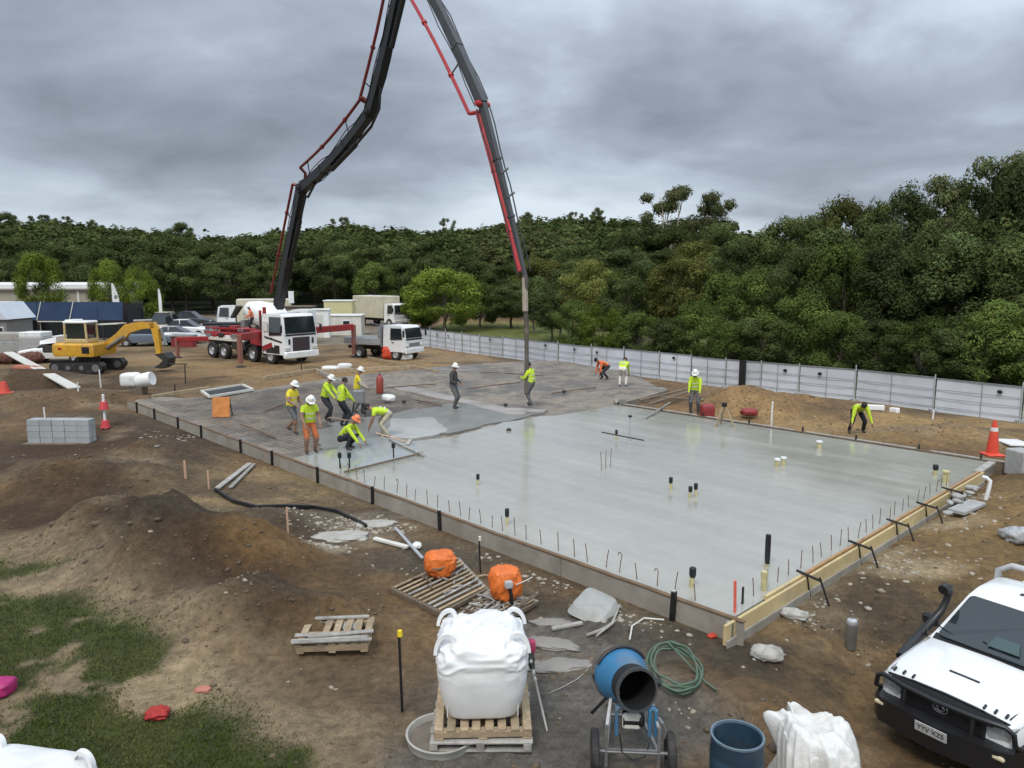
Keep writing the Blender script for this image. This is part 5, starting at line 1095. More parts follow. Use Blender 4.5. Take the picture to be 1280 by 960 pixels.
mb.prism(prof, .35 - .42, .35 + .42, lambda u, v, w: (u, w, v)); bo = mb.build('bucket', blackdirty, ex)
for k in range(4): MB().beam((bk[0] - .44, .05 + k * .2, bk[1] - .3), (bk[0] - .66, .05 + k * .2, bk[1] - .26), .07, .04).build('bucket_tooth', steel, bo)
# ------------------------------------------------------------------ people
skin = mat('skin', (.26, .15, .105), .6, .1, 8); hair = mat('dark hair', (.02, .015, .012), .8, .2, 20); eyem = mat('eye', (.02, .02, .02), .3)
lime = mat('lime hi-vis cloth', (.50, .66, .03), .75, .12, 7, .3, 20); yel = mat('yellow hi-vis cloth', (.72, .58, .03), .75, .12, 7, .3, 20); orc = mat('orange hi-vis cloth', (.72, .16, .05), .75, .12, 7, .3, 20)
navy = mat('navy work cloth', (.020, .022, .03), .85, .2, 7, .3, 20); greyc = mat('grey work cloth', (.11, .11, .11), .85, .2, 7, .3, 20); rust = mat('rust orange shorts', (.42, .12, .04), .85, .15, 7, .3, 20); tan = mat('pale tan cloth', (.42, .37, .28), .85, .15, 7, .3, 20)
boot = mat('muddy rubber boot', (.045, .036, .028), .8, .3, 8); hatw = mat('white hard hat', (.78, .77, .72), .4, .06, 6); hato = mat('orange hard hat', (.75, .22, .09), .4, .08, 6); darkc = mat('charcoal cloth', (.05, .048, .046), .85, .2, 7, .3, 20)
def ik(a, b, l1, l2, pole):
    a, b = Vector(a), Vector(b); d = b - a; L = min(d.length, (l1 + l2) * .999); u = d.normalized(); b = a + u * L
    x_ = (l1 * l1 - l2 * l2 + L * L) / (2 * L); h = math.sqrt(max(0, l1 * l1 - x_ * x_)); p = Vector(pole); p = (p - u * p.dot(u)).normalized(); return a + u * x_ + p * h, b
def person(label, loc, yaw, hip=.93, lean=.05, headp=.15, feet=((-.12, .05), (.12, -.05)), hands=((-.3, .15, .85), (.3, .15, .85)), shirt=lime, sleeve=lime, legs=navy, shin=None, hat=hatw, group='construction workers', footup=(0, 0), twist=0.0, hood=False):
    """local: +y is forward, +x is right; hands are given in body space"""
    root = thing('person', label, 'person', loc, yaw - math.pi / 2, group); shin = shin or legs
    pel = Vector((0, -math.sin(lean) * .12, hip)); sp = Vector((0, math.sin(lean), math.cos(lean))); bel = pel + sp * .18; ch = pel + sp * .36; nb = pel + sp * .50; hd = Vector((0, math.sin(lean * .7 + headp), math.cos(lean * .7 + headp)))
    nk = nb + hd * .09; hc = nk + hd * .11 + Vector((0, .015, 0)); ht = hc + hd * .08
    Vt, Ed, Rd, Lb = [], [], [], []
    def add(p, r, par=None, lab=None):
        Vt.append(Vector(p)); Rd.append(r); i = len(Vt) - 1
        if par is not None: Ed.append((par, i)); Lb.append(lab)
        return i
    ip = add(pel, (.185, .135)); ib = add(bel, (.175, .135), ip, 'shirt'); ic = add(ch, (.20, .145), ib, 'shirt'); inb = add(nb, (.095, .085), ic, 'shirt'); ink = add(nk, (.055, .055), inb, 'skin'); ihc = add(hc, (.082, .098), ink, 'skin'); add(ht, (.068, .078), ihc, 'skin')
    hand_pts = []
    for k, s in enumerate((-1, 1)):
        hj = pel + Vector((s * .10, 0, -.05)); ft = Vector((feet[k][0], feet[k][1], .085 + footup[k])); kn, an = ik(hj, ft, .44, .43, (s * .12, 1, .05))
        i = add(hj, (.105, .112), ip, 'legs'); j = add(kn, (.075, .08), i, 'legs'); i2 = add(kn.lerp(an, .35), (.068, .072), j, 'shin'); j = add(an, (.055, .058), i2, 'shin'); i3 = add(an + Vector((0, .06, -.045)), (.044, .042), j, 'boot'); add(an + Vector((s * .02, .17, -.052)), (.04, .032), i3, 'boot')
        sh = pel + sp * .455 + Vector((s * .175, 0, 0)); hp_ = Vector(hands[k]); el, wr = ik(sh, hp_, .29, .27, (s * .6, -.8, -.35))
        i = add(sh, (.082, .082), ic, 'shirt'); m1 = add(sh.lerp(el, .45), (.070, .072), i, 'shirt'); j = add(el, (.056, .058), m1, 'sleeve'); i2 = add(el.lerp(wr, .4), (.048, .048), j, 'sleeve'); j = add(wr, (.030, .034), i2, 'sleeve'); dr = (wr - el).normalized(); add(wr + dr * .07, (.036, .02), j, 'skin'); hand_pts.append((wr, dr, s))
    me = bpy.data.meshes.new('person body'); bm = bmesh.new(); ly = bm.verts.layers.skin.verify(); bv = [bm.verts.new(v) for v in Vt]
    for v, r in zip(bv, Rd): v[ly].radius = r
    bv[0][ly].use_root = True
    for a, b_ in Ed: bm.edges.new((bv[a], bv[b_]))
    bm.to_mesh(me); bm.free(); tmp = bpy.data.objects.new('tmp', me); COL.objects.link(tmp); sm = tmp.modifiers.new('s', 'SKIN'); sm.use_smooth_shade = True; ss = tmp.modifiers.new('u', 'SUBSURF'); ss.levels = 2; ss.render_levels = 2
    dg = bpy.context.evaluated_depsgraph_get(); ev = bpy.data.meshes.new_from_object(tmp.evaluated_get(dg)); bpy.data.objects.remove(tmp)
    _v = np.array([v.co[:] for v in ev.vertices]); _n = np.array([v.normal[:] for v in ev.vertices]); _k = (.030 * fbm(_v[:, 0] * 9 + len(label), _v[:, 1] * 9, _v[:, 2] * 7, o=3, s=len(label)) + .014 * fbm(_v[:, 0] * 22, _v[:, 1] * 22, _v[:, 2] * 14, o=2, s=3)) * (1 - sst(nk.z - .1, nk.z + .02, _v[:, 2]) if lean < .7 else 1.0)
    vs = [Vector(q_) for q_ in (_v + _n * _k[:, None])]; fs = [tuple(p.vertices) for p in ev.polygons]; cm = {'shirt': 0, 'sleeve': 1, 'legs': 2, 'shin': 3, 'boot': 4, 'skin': 5}; mi = []
    for f in fs:
        c = sum((vs[i] for i in f), Vector()) / len(f); best = None
        for (a, b_), lb in zip(Ed, Lb):
            A, B = Vt[a], Vt[b_]; d = B - A; t_ = max(0, min(1, (c - A).dot(d) / d.length_squared)); ra = (sum(Rd[a]) * (1 - t_) + sum(Rd[b_]) * t_) / 2; dist = (c - A - d * t_).length - ra
            if best is None or dist < best[0]: best = (dist, lb)
        lb = best[1]
        if lb == 'shirt' and (c - pel).dot(sp) < .02: lb = 'legs'
        mi.append(cm[lb])
    mb = MB(); mb.v = [tuple(v) for v in vs]; mb.f = list(fs)
    n0 = len(mb.f)
    for wr, dr, s in hand_pts:      # five unequal bent fingers from each palm
        sidev = dr.cross(Vector((0, 0, 1)));  sidev = sidev.normalized() if sidev.length > .1 else Vector((1, 0, 0)); curl = sidev.cross(dr).normalized() * -1
        for k, (off, ln_) in enumerate(((-.027, .062), (-.009, .072), (.009, .068), (.026, .052))):
            b0 = wr + dr * .085 + sidev * off; b1 = b0 + dr * ln_ * .55 + curl * .008; b2 = b1 + dr * ln_ * .35 + curl * .028; mb.tube([b0 - dr * .03, b0, b1, b2], [.009, .0095, .009, .006], 6)
        t0_ = wr + dr * .03 - sidev * .028 * s; mb.tube([t0_, t0_ - sidev * .025 * s + dr * .03 + curl * .01, t0_ - sidev * .03 * s + dr * .058 + curl * .022], [.011, .010, .007], 6)
    fwd = Vector((0, hd.z, -hd.y)); rt = Vector((1, 0, 0)); Mh = Matrix((rt, fwd, hd)).transposed()
    mb.tube([hc + fwd * .085 + hd * .015, hc + fwd * .115 - hd * .02, hc + fwd * .09 - hd * .03], [.010, .016, .010], 6)
    for s in (-1, 1): mb.ell(hc + rt * s * .083 - fwd * .005 - hd * .0, (.012, .022, .032), 8, 6, Mh)
    mi += [5] * (len(mb.f) - n0); n1_ = len(mb.f)
    for s in (-1, 1): mb.ell(hc + rt * s * .032 + fwd * .088 + hd * .018, (.012, .008, .008), 6, 5, Mh)
    mb.box(hc + fwd * .09 - hd * .052, (.045, .012, .008), Mh); mi += [6] * (len(mb.f) - n1_)
    me2 = mb.mesh('person body', None, 60)
    for m in (shirt, sleeve, legs, shin, boot, skin, eyem): me2.materials.append(m)
    me2.polygons.foreach_set('material_index', mi); bpy.data.meshes.remove(ev)
    bo = link('body', me2, root)
    if hat:
        mb = MB(); r_ = .108; mb.lathe([(.138, -.012), (.136, .0), (.112, .006), (r_, .03), (r_ * .93, .075), (r_ * .7, .115), (r_ * .35, .133), (1e-3, .137)], 18, Mh, hc + hd * .045); mb.box(hc + hd * .05 + fwd * .13, (.15, .09, .012), Mh, ch=.004); mb.box(hc + hd * .165, (.03, .17, .02), Mh, ch=.008); mb.build('hard_hat', hat, root, 50)
    else:
        mb = MB(); mb.ell(hc + hd * .03 - fwd * .012, (.094, .105, .098), 14, 9, Mh); hh_ = mb.build('hair' if not hood else 'hood', hair if not hood else shirt, root, 60)
    # reflective tape bands round the jacket
    if shirt in (lime, yel, orc):
        for t_ in (.16, .30):
            c = pel + sp * t_; Ms = Matrix((Vector((1, 0, 0)), Vector((0, sp.z, -sp.y)), sp)).transposed(); mb = MB()
            prof = [(1.0, -.02), (1.0, .02)]; mb.lathe(prof, 20, Ms @ Matrix.Diagonal(Vector((.178 + .1 * (t_ - .16), .142, 1))), c); mb.build('reflective_band', mat('silver tape', (.6, .6, .58), .4), root, 40)
    return root
def W(px, py, z=.2): return P(px, py, z)
CG = 'crew placing the slab'
person('worker in yellow shirt and white hat walking in grey shorts left of the crew', W(366, 541), R(-25), .90, .12, .35, ((-.10, -.32), (.10, .16)), ((-.28, .22, .86), (.24, .38, .98)), yel, skin, greyc, skin, hatw, CG, (.05, 0))
person('worker in lime shirt, rust shorts and white hat standing on the form edge', W(388, 566, .3), R(-60), .90, .22, .55, ((-.14, .0), (.13, .06)), ((-.22, .34, .88), (.22, .36, .90)), lime, skin, rust, skin, hatw, CG)
person('worker in lime jacket and white hat leaning on a rake behind the crew', W(408, 527), R(-15), .88, .3, .3, ((-.14, -.12), (.12, .2)), ((-.12, .5, .86), (.14, .56, .72)), lime, lime, navy, navy, hatw, CG)
person('bare-headed worker in a long lime jacket seen from behind amid the crew', W(428, 534), R(35), .90, .12, .3, ((-.12, 0), (.13, .06)), ((-.2, .34, .95), (.24, .36, .9)), lime, lime, navy, navy, None, CG)
person('worker in yellow vest and white hat beside the grey vibrator pack', W(447, 517), R(10), .92, .12, .3, ((-.12, -.14), (.12, .16)), ((-.22, .36, 1.0), (.22, .40, .98)), yel, tan, greyc, greyc, hatw, CG)
person('worker in yellow lime shirt bent double over the pale concrete', W(483, 546), R(185), .82, 1.45, .1, ((-.2, -.1), (.2, .1)), ((-.18, .55, .22), (.14, .62, .16)), lime, skin, tan, tan, None, CG)
person('crouching worker in lime shirt and orange hat trowelling the wet pour', W(431, 561, .25), R(-20), .36, .75, .1, ((-.16, .06), (.18, .18)), ((-.2, .62, .16), (.16, .68, .12)), lime, lime, navy, navy, hato, CG)
person('man in dark charcoal clothes and white cap standing alone on the bed', W(567, 511), R(-20), .93, .04, .2, ((-.11, 0), (.11, .05)), ((-.2, .25, 1.0), (.2, .28, 1.02)), darkc, darkc, greyc, greyc, hatw)
person('worker in lime shirt guiding the end hose', W(664, 507, .22), R(150), .92, .14, .2, ((-.12, -.1), (.13, .12)), ((-.14, .40, 1.12), (.12, .42, 1.0)), lime, lime, greyc, greyc, None)
person('worker in orange shirt stooping near the white fence', W(757, 474), R(200), .70, 1.2, .2, ((-.15, -.05), (.15, .1)), ((-.18, .45, .25), (.18, .5, .2)), orc, orc, navy, navy, None)
person('worker in lime shirt and white trousers bending near the white fence', W(778, 483), R(70), .88, 1.15, .2, ((-.14, 0), (.14, .05)), ((-.18, .6, .4), (.18, .62, .38)), lime, lime, mat('white trousers', (.66, .62, .54), .85, .1, 7), mat('white trousers', (.6, .6, .6)), None)
person('worker in lime hooded jacket and white hat at the far formwork corner', G(868, 517), R(-110), .92, .2, .45, ((-.14, 0), (.14, .05)), ((-.2, .3, .86), (.2, .32, .86)), lime, lime, greyc, greyc, hatw)
person('worker in lime shirt bending over the far form board with both hands down', P(1070, 541, .05), R(-95), .80, 1.25, .3, ((-.24, -.05), (.24, .0)), ((-.34, .5, .36), (.34, .5, .36)), lime, lime, navy, navy, None)
pw_ = MP @ Vector((-4.2, .5, 1.69)); person('worker in orange shirt and white hat standing on the pump truck deck', pw_, R(-160), .90, .25, .2, ((-.12, 0), (.12, .05)), ((-.2, .36, .95), (.2, .38, .95)), orc, orc, navy, navy, hatw)
# tools and things lying about with the crew
def tool(name, label, p0, p1, r, m, head=None, headm=None, cat='tool'):
    p0, p1 = Vector(p0), Vector(p1); t_ = thing(name, label, cat, p0); MB().cyl((0, 0, 0), p1 - p0, r, n=8).build('handle', m, t_)
    if head: MB().box((0, 0, head[2] / 2), head, ch=.005).build('head', headm or steel, t_)
    return t_
tool('concrete_rake', 'long handled concrete rake held by the leaning worker', P(444, 527, .24), P(412, 522, 1.0), .018, stakewood, (.5, .06, .1))
tool('bull_float', 'long pale handled float beside the bending man', P(511, 553, .28), P(470, 541, .5), .02, stakewood, (.12, .7, .03), greytim)
q = P(446, 511, 0); t_ = thing('vibrator_pack', 'dark grey square vibrator pack on legs beside the pale vested worker', 'pack', P(449, 520, .2)); MB().box((0, 0, .72), (.42, .3, .5), ch=.04).build('case', grey, t_)
for a in (-.17, .17): MB().beam((a, 0, .5), (a * 1.5, -.1, 0), .04, .04).build('leg', blackdirty, t_)
t_ = thing('fuel_can', 'tall red gas bottle standing on the bed', 'bottle', P(475, 491, .2)); mb = MB(); mb.lathe([(1e-3, 0), (.15, 0), (.16, .04), (.16, .62), (.10, .74), (.05, .78), (.05, .84), (1e-3, .84)], 16); mb.build('shell', mat('dull red bottle', (.27, .045, .03), .5, .2, 6), t_, 40); MB().box((0, 0, .88), (.08, .04, .1)).build('valve', steel, t_)
# superquadric sacks
def sack(name, label, loc, d, m, seed, cat='bag', e=.45, crumple=.08, n=36, rz=0, tilt=None, group=None, sag=0.0, parent=None, freq=2.6):
    th = np.linspace(-math.pi / 2, math.pi / 2, n // 2 + 1); ph = np.linspace(0, 2 * math.pi, n, endpoint=False); T, Ph = np.meshgrid(th, ph, indexing='ij')
    sp_ = lambda a, k: np.sign(a) * np.abs(a) ** k
    X_ = sp_(np.cos(T), e) * sp_(np.cos(Ph), e); Y_ = sp_(np.cos(T), e) * sp_(np.sin(Ph), e); Z_ = sp_(np.sin(T), e)
    f1_ = fbm(X_ * freq + seed, Y_ * freq, Z_ * freq + 3, o=4, s=seed); ridge = 1 - np.abs(fbm(X_ * freq * 1.3 - seed, Y_ * freq * 1.3, Z_ * freq * 1.3 + 9, o=3, s=seed + 5)) * 4
    k = 1 + crumple * 2.2 * f1_ + crumple * .7 * np.clip(ridge, 0, 1) ** 3
    X_, Y_, Z_ = X_ * k * d[0] / 2, Y_ * k * d[1] / 2, Z_ * k * d[2] / 2
    Z_ = Z_ - sag * np.hypot(X_, Y_) ** 2 * (Z_ > 0); Z_ = np.maximum(Z_ + d[2] / 2, 0.0)
    V = np.stack([X_, Y_, Z_], -1).reshape(-1, 3); m_ = n // 2 + 1; i_ = (np.arange(m_ - 1)[:, None] * n + np.arange(n)[None, :]); j_ = (np.arange(m_ - 1)[:, None] * n + (np.arange(n)[None, :] + 1) % n)
    Fq = np.stack([i_, j_, j_ + n, i_ + n], -1).reshape(-1, 4); me = npmesh(name, V, Fq, m, True); o = link(name, me, parent, loc, rz, tilt)
    if label: tag(o, label, cat, group)
    return o
paper = mat('white woven plastic', (.66, .65, .62), .6, .10, 4, .35, 26, dirt=(.42, .37, .30), dirtamt=.45)
sack('cement_bag', 'white bag lying against the foot of the red gas bottle', P(486, 501, .2), (.42, .7, .26), whitepl, 3, rz=.6, e=.6)
sack('cement_bag', 'white sack with dark print at the soil edge in front of the pump truck', G(413, 464), (1.0, .6, .3), whitepl, 4, e=.6, group=None, rz=-.3); sack('cement_bag', 'plain white sack beside the sack with dark print', G(431, 461), (.8, .55, .32), whitepl, 5, e=.6, rz=.3)
sack('orange_bundle', 'crumpled red orange tarp bundle leaning beside the tipper truck', G(489, 449), (1.1, .8, .9), mat('red orange tarp', (.62, .07, .03), .6, .15, 4), 6, 'tarp', .7, .15); sack('cement_bag', 'small white bag in front of the tipper truck bumper', G(507, 450), (.9, .6, .4), whitepl, 7, e=.6)
# reddish pile and tripod at the far corner
t_ = thing('survey_tripod', 'timber survey tripod with pale legs beside the soil heap', 'tripod', G(905, 517))
for an in (90, 210, 330): MB().beam((.06 * math.cos(R(an)), .06 * math.sin(R(an)), 1.0), (.5 * math.cos(R(an)), .5 * math.sin(R(an)), 0), .06, .04).build('leg', timber, t_)
MB().cyl((0, 0, .98), (0, 0, 1.12), .09).build('head', black, t_)
sack('yellow_bag', 'small yellow bag under the survey tripod', G(901, 517), (.4, .4, .3), mat('yellow bag', (.7, .45, .03), .6, .1, 5), 9, e=.6); sack('red_case', 'dark red case beside the hooded worker', G(884, 514), (.5, .4, .55), mat('dark red plastic', (.25, .03, .03), .5, .15, 5), 10, 'case', .4, .05); sack('red_rag', 'dark red crumpled rag on the far form board', P(936, 519, .2), (.6, .5, .25), MATS['dark red plastic'], 12, 'rag', .7, .2)
for (p0, p1), lab in zip((((800, 500), (868, 484)), ((812, 505), (862, 489)), ((826, 496), (880, 500))), ('long grey plank resting on the pour corner', 'second grey plank lying under the long one at the pour corner', 'short grey plank across the two planks at the corner')):
    plank('plank', P(*p0, .35), P(*p1, .34 + .03 * ('short' in lab)), .13, .05, darktim, lab)
plank('screed_pole', P(806, 523, .30), P(838, 503, .45), .05, .05, greytim, 'thin pale screed pole dipping into the wet concrete', 'pole')

# clutter lying on the bed: bars, low heaps of sand, offcuts
bedheap = mat('damp sand heap', (.20, .15, .105), .9, .25, 3, .6, 14); rb_ = random.Random(4)
for k, (p0, p1, lab) in enumerate((((470, 486), (545, 480), 'rusty bar lying on the bed near the red gas bottle'), ((585, 486), (650, 478), 'rusty bar lying on the bed between the lone man and the hose'), ((690, 492), (745, 484), 'rusty bar lying on the bed right of the end hose'), ((330, 515), (358, 505), 'rusty bar lying on the bed left of the yellow shirted worker'), ((520, 500), (552, 508), 'rusty bar lying beside the pale concrete strip'), ((600, 465), (680, 470), 'rusty bar lying on the far part of the bed'), ((300, 530), (345, 548), 'rusty bar lying along the left form inside the bed'))):
    a_, b2 = P(*p0, .235), P(*p1, .235); tag(MB().tube([Vector((0, 0, 0)), (b2 - a_) * .5 + Vector((0, 0, .02)), b2 - a_], .022, 6).build('steel_bar', rusty, loc=a_), lab, 'bar')
for k, (px, py, lab) in enumerate(((636, 540, 'small black cap floating on the wet slab edge'), (705, 491, 'small black block on the bed right of the hose'), (632, 508, 'small black block on the bed left of the hose'), (505, 504, 'small dark block beside the pale concrete strip'))):
    tag(MB().box((0, 0, .06), (.16, .14, .13), ch=.03).build('spacer_block', blackdirty, loc=P(px, py, .22)), lab, 'block')
# ------------------------------------------------------------------ pallets
def pallet(name, label, loc, rz, L=1.15, Wd=1.1, n=7, m=timber, missing=(), skew=0.02, tilt=None, group=None, hgt=.14, sm=None, gapx=None):
    t_ = thing(name, label, 'pallet', loc, rz, group, tilt); r_ = random.Random(hash(label) % 999 if False else len(label) * 7)
    for y_ in (-Wd / 2 + .05, 0, Wd / 2 - .05): MB().box((0, y_, hgt * .45), (L, .09, hgt * .6), ch=.006).build('stringer', sm or m, t_)
    bw2 = L / (n * 1.45)
    for k in range(n):
        if k in missing: continue
        MB().box((-L / 2 + bw2 / 2 + k * (L - bw2) / (n - 1), r_.uniform(-.01, .01), hgt * .75 + .013), (bw2, Wd, .024), Matrix.Rotation(r_.uniform(-skew, skew), 3, 'Z'), ch=.004).build('slat', m, t_)
    for k in (0, .5, 1): MB().box((-L / 2 + .06 + k * (L - .12), 0, hgt * .15 - .012), (.1, Wd, .022), ch=.004).build('base_board', sm or m, t_)
    return t_
# bulk bag on two stacked pallets
bq = G(601, 935); bz = gz(bq.x, bq.y) + .012
bp0 = Vector((bq.x, bq.y + .42, bz))
pallet('pallet', 'bottom grey pallet under the full white bulk bag', bp0, R(90), 1.05, 1.15, 6, greytim, hgt=.13)
pallet('pallet', 'pine pallet directly under the full white bulk bag', bp0 + Vector((0.01, .02, .13)), R(2), 1.1, 1.0, 8, timber, hgt=.13)
BW = mat('bulk bag weave', (.74, .74, .735), .55, .05, 3, .18, 45, dirt=(.60, .57, .52), dirtamt=.4)
def bulk_bag(label, loc, w, h, rz, seed, crum=.5):
    t_ = thing('bulk_bag', label, 'bulk bag', loc, rz); n = 96; m_ = 72; V = []
    th = np.linspace(0, 2 * math.pi, n, endpoint=False)
    for i in range(m_ + 1):
        f_ = i / m_
        if f_ < .08: k = f_ / .08; sc_ = .80 * math.sin(k * math.pi / 2); z_ = .035 * (1 - math.cos(k * math.pi / 2)) * h
        elif f_ < .70: k = (f_ - .08) / .62; sc_ = .80 + .24 * math.sin(k * math.pi * .62) ** .8; z_ = h * (.035 + .70 * k)
        else: k = (f_ - .70) / .30; sc_ = (.80 + .24 * math.sin(math.pi * .62) ** .8) * max(1e-3, math.cos(k * math.pi / 2)) ** .62; z_ = h * (.735 + .23 * math.sin(k * math.pi / 2) ** .9)
        e = .42; cx = np.sign(np.cos(th)) * np.abs(np.cos(th)) ** e; cy = np.sign(np.sin(th)) * np.abs(np.sin(th)) ** e
        X_ = cx * sc_ * w / 2; Y_ = cy * sc_ * w / 2; Z_ = np.full(n, z_)
        u = X_ / w * 3 + seed; v = Y_ / w * 3; zz_ = Z_ / h * 3
        topk = float(sst(np.array([.42]), np.array([.8]), np.array([f_]))[0]) * crum
        folds = (1 - np.abs(fbm(u * 1.5, v * 1.5, zz_ * 2.2, o=3, s=seed)) * 5).clip(0, 1) ** 2
        dsp = .03 * fbm(u * .8, v * .8, zz_ * .6, o=3, s=seed + 3) + topk * (.16 * fbm(u * 1.1, v * 1.1, zz_ * 1.6, o=4, s=seed + 7) + .075 * folds - .02)
        X_ = X_ * (1 + dsp / w * 2); Y_ = Y_ * (1 + dsp / w * 2); Z_ = Z_ + topk * (.26 * fbm(u * 1.4, v * 1.4, zz_ * .5, o=5, s=seed + 11) + .11 * folds - .03) * float(sst(.6, .85, np.array([f_]))[0])
        V.append(np.stack([X_, Y_, Z_], 1))
    V = np.concatenate(V); i_ = (np.arange(m_)[:, None] * n + np.arange(n)[None, :]); j_ = (np.arange(m_)[:, None] * n + (np.arange(n)[None, :] + 1) % n)
    link('bag_body', npmesh('bag_body', V, np.stack([i_, j_, j_ + n, i_ + n], -1).reshape(-1, 4), BW, True), t_)
    for sx in (-1, 1):
        for sy in (-1, 1):
            bx_, by_ = sx * w * .40, sy * w * .36; big_ = 1.0 if sy < 0 else .75; P_ = []
            for k in range(13):
                a = math.pi * (k / 12); c0 = Vector((bx_ + sx * .02 - sx * .12 * math.cos(a) * .9, by_ + .02 * math.sin(a), h * (.80 + .04 * math.cos(a)) + .17 * big_ * math.sin(a))); P_.append(c0 + Vector((0, 0, .03)))
            rings = []
            for k, p_ in enumerate(P_):
                tg_ = (P_[min(k + 1, 12)] - P_[max(k - 1, 0)]).normalized(); sd = Vector((0, 1, 0)); nn = tg_.cross(sd).normalized(); wv = .028
                rings.append([p_ + sd * wv + nn * .02, p_ - sd * wv + nn * .02, p_ - sd * wv - nn * .02, p_ + sd * wv - nn * .02])
            MB().loft(rings).build('lifting_loop', BW, t_, 40)
    for sx in (-1, 1):
        for sy in (-1, 1):       # corner seams
            mb = MB(); mb.tube([(sx * w * .40 * (1 + .0 * k), sy * w * .40, h * (.06 + .1 * k)) for k in range(3)], .006, 5); mb.build('seam', BW, t_)
    return t_
bulk_bag('full white bulk bag with crumpled top and lifting loops standing on two pallets', bp0 + Vector((0, .06, .262)), 1.0, 1.02, R(3), 4)
cb = G(30, 985); t_ = bulk_bag('flat topped white bulk bag standing on the turf', Vector((-4.85, 6.5, gz(-4.85, 6.5))), 1.3, .66, R(-14), 9, .12)
# round basin rim half under the pallet
t_ = thing('round_basin', 'pale rimmed round basin of dried slurry beside the bulk bag pallets', 'basin', gp(G(552, 926)), 0); mb = MB(); mb.lathe([(.36, .0), (.385, .0), (.40, .09), (.41, .10), (.412, .115), (.385, .115), (.375, .09), (.36, .03)], 40); mb.build('rim', mat('cement grey rim', (.40, .38, .34), .8, .2, 5, dirt=(.2, .17, .13)), t_, 40)
MB().lathe([(1e-3, .055), (.3, .05), (.372, .045)], 40).build('slurry', mat('dried slurry', (.17, .14, .11), .9, .25, 5, .4, 20), t_, 40)
# orange carry bags on slatted racks
def rack(label, corners, n, seed, sticks=0):
    """low slatted timber rack given by its four ground corners (a,b front edge; d,c back edge)"""
    a, b_, c, d = [gp(v, .0) for v in corners]; o_ = a; t_ = thing('slatted_rack', label, 'rack', o_); L = lambda v: v - o_; r_ = random.Random(seed); up = Vector((0, 0, .10))
    for p0, p1 in ((a, b_), (d, c)): MB().beam(L(p0) + up * .5, L(p1) + up * .5, .07, .09, ch=.006).build('edge_beam', darktim if p0 is a else greytim, t_)
    for p0, p1 in ((a, d), (b_, c)): MB().beam(L(p0) + up * .62, L(p1) + up * .62, .05, .07, ch=.005).build('end_beam', darktim, t_)
    for k in range(n):
        f_ = (k + .5) / n; p0 = L(a.lerp(b_, f_)) + up * 1.12; p1 = L(d.lerp(c, f_ + r_.uniform(-.02, .02))) + up * 1.12
        MB().beam(p0, p1, .045, .022, ch=.004).build('slat', timber if r_.random() < .6 else greytim, t_)
    for k in range(sticks):
        f_, g_ = r_.uniform(.1, .9), r_.uniform(.15, .85); p0 = L(a.lerp(b_, f_).lerp(d.lerp(c, f_), g_)) + up * 1.4; dv = Vector((r_.uniform(-.3, .3), r_.uniform(-.3, .3), r_.uniform(-.0, .05)))
        MB().tube([p0 - dv * .5, p0 + Vector((0, 0, .01)), p0 + dv * .5], .016, 5).build('twig', greytim if r_.random() < .5 else darktim, t_)
    return t_
rack('slatted timber rack with twigs carrying the closed orange bag', [G(490, 741), G(552, 772), G(608, 742), G(572, 703)], 10, 4, 14)
rack('slatted timber rack with tangled sticks carrying the open orange bag', [G(566, 782), G(612, 790), G(672, 758), G(612, 742)], 9, 6, 46)
orb = mat('orange tarp bag', (.68, .155, .025), .5, .14, 4, .12, 30, dirt=(.35, .10, .03), dirtamt=.4)
def orange_bag(label, px, py, seed, d, hole):
    q = gp(G(px, py), .125); t_ = thing('orange_bag', label, 'bag', q, .3); sack('bag_body', None, (0, 0, 0), d, orb, seed, e=.70, crumple=.15, n=84, parent=t_, freq=1.5)
    if hole: MB().tube([(.03, -d[1] * .5, .02), (.02, -d[1] * .53, .16), (0, -d[1] * .50, .30)], [.035, .03, .02], 8).build('split_shade', black, t_); sack('rag', None, (-.03, -d[1] * .58, d[2] * .55), (.13, .1, .12), mat('grey rag', (.4, .4, .4), .8), 5, parent=t_, n=20); MB().tube([(.1, -.25, .32), (.32, -.2, .36), (.42, -.1, .35)], .008, 6).build('strap', offwhite, t_)  # black tube stands for the shade inside the bag's split
    else: MB().tube([(-.2, -d[1] * .47, .22), (-.08, -d[1] * .52, .2), (.04, -d[1] * .5, .23)], [.012, .022, .012], 7).build('fold_shade', darktim, t_)  # dark tube paints the shade lying in the bag's fold
orange_bag('orange tarpaulin bag, closed, on the slatted rack farther from the bulk bag', 551, 727, 8, (.52, .46, .42), False); orange_bag('orange tarpaulin bag with a dark split on the rack behind the bulk bag', 632, 757, 14, (.50, .46, .52), True)
# broken pallet with grey boards
pq = gp(G(421, 800), .015); t_ = pallet('pallet', 'broken pine pallet with grey splintered boards lying on the soil', pq, R(4), 1.0, .82, 7, timber, (1,), .03, None)
for k, (dx, dy, L_, an) in enumerate(((-.05, -.30, 1.05, .06), (.1, -.20, .9, .12), (-.28, -.16, .55, .0), (.0, -.40, 1.1, .02))): MB().box((dx, dy, .155 + .024 * (k % 2)), (L_, .085, .022), Matrix.Rotation(an, 3, 'Z'), ch=.004).build('splintered_board', greytim, t_)
MB().box((0.0, .38, .15), (.85, .07, .03), Matrix.Rotation(.02, 3, 'Z'), ch=.004).build('splintered_board', greytim, t_)
tag(MB().box((0, 0, .06), (.24, .19, .12), ch=.02).build('concrete_block', concrete, loc=gp(G(438, 772), .02), rz=.1), 'pale block resting at the end of the broken pallet', 'block')
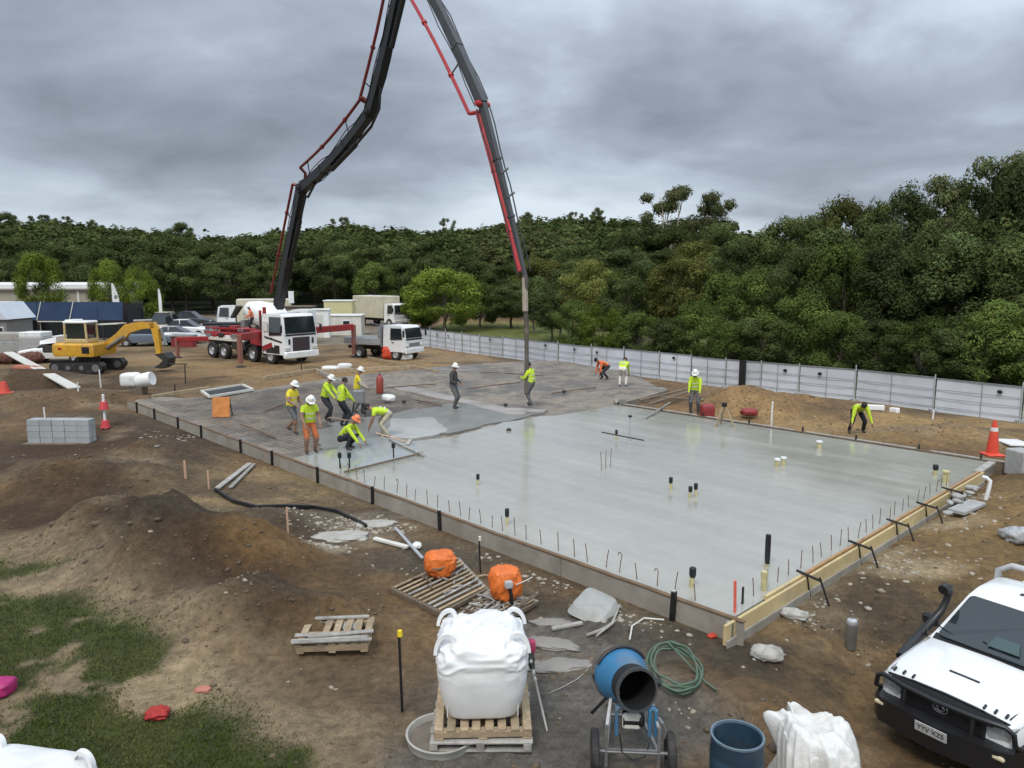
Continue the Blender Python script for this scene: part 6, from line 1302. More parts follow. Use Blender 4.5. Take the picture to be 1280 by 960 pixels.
# star pickets and stakes
def stake(px, py_b, py_t, label, m, w=.035, cap=None, group=None, name='stake', ground_pt=None):
    q = ground_pt or G(px, py_b); h = max(.3, PY(px, py_t, q.y).z - q.z); t_ = thing(name, label, 'stake', q, rnd.uniform(0, 1), group, None)
    lean_ = Matrix.Rotation(rnd.uniform(-.05, .05), 3, 'Y'); MB().box((0, 0, h / 2 - .1), (w, w, h + .2), lean_, ch=w * .15).build('shaft', m, t_)
    if cap: MB().lathe([(1e-3, h + .03), (w * 1.0, h + .02), (w * 1.15, h - .05), (1e-3, h - .05)], 12).build('cap', cap, t_)
    return t_
ycap = mat('yellow cap', (.75, .55, .02), .5)
stake(502, 890, 790, 'black star picket with yellow cap beside the bulk bag', black, .03, ycap, name='star_picket'); stake(600, 716, 672, 'thin black star picket with pale cap near the open orange bag', black, .025, offwhite, name='star_picket')
for px, b_, t__, lab in ((360, 667, 634, 'wooden survey stake at the bend of the black edging'), (232, 598, 576, 'wooden survey stake pair on the soil, the one farther from the sand bay'), (261, 611, 588, 'wooden survey stake pair on the soil, the one next to the sand bay'), (126, 485, 462, 'pale survey stake behind the red banded stake'), (98, 492, 478, 'short pale stake at the lower end of the sloping board'), (56, 522, 509, 'white stake standing behind the grey block stack'), (7, 490, 478, 'pale stake beside the red marker at the yard edge'), (965, 516, 502, 'short white stake standing before the white fence'), (1166, 524, 512, 'white pipe stake standing at the foot of the white fence')):
    stake(px, b_, t__, lab, stakewood if 'wooden' in lab else whitepl, .05 if b_ < 600 else .035)
for px, b_, t__, lab in ((232, 478, 455, 'black steel post standing in front of the excavator bucket'), (219, 492, 480, 'short black post behind the white wrapped drum'), (377, 463, 449, 'black post in front of the pump truck bumper')): stake(px, b_, t__, lab, black, .05)
plank('rail_bar', PY(212, 455, G(232, 478).y), PY(234, 455, G(232, 478).y), .05, .05, blackdirty, 'short dark bar on top of the black steel post', 'bar')
# red and white banded marker
q = G(132, 536); t_ = thing('banded_stake', 'white stake with red tape bands behind the grey blocks', 'stake', q); MB().box((0, 0, .55), (.07, .07, 1.3), ch=.01).build('shaft', whitepl, t_)
for z_ in (.18, .82): MB().lathe([(1e-3, z_ - .14), (.16, z_ - .13), (.10, z_ + .12), (1e-3, z_ + .13)], 10).build('red_tape', mat('red tape', (.55, .05, .06), .6), t_)
t_ = thing('red_marker', 'squat red cone marker at the far left of the yard', 'cone', G(6, 500)); MB().lathe([(.36, 0), (.36, .05), (.24, .06), (.10, .5), (1e-3, .52)], 16).build('cone', redpl, t_, 40)
# tall orange traffic bollard at the slab's far corner
q = G(1240, 569); t_ = thing('traffic_bollard', 'orange red traffic cone with white sleeve beside the slab corner', 'traffic cone', q); mb = MB(); mb.lathe([(.22, 0), (.22, .06), (.17, .08), (.145, .35), (.10, .8), (.055, 1.0), (.05, 1.06), (1e-3, 1.07)], 20); mb.build('cone', mat('orange red cone', (.68, .07, .035), .5, .12, 5, dirt=(.4, .12, .08), dirtamt=.3), t_, 40); MB().lathe([(.112, .62), (.117, .62), (.096, .85), (.091, .85)], 20).build('sleeve', white, t_, 40); MB().box((0, 0, .03), (.5, .5, .06), ch=.02).build('base', MATS['orange red cone'], t_)
# grey block stack
q = G(70, 556); bm0 = MB().box((0, 0, .095), (.385, .19, .185), ch=.006).mesh('concrete_block', mat('grey block', (.33, .345, .35), .85, .12, 6, .3, 50, rnd=.1))
wrapz = q.z
for r_ in range(4):
    for i in range(5):
        for j in range(2):
            if (r_ == 3 and (i < 0)): continue
            o = link('concrete_block', bm0, None, (q.x - .82 + i * .40 + rnd.uniform(-.004, .004), q.y + .30 + j * .21 + (.0 if i < 4 else -.03), wrapz + r_ * .191), rnd.uniform(-.012, .012)); tag(o, 'grey concrete block in the neat stack on the soil by the turf side', 'block', 'blocks of the grey stack')
tag(MB().box((0, 0, -.0), (2.2, .75, .10), ch=.01).build('bearer_boards', darktim, loc=(q.x, q.y + .4, q.z - .03)), 'dark timber base under the grey concrete block stack', 'pallet')
# white wrapped drum on its side, front of the left form end
q = gp(G(172, 492)); t_ = thing('white_drum', 'white tank with open round end on a stand at the left form end', 'tank', q, -.1)
sack('tank_body', None, (-.25, 0, .30), (.8, .7, .62), whitepl, 15, parent=t_, e=.5, crumple=.05); MB().lathe([(.28, -.35), (.30, -.3), (.31, .3), (.29, .34), (.25, .33), (1e-3, .30)], 22, Matrix.Rotation(R(78), 3, 'Y'), (.42, -.05, .62)).build('drum', white, t_, 40); MB().box((.05, 0, .16), (.6, .5, .34), ch=.02).build('stand', darktim, t_)
# black tray, orange board on the bed
c4 = [P(252, 489, .26), P(303, 481, .26), P(316, 487, .26), P(262, 496, .26)]; c = sum(c4, Vector()) / 4; t_ = thing('tray', 'shallow black lined tray with pale rim on the edge of the bed', 'tray', c)
mb = MB(); mb.loft([[v - c + Vector((0, 0, -.10)) for v in c4], [v - c + Vector((0, 0, -.03)) for v in c4]]); mb.build('lining', black, t_)
for p_, q_ in zip(c4, c4[1:] + c4[:1]): MB().beam(p_ - c, q_ - c, .10, .10).build('rim_board', offwhite, t_)
q = P(277, 521, .2); t_ = thing('orange_sheet', 'faded orange board standing upright on the bed', 'board', q, .1); MB().box((0, 0, .36), (.62, .05, .74), Matrix.Rotation(-.18, 3, 'X'), ch=.01).build('board', mat('faded orange sheet', (.55, .20, .05), .6, .3, 5, dirt=(.2, .12, .06)), t_)
for s in (-1, 1): MB().beam((s * .28, .06, .70), (s * .3, .35, 0), .04, .04).build('prop', darktim, t_)
# timber edges round the bed, and sheets
for k, (p0, p1, m, lab) in enumerate((((190, 497), (262, 486), timber, 'pale timber edge board left of the black lined tray'), ((330, 473), (395, 463), timber, 'pale timber edge board in front of the pump truck'), ((395, 465), (520, 459), timber, 'long pale timber edge board in front of the tipper truck'), ((395, 463), (430, 480), greytim, 'grey board joining the timber edge near the white sacks'), ((460, 448), (548, 466), timber, 'pale board running from the tipper truck to the bed'))):
    a_, b2 = P(*p0, .12), P(*p1, .12); plank('edge_board', a_, b2, .09, .24, m, lab)
# sandy bay edging: black sheet edge and two grey boards
pts = [G(*v) for v in ((269, 614), (290, 628), (320, 636), (355, 637), (390, 636), (420, 641), (445, 653), (458, 660))]
mb = MB(); rings = []
for i, p_ in enumerate(pts):
    t__ = (pts[min(i + 1, 7)] - pts[max(i - 1, 0)]).normalized(); n_ = Vector((-t__.y, t__.x, 0)); rings.append([p_ + n_ * .02 + Vector((0, 0, .09)), p_ - n_ * .02 + Vector((0, 0, .08)), p_ - n_ * .03 + Vector((0, 0, -.1)), p_ + n_ * .03 + Vector((0, 0, -.1))])
mb.loft(rings); tag(mb.build('black_edging', black), 'wavy black plastic edging around the sandy bay', 'edging')
plank('plank', gp(G(272, 613), .06), gp(G(312, 582), .06), .14, .045, greytim, 'outer grey board laid at the head of the sandy bay'); plank('plank', gp(G(288, 612), .05), gp(G(318, 582), .05), .10, .04, greytim, 'inner grey board laid at the head of the sandy bay')
plank('plank', gp(G(196, 566), .04), gp(G(232, 553), .05), .12, .05, greytim, 'weathered plank lying on soil beside the left form')
plank('plank', gp(G(468, 676), .05), gp(G(510, 687), .05), .11, .05, offwhite, 'pale splashed board lying near the closed orange bag'); plank('plank', gp(G(494, 664), .08), gp(G(528, 704), .10), .06, .03, galv, 'thin silvery batten leaning over the pale splashed board', 'batten'); sack('rag', 'small crumpled pale rag at the end of the batten', gp(G(521, 686), .02), (.18, .22, .1), whitepl, 23, 'rag', .8, .2)
# stiff concrete spill slabs
def spill(label, px, py, rx, ry, rz, seed, h=.07, m=None): 
    o = sack('concrete_spill', label, gp(G(px, py), -.03), (rx * 2, ry * 2, h * 1.5), m or concrete, seed, 'concrete', .9, .28, 40, rz, freq=2.2); return o
spill('broad pale spill of set concrete near the sandy bay', 425, 672, .55, .32, .1, 31, .06, mat('set concrete', (.36, .34, .30), .9, .25, 6, .6, 12)); spill('small pale spill of set concrete beside the broad one', 470, 655, .4, .22, .2, 33, .05, MATS['set concrete'])
mud = mat('smooth drying mud concrete', (.235, .215, .19), .65, .15, 3, .2, 20)
spill('smooth grey concrete tongue nearest the bulk bag', 700, 832, .42, .17, .1, 35, .05, mud); spill('smooth grey concrete tongue between two others', 690, 805, .38, .16, -.35, 36, .05, mud); spill('small grey concrete tongue under the mortar board', 688, 779, .28, .12, 0, 37, .05, mud)
# mortar board: flat pale lid with rounded corners
c4 = [G(708, 770), G(755, 779), G(775, 762), G(733, 748)]; c = sum(c4, Vector()) / 4; rr = []
for i in range(4):
    p0, p1, p2 = c4[i - 1], c4[i], c4[(i + 1) % 4]
    for k in range(5): f_ = k / 4; a_ = p1.lerp(p0, .22); b2 = p1.lerp(p2, .22); rr.append(a_.lerp(p1, f_).lerp(p1.lerp(b2, f_), f_))
t_ = thing('wheelbarrow', 'upturned cement grey wheelbarrow tray beside the formwork', 'wheelbarrow', gp(c, 0), rot=(.10, .06, 0)); wbm = mat('cement dusted tray', (.34, .34, .315), .5, .16, 4, .2, 20, dirt=(.2, .17, .13), dirtamt=.5)
MB().loft([[((v.x - c.x) * 1.06, (v.y - c.y) * 1.06, .045) for v in rr], [((v.x - c.x) * 1.08, (v.y - c.y) * 1.08, .06) for v in rr], [((v.x - c.x) * 1.02, (v.y - c.y) * 1.02, .075) for v in rr], [((v.x - c.x) * .90, (v.y - c.y) * .90, .17) for v in rr], [((v.x - c.x) * .84, (v.y - c.y) * .84, .185) for v in rr]]).build('tray', wbm, t_, 40)
for s in (-1, 1): MB().tube([(.05 + s * .12, .12, .05), (.10 + s * .24, -.30, .05), (.12 + s * .26, -.48, .04)], .016, 7).build('handle', rusty, t_)
# twigs, hose, long tool
def stick(name, label, pix, r, m, dz=.03, cat='stick', n=7):
    p = [gp(G(*v), dz) for v in pix]; c = p[0].copy(); mb = MB(); mb.tube([v - c for v in p], r, n); return tag(mb.build(name, m, loc=c, smooth=40), label, cat)
stick('broken_stick', 'pale splintered stick beside the grey mortar board', [(733, 798), (752, 790), (772, 778)], [.02, .035, .012], greytim, .05); stick('broken_stick', 'forked pale root near the concrete mixer drum', [(745, 800), (765, 785), (775, 760)], [.012, .02, .01], greytim, .06)
stick('loose_hose', 'thin pale hose curling from the near form corner', [(787, 802), (790, 785), (805, 775), (830, 777)], .014, offwhite, .03, 'hose'); stick('loose_wire', 'thin bent wire on the grey ground behind the mixer', [(685, 868), (700, 862), (722, 850), (735, 838)], .006, greytim, .015, 'wire')
plank('plank', gp(G(690, 790), .05), gp(G(728, 783), .06), .07, .04, greytim, 'short grey plank lying beside the grey concrete tongues'); plank('plank', gp(G(622, 785), .12), gp(G(672, 752), .12), .07, .06, darktim, 'dark timber edge lying along the rack of sticks')
stick('bent_pole', 'pale bent branch lying behind the open orange bag', [(592, 725), (606, 722), (616, 724)], .015, timber, .05)
q0 = gp(G(684, 915)); q1 = PY(660, 812, q0.y + .75); t_ = thing('long_tool', 'long handled tool with a dark and pink wrapped head leaning by the bulk bag', 'tool', q0); d = q1 - q0; d.z = max(d.z, .12)
MB().tube([(0, 0, .01), d * .5, d * .8], [.012, .016, .018], 8).build('handle', greytim, t_, 40); MB().tube([d * .75, d * .9, d], [.03, .06, .05], 9).build('head', blackdirty, t_, 40); sack('pink_wrap', None, d * .97 + Vector((.03, 0, .0)), (.12, .1, .16), mat('pink cloth', (.45, .05, .12), .7, .2, 9), 41, parent=t_, n=20)
for f_ in (.62, .7, .84): MB().ell(d * f_ + Vector((0, -.03, .02)), (.022, .022, .03), 8, 6).build('splash', offwhite, t_)
# green hose coil
q = gp(G(843, 846), .0); pts = []
for k in range(150):
    a = k / 150 * 2 * math.pi * 5.3; r_ = .30 + .02 * math.sin(k * .7) + .03 * math.sin(a * .37); pts.append((r_ * math.cos(a) + .03 * math.sin(a * .21), (r_ + .14) * math.sin(a) + .04 * math.sin(a * .3), .03 + .022 * (k // 28) + .06 * (1 + math.sin(a)) + .01 * math.sin(a * 2 + k)))
pts += [(.35, -.2, .04), (.45, -.35, .02)]; tag(MB().tube(pts, .017, 7).build('hose_coil', mat('green garden hose', (.07, .115, .075), .5, .25, 9, dirt=(.2, .17, .12), dirtamt=.3), loc=q, smooth=60), 'coiled green hose lying behind the concrete mixer', 'hose')
# gas cylinder standing at the ute side
q = G(1063, 811); t_ = thing('gas_cylinder', 'grey steel cylinder with bright top standing beside the ute', 'cylinder', q); h = PY(1063, 768, q.y).z - q.z
MB().lathe([(1e-3, 0), (.075, 0), (.08, .02), (.08, h * .72), (1e-3, h * .74)], 18).build('body', mat('dull metal cylinder', (.20, .19, .17), .45, .2, 6, metal=.4), t_, 40); MB().lathe([(.078, h * .72), (.085, h * .76), (.07, h * .84), (.03, h * .88), (1e-3, h * .88)], 18).build('shoulder', galv, t_, 40); MB().cyl((0, 0, h * .86), (0, 0, h), .014).build('valve', steel, t_)
# torn cement sacks
def torn(label, px, py, d, seed, rz):
    q = gp(G(px, py), .0); t_ = thing('torn_sack', label, 'sack', q, rz); sack('sack_body', None, (0, 0, 0), d, mat('grey torn paper', (.40, .385, .35), .8, .25, 9, .4, 30, dirt=(.12, .10, .08), dirtamt=.7), seed, parent=t_, e=.75, crumple=.22, n=40)
    for k in range(4): sack('scrap', None, (rnd.uniform(-.25, .25), rnd.uniform(-.2, .2), 0), (.13, .08, .05), MATS['grey torn paper'], seed + k, parent=t_, n=16, e=.8, crumple=.3, rz=k)
torn('torn grey cement sack lying near the near form corner', 958, 824, (.42, .28, .18), 51, -.2); torn('torn grey cement sack against the yellow formwork', 992, 772, (.40, .24, .13), 53, -.5)
tag(MB().box((0, 0, .03), (.14, .10, .06), ch=.02).build('red_brick', redpl, loc=gp(G(890, 797)), rz=.4), 'small red plastic piece at the near form corner', 'plastic')
# rubble chunks where the yellow form meets the far corner, with a white pipe
rmesh = []
for k in range(4):
    v = IV * (1 + np.random.default_rng(k).uniform(-.3, .25, (len(IV), 1))); v[:, 2] *= .6; rmesh.append(npmesh('concrete_chunk', v, IF, concrete))
for k in range(26):
    px, py = rnd.uniform(1183, 1234), rnd.uniform(590, 640); py = 640 - (px - 1183) * .85 + rnd.uniform(-12, 14); q = G(px, py); s_ = rnd.uniform(.06, .17)
    o = link('concrete_chunk', rmesh[k % 4], None, (q.x, q.y, q.z + s_ * .35 + (.18 if k % 3 == 0 else 0)), rnd.uniform(0, 6)); o.scale = (s_ * 1.5, s_, s_ * .9); tag(o, 'pale concrete chunk in the rubble heap at the end of the yellow formwork', 'rubble', 'chunks of the rubble heap')
plank('slab_offcut', P(1195, 640, .22), P(1222, 628, .22), .35, .08, concrete, 'flat concrete offcut on the rubble heap', 'concrete'); plank('form_offcut', P(1222, 590, .3), P(1240, 578, .3), .18, .06, greytim, 'grey board offcut at the far end of the yellow formwork')
q = G(1232, 625); tag(MB().tube([(0, 0, 0), (.05, 0, .25), (.08, .02, .45), (.0, .05, .52), (-.08, .08, .53)], .045, 10).build('white_pipe', whitepl, loc=q, smooth=50), 'bent white plastic pipe sticking up beside the rubble heap', 'pipe')
q = G(1276, 590); tag(MB().box((0, 0, .25), (.5, .6, .7), ch=.03).build('concrete_pier', concrete, loc=q, rz=.2), 'grey concrete pier standing beyond the traffic cone', 'pier')
sack('scrap_heap', 'heap of silvery scrap lying on the soil behind the ute', gp(G(1272, 678)), (.6, .4, .3), mat('silvery scrap', (.36, .36, .37), .5, .4, 14), 61, 'scrap', .8, .3)
plank('white_beam', gp(G(1070, 512), .12), gp(G(1105, 514), .12), .18, .2, white, 'short white beam lying at the foot of the white fence', 'beam'); plank('white_beam', gp(G(1113, 515), .08), gp(G(1123, 516), .08), .2, .2, white, 'white block lying next to the short white beam', 'block')
plank('white_sheet', gp(G(1252, 555), .06), gp(G(1282, 556), .06), .9, .05, white, 'pale sheet lying on the ground behind the traffic cone', 'sheet')
# sloping board with orange sides at the left yard edge
a_, b2 = G(12, 456), G(93, 489); plank('sloping_board', a_ + Vector((0, 0, .75)), b2 + Vector((0, 0, .12)), .5, .07, offwhite, 'long pale board sloping down the soil heap in the yard', 'board'); sack('tarp_strip', 'faded salmon tarp along the sloping board', gp(a_.lerp(b2, .45) - Vector((0, .35, 0)), .0), (2.8, .5, .5), mat('faded salmon tarp', (.36, .12, .07), .7, .25, 4), 63, 'tarp', .7, .15, rz=-.5)
for k, px in enumerate((0, 14, 30, 42)): sack('soil_bag', 'dull red brown debris bag in the row below the grey concrete bay', G2(px, 46), (1.1, .8, .6 + .1 * (k % 2)), mat('red brown debris', (.13, .055, .04), .9, .35, 4), 70 + k, 'bag', .8, .25, rz=k, group='debris row below the bay')
# bits on the turf
sack('red_rag', 'crumpled red rag lying on the turf', gp(G(197, 896), .0), (.26, .24, .10), mat('red rag', (.34, .025, .02), .8, .25, 9), 81, 'rag', .85, .3); sack('pink_rag', 'faded pink scrap on bare ground near the red rag', gp(G(254, 863), -.01), (.2, .13, .05), mat('faded pink scrap', (.42, .17, .12), .85, .2, 9), 83, 'rag', .85, .3)
sack('pink_bag', 'magenta bag with white top at the edge of the turf', gp(G(2, 868), .0), (.30, .3, .2), mat('magenta plastic', (.38, .02, .13), .5, .15, 9), 85, 'bag', .6, .12)
# blue drum
q = Vector((2.33, 7.22, 0)); q.z = gz(q.x, q.y); t_ = thing('plastic_drum', 'open topped dark blue plastic drum beside the white crumpled bag', 'drum', q); t_.scale = (.96, .96, .76); mb = MB(); mb.lathe([(1e-3, 0), (.25, 0), (.272, .03), (.28, .2), (.272, .23), (.282, .26), (.285, .55), (.275, .58), (.285, .61), (.27, .80), (.275, .82), (.268, .835), (.25, .82), (.25, .2), (1e-3, .18)], 40); mb.build('shell', mat('dark blue plastic', (.022, .052, .085), .45, .2, 5, dirt=(.10, .10, .09), dirtamt=.35), t_, 40)
MB().lathe([(1e-3, .42), (.249, .42)], 32).build('dark_water', mat('dark water', (.02, .022, .02), .05, .1, 3), t_); MB().lathe([(.262, .815), (.282, .815), (.284, .845), (.262, .845), (.262, .815)], 40).build('rim', mat('worn blue rim', (.12, .17, .21), .5, .2, 7), t_, 40)
# crumpled white bag on a pallet
pq = Vector((3.26, 7.30, gz(3.26, 7.30) + .01)); pallet('pallet', 'weathered pallet under the crumpled white bag by the blue drum', pq, R(-38), 1.05, 1.0, 7, greytim, hgt=.13)
# draped empty bag: radial folds that deepen towards the hem, a leaning peak and two ears
n = 150; m_ = 46; V = []; th = np.linspace(0, 2 * math.pi, n, endpoint=False); cs_, sn_ = np.cos(th), np.sin(th)
fold = 1 - np.abs(fbm(cs_ * 2.1 + 3, sn_ * 2.1, o=2, s=301)) * 6; fold2 = 1 - np.abs(fbm(cs_ * 4.6 + 9, sn_ * 4.6, o=2, s=305)) * 6
for i in range(m_ + 1):
    f_ = i / m_; r_ = .41 * (1 - (1 - f_) ** 2.0) ** .55 if f_ > 0 else 1e-3; z_ = .54 * (1 - f_ ** 2.6)
    k = 1 + f_ * (.20 * fold + .09 * fold2 - .16); lob = .10 * fbm(cs_ * f_ * 3.2 + 5, sn_ * f_ * 3.2, o=3, s=311) * 2
    crease = np.clip(1 - np.abs(fbm(cs_ * f_ * 2.4 + 1, sn_ * f_ * 2.4 + 4, o=3, s=317)) * 9, 0, 1)
    X_ = cs_ * r_ * k - .06 * (1 - f_); Y_ = sn_ * r_ * k * .95 + .14 * (1 - f_)
    ear = np.exp(-((th - 2.55) / .16) ** 2) * .22 * np.exp(-((f_ - .62) / .25) ** 2) + np.exp(-((th - 1.75) / .25) ** 2) * .18 * np.exp(-((f_ - .5) / .3) ** 2)
    X_ = X_ + cs_ * ear; Y_ = Y_ + sn_ * ear
    V.append(np.stack([X_, Y_, np.maximum(z_ + lob * (1 - f_ * .6) + .05 * crease * math.sin(math.pi * min(1, f_ * 1.1)) + .05 * fold * f_ * (1 - f_) * 2 + ear * .35, .004)], 1))
V = np.concatenate(V); i_ = (np.arange(m_)[:, None] * n + np.arange(n)[None, :]); j_ = (np.arange(m_)[:, None] * n + (np.arange(n)[None, :] + 1) % n)
cwb = tag(link('crumpled_bag', npmesh('crumpled_bag', V, np.stack([i_, i_ + n, j_ + n, j_], -1).reshape(-1, 4), paper, True), None, pq + Vector((.0, .03, .13))), 'crumpled empty white bulk bag on a pallet beside the blue drum', 'bag')
# ------------------------------------------------------------------ concrete mixer
mq = Vector((1.30, 7.52, 0)); mq.z = gz(mq.x, mq.y); mx_ = thing('concrete_mixer', 'blue concrete mixer with black drum mouth on two wheels', 'mixer', mq, R(-4)); mx_.scale = (.94, .94, .94)
bluep = mat('blue mixer paint', (.03, .155, .30), .4, .15, 4, dirt=(.17, .16, .14), dirtamt=.6); drumd = mat('cement crusted drum', (.13, .125, .11), .75, .3, 4, .4, 20)
for s in (-1, 1): wheel(mx_, (s * .43, 0, .24), .245, .09, (1, 0, 0), blackdirty)
mb = MB(); mb.cyl((-.43, 0, .24), (.43, 0, .24), .02)
for s in (-1, 1): mb.beam((s * .30, 0, .05), (s * .30, 0, .56), .035, .035); mb.beam((s * .30, 0, .24), (s * .2, .95, .10), .035, .035); mb.beam((s * .30, .0, .5), (s * .2, .45, .86), .035, .035)
mb.beam((-.30, -.0, .26), (.30, -.0, .26), .03, .03); mb.beam((-.24, .95, .10), (.24, .95, .10), .035, .035); mb.beam((0, .95, .02), (0, .95, .14), .06, .05); mb.build('frame', steel, mx_)
dax = Vector((.27, -.84, .14)).normalized(); Md = dax.to_track_quat('Z', 'Y').to_matrix(); dc = Vector((-.10, .50, .90))
mb = MB(); mb.lathe([(1e-3, -.40), (.17, -.40), (.245, -.36), (.31, -.12)], 40, Md, dc); mb.build('drum_base', drumd, mx_, 40)
mb = MB(); mb.lathe([(.31, -.12), (.325, -.06), (.325, .03), (.305, .09), (.235, .27)], 40, Md, dc); mb.build('drum_shell', bluep, mx_, 40)
mb = MB(); mb.lathe([(.232, .265), (.240, .30), (.240, .47), (.230, .475), (.220, .42), (.205, .25), (.27, .05), (.27, -.10), (.15, -.33), (1e-3, -.34)], 40, Md, dc); mb.build('drum_mouth', mat('black drum lining', (.012, .012, .012), .65, .3, 6), mx_, 40)
mb = MB(); mb.lathe([(.240, .445), (.252, .445), (.254, .485), (.224, .485), (.240, .445)], 40, Md, dc); mb.build('mouth_rim', mat('charcoal rim', (.05, .05, .05), .6, .2, 8), mx_, 40)
for k in range(2):
    a = k * math.pi + .6; v0 = dc + Md @ Vector((.19 * math.cos(a), .19 * math.sin(a), .2)); v1 = dc + Md @ Vector((.22 * math.cos(a + .8), .22 * math.sin(a + .8), -.15)); MB().beam(v0, v1, .10, .01).build('mixing_blade', grey, mx_)
mb = MB(); pts = [dc + Md @ Vector((.345 * math.cos(a), .345 * math.sin(a), .0)) for a in [R(30 + 12 * k) for k in range(11)]]; mb.tube(pts, .022, 7); mb.build('yoke', mat('black yoke paint', (.02, .02, .022), .5, .2, 6), mx_, 40)
for s in (-1, 1): MB().beam((s * .36, .42, .84), dc + Vector((s * .33, 0, 0)), .05, .05).build('yoke_arm', MATS['black yoke paint'], mx_)
# motor bay below the mouth: blue frame, motor, belt cover
MB().box((.03, .12, .72), (.46, .07, .04), ch=.01).build('motor_rail', bluep, mx_)
for a in (-.18, .20, .27): MB().box((a, .10, .55), (.04, .05, .34), ch=.008).build('motor_post', bluep, mx_)
MB().lathe([(1e-3, -.12), (.09, -.12), (.095, -.1), (.095, .1), (.07, .13), (1e-3, .13)], 18, Matrix.Rotation(R(90), 3, 'Y'), (.02, .22, .52)).build('motor', black, mx_, 40)
MB().box((.0, .17, .52), (.22, .08, .2), ch=.03).build('belt_cover', offwhite, mx_); MB().tube([(-.15, .0, .46), (-.12, -.02, .25), (0, -.03, .16), (.14, -.02, .20), (.2, .04, .34)], .008, 6).build('power_cord', black, mx_)
MB().tube([(.30, .1, .62), (.34, .02, .60), (.38, .02, .50), (.36, .02, .42)], .014, 6).build('lever', steel, mx_)
for s in (-1, 1): MB().beam(dc + Vector((s * .2, -.28, -.14)), dc + Vector((s * .36, -.20, -.38 + .1 * (s > 0))), .03, .035).build('handle_bar', black, mx_)
mb = MB(); mb.tube([dc + Md @ Vector((.318 * math.cos(a), .318 * math.sin(a), -.1)) for a in [2 * math.pi * k / 36 for k in range(37)]], .018, 6, False); mb.build('ring_gear', darktim, mx_)
# ------------------------------------------------------------------ ute
rz_ = .605; back = Vector((math.cos(rz_), math.sin(rz_), 0)); fc = Vector((4.97, 8.12, -.42))
ute = thing('utility_truck', 'white ute with black bull bar and snorkel parked on the soil', 'ute', fc, rz_)    # local +x runs to the rear
ute.scale = (.946, .946, .946)
utew = mat('ute white paint', (.76, .77, .77), .22, .03, 1.5, coat=.5, dirt=(.62, .60, .55), dirtamt=.25); bb_ = mat('black bull bar', (.013, .013, .014), .38, .2, 5)
def ring(x_, w, z0, z1, wt, zt, r=.06):
    """half sections mirrored: sill, side, shoulder, top"""
    h_ = [(w * .95, z0), (w, z0 + .14), (w * 1.005, (z0 + z1) / 2), (w * .995, z1 - r), (w - r * .5, z1 - r * .2), (wt, zt - .012), (wt * .55, zt), (0.0, zt + .006)]
    return [(x_, a, z) for a, z in h_] + [(x_, -a, z) for a, z in h_[-2::-1]]
sts = [(.02, .70, .55, .80, .60, .86), (.05, .76, .50, .92, .66, .965), (.16, .80, .48, .97, .69, 1.015), (.45, .835, .46, 1.0, .72, 1.055), (.85, .85, .46, 1.03, .735, 1.085), (1.25, .86, .46, 1.06, .74, 1.11), (1.45, .865, .46, 1.08, .76, 1.105), (3.05, .87, .46, 1.08, .80, 1.09), (3.12, .865, .50, 1.05, .80, 1.06)]
MB().loft([ring(*s_) for s_ in sts]).build('body', utew, ute, 38)
# bonnet shut line, scoop slot and protector tabs
MB().box((.52, .0, 1.068), (.035, .36, .02), Matrix.Rotation(-.07, 3, 'Y'), ch=.006).build('bonnet_slot', black, ute)
for s in (-1, 1): MB().beam((.10, s * .70, .992), (1.18, s * .755, 1.083), .012, .012).build('bonnet_gap', black, ute)
for y_ in (-.66, -.54, -.42, .42, .54, .66):
    MB().box((.12, y_, 1.005), (.07, .025, .03), Matrix.Rotation(-.25, 3, 'Y'), ch=.004).build('protector_tab', black, ute)
MB().loft([[(.07, y_, z_) for y_, z_ in ((-.72, .955), (-.36, .99), (0, 1.0), (.36, .99), (.72, .955))] + [(.07, y_, z_) for y_, z_ in ((.72, .935), (.36, .965), (0, .975), (-.36, .965), (-.72, .935))], [(.03, y_, z_ + .012) for y_, z_ in ((-.70, .955), (-.36, .985), (0, .995), (.36, .985), (.70, .955))] + [(.03, y_, z_ + .012) for y_, z_ in ((.70, .935), (.36, .96), (0, .97), (-.36, .96), (-.70, .935))]]).build('bonnet_protector', bb_, ute)
# cabin
g = [(1.22, .72, 1.10), (1.90, .585, 1.66)]; cabp = [(1.20, 1.09), (1.98, 1.56), (2.22, 1.62), (2.75, 1.63), (2.95, 1.58), (3.08, 1.09)]
def wz(z): return .765 - (z - 1.09) / .65 * .165
rings = []
for k, (x_, z_) in enumerate(cabp): w = wz(z_); rings.append([(x_, w, z_ - .0), (x_, w * .9, z_ + (.02 if 0 < k < 5 else 0)), (x_, w * .5, z_ + (.035 if 0 < k < 5 else .0)), (x_, 0, z_ + (.04 if 0 < k < 5 else .0)), (x_, -w * .5, z_ + (.035 if 0 < k < 5 else 0)), (x_, -w * .9, z_ + (.02 if 0 < k < 5 else 0)), (x_, -w, z_), (x_, -wz(1.06), 1.06), (x_, wz(1.06), 1.06)])
MB().loft(rings).build('cabin', utew, ute, 38)
def pane(name, pts, off=.012):
    return quad_panel(ute, name, pts, glass, off, .02)
ws = [(1.225, .70, 1.125), (1.225, -.70, 1.125), (1.945, -.60, 1.545), (1.945, .60, 1.545)]
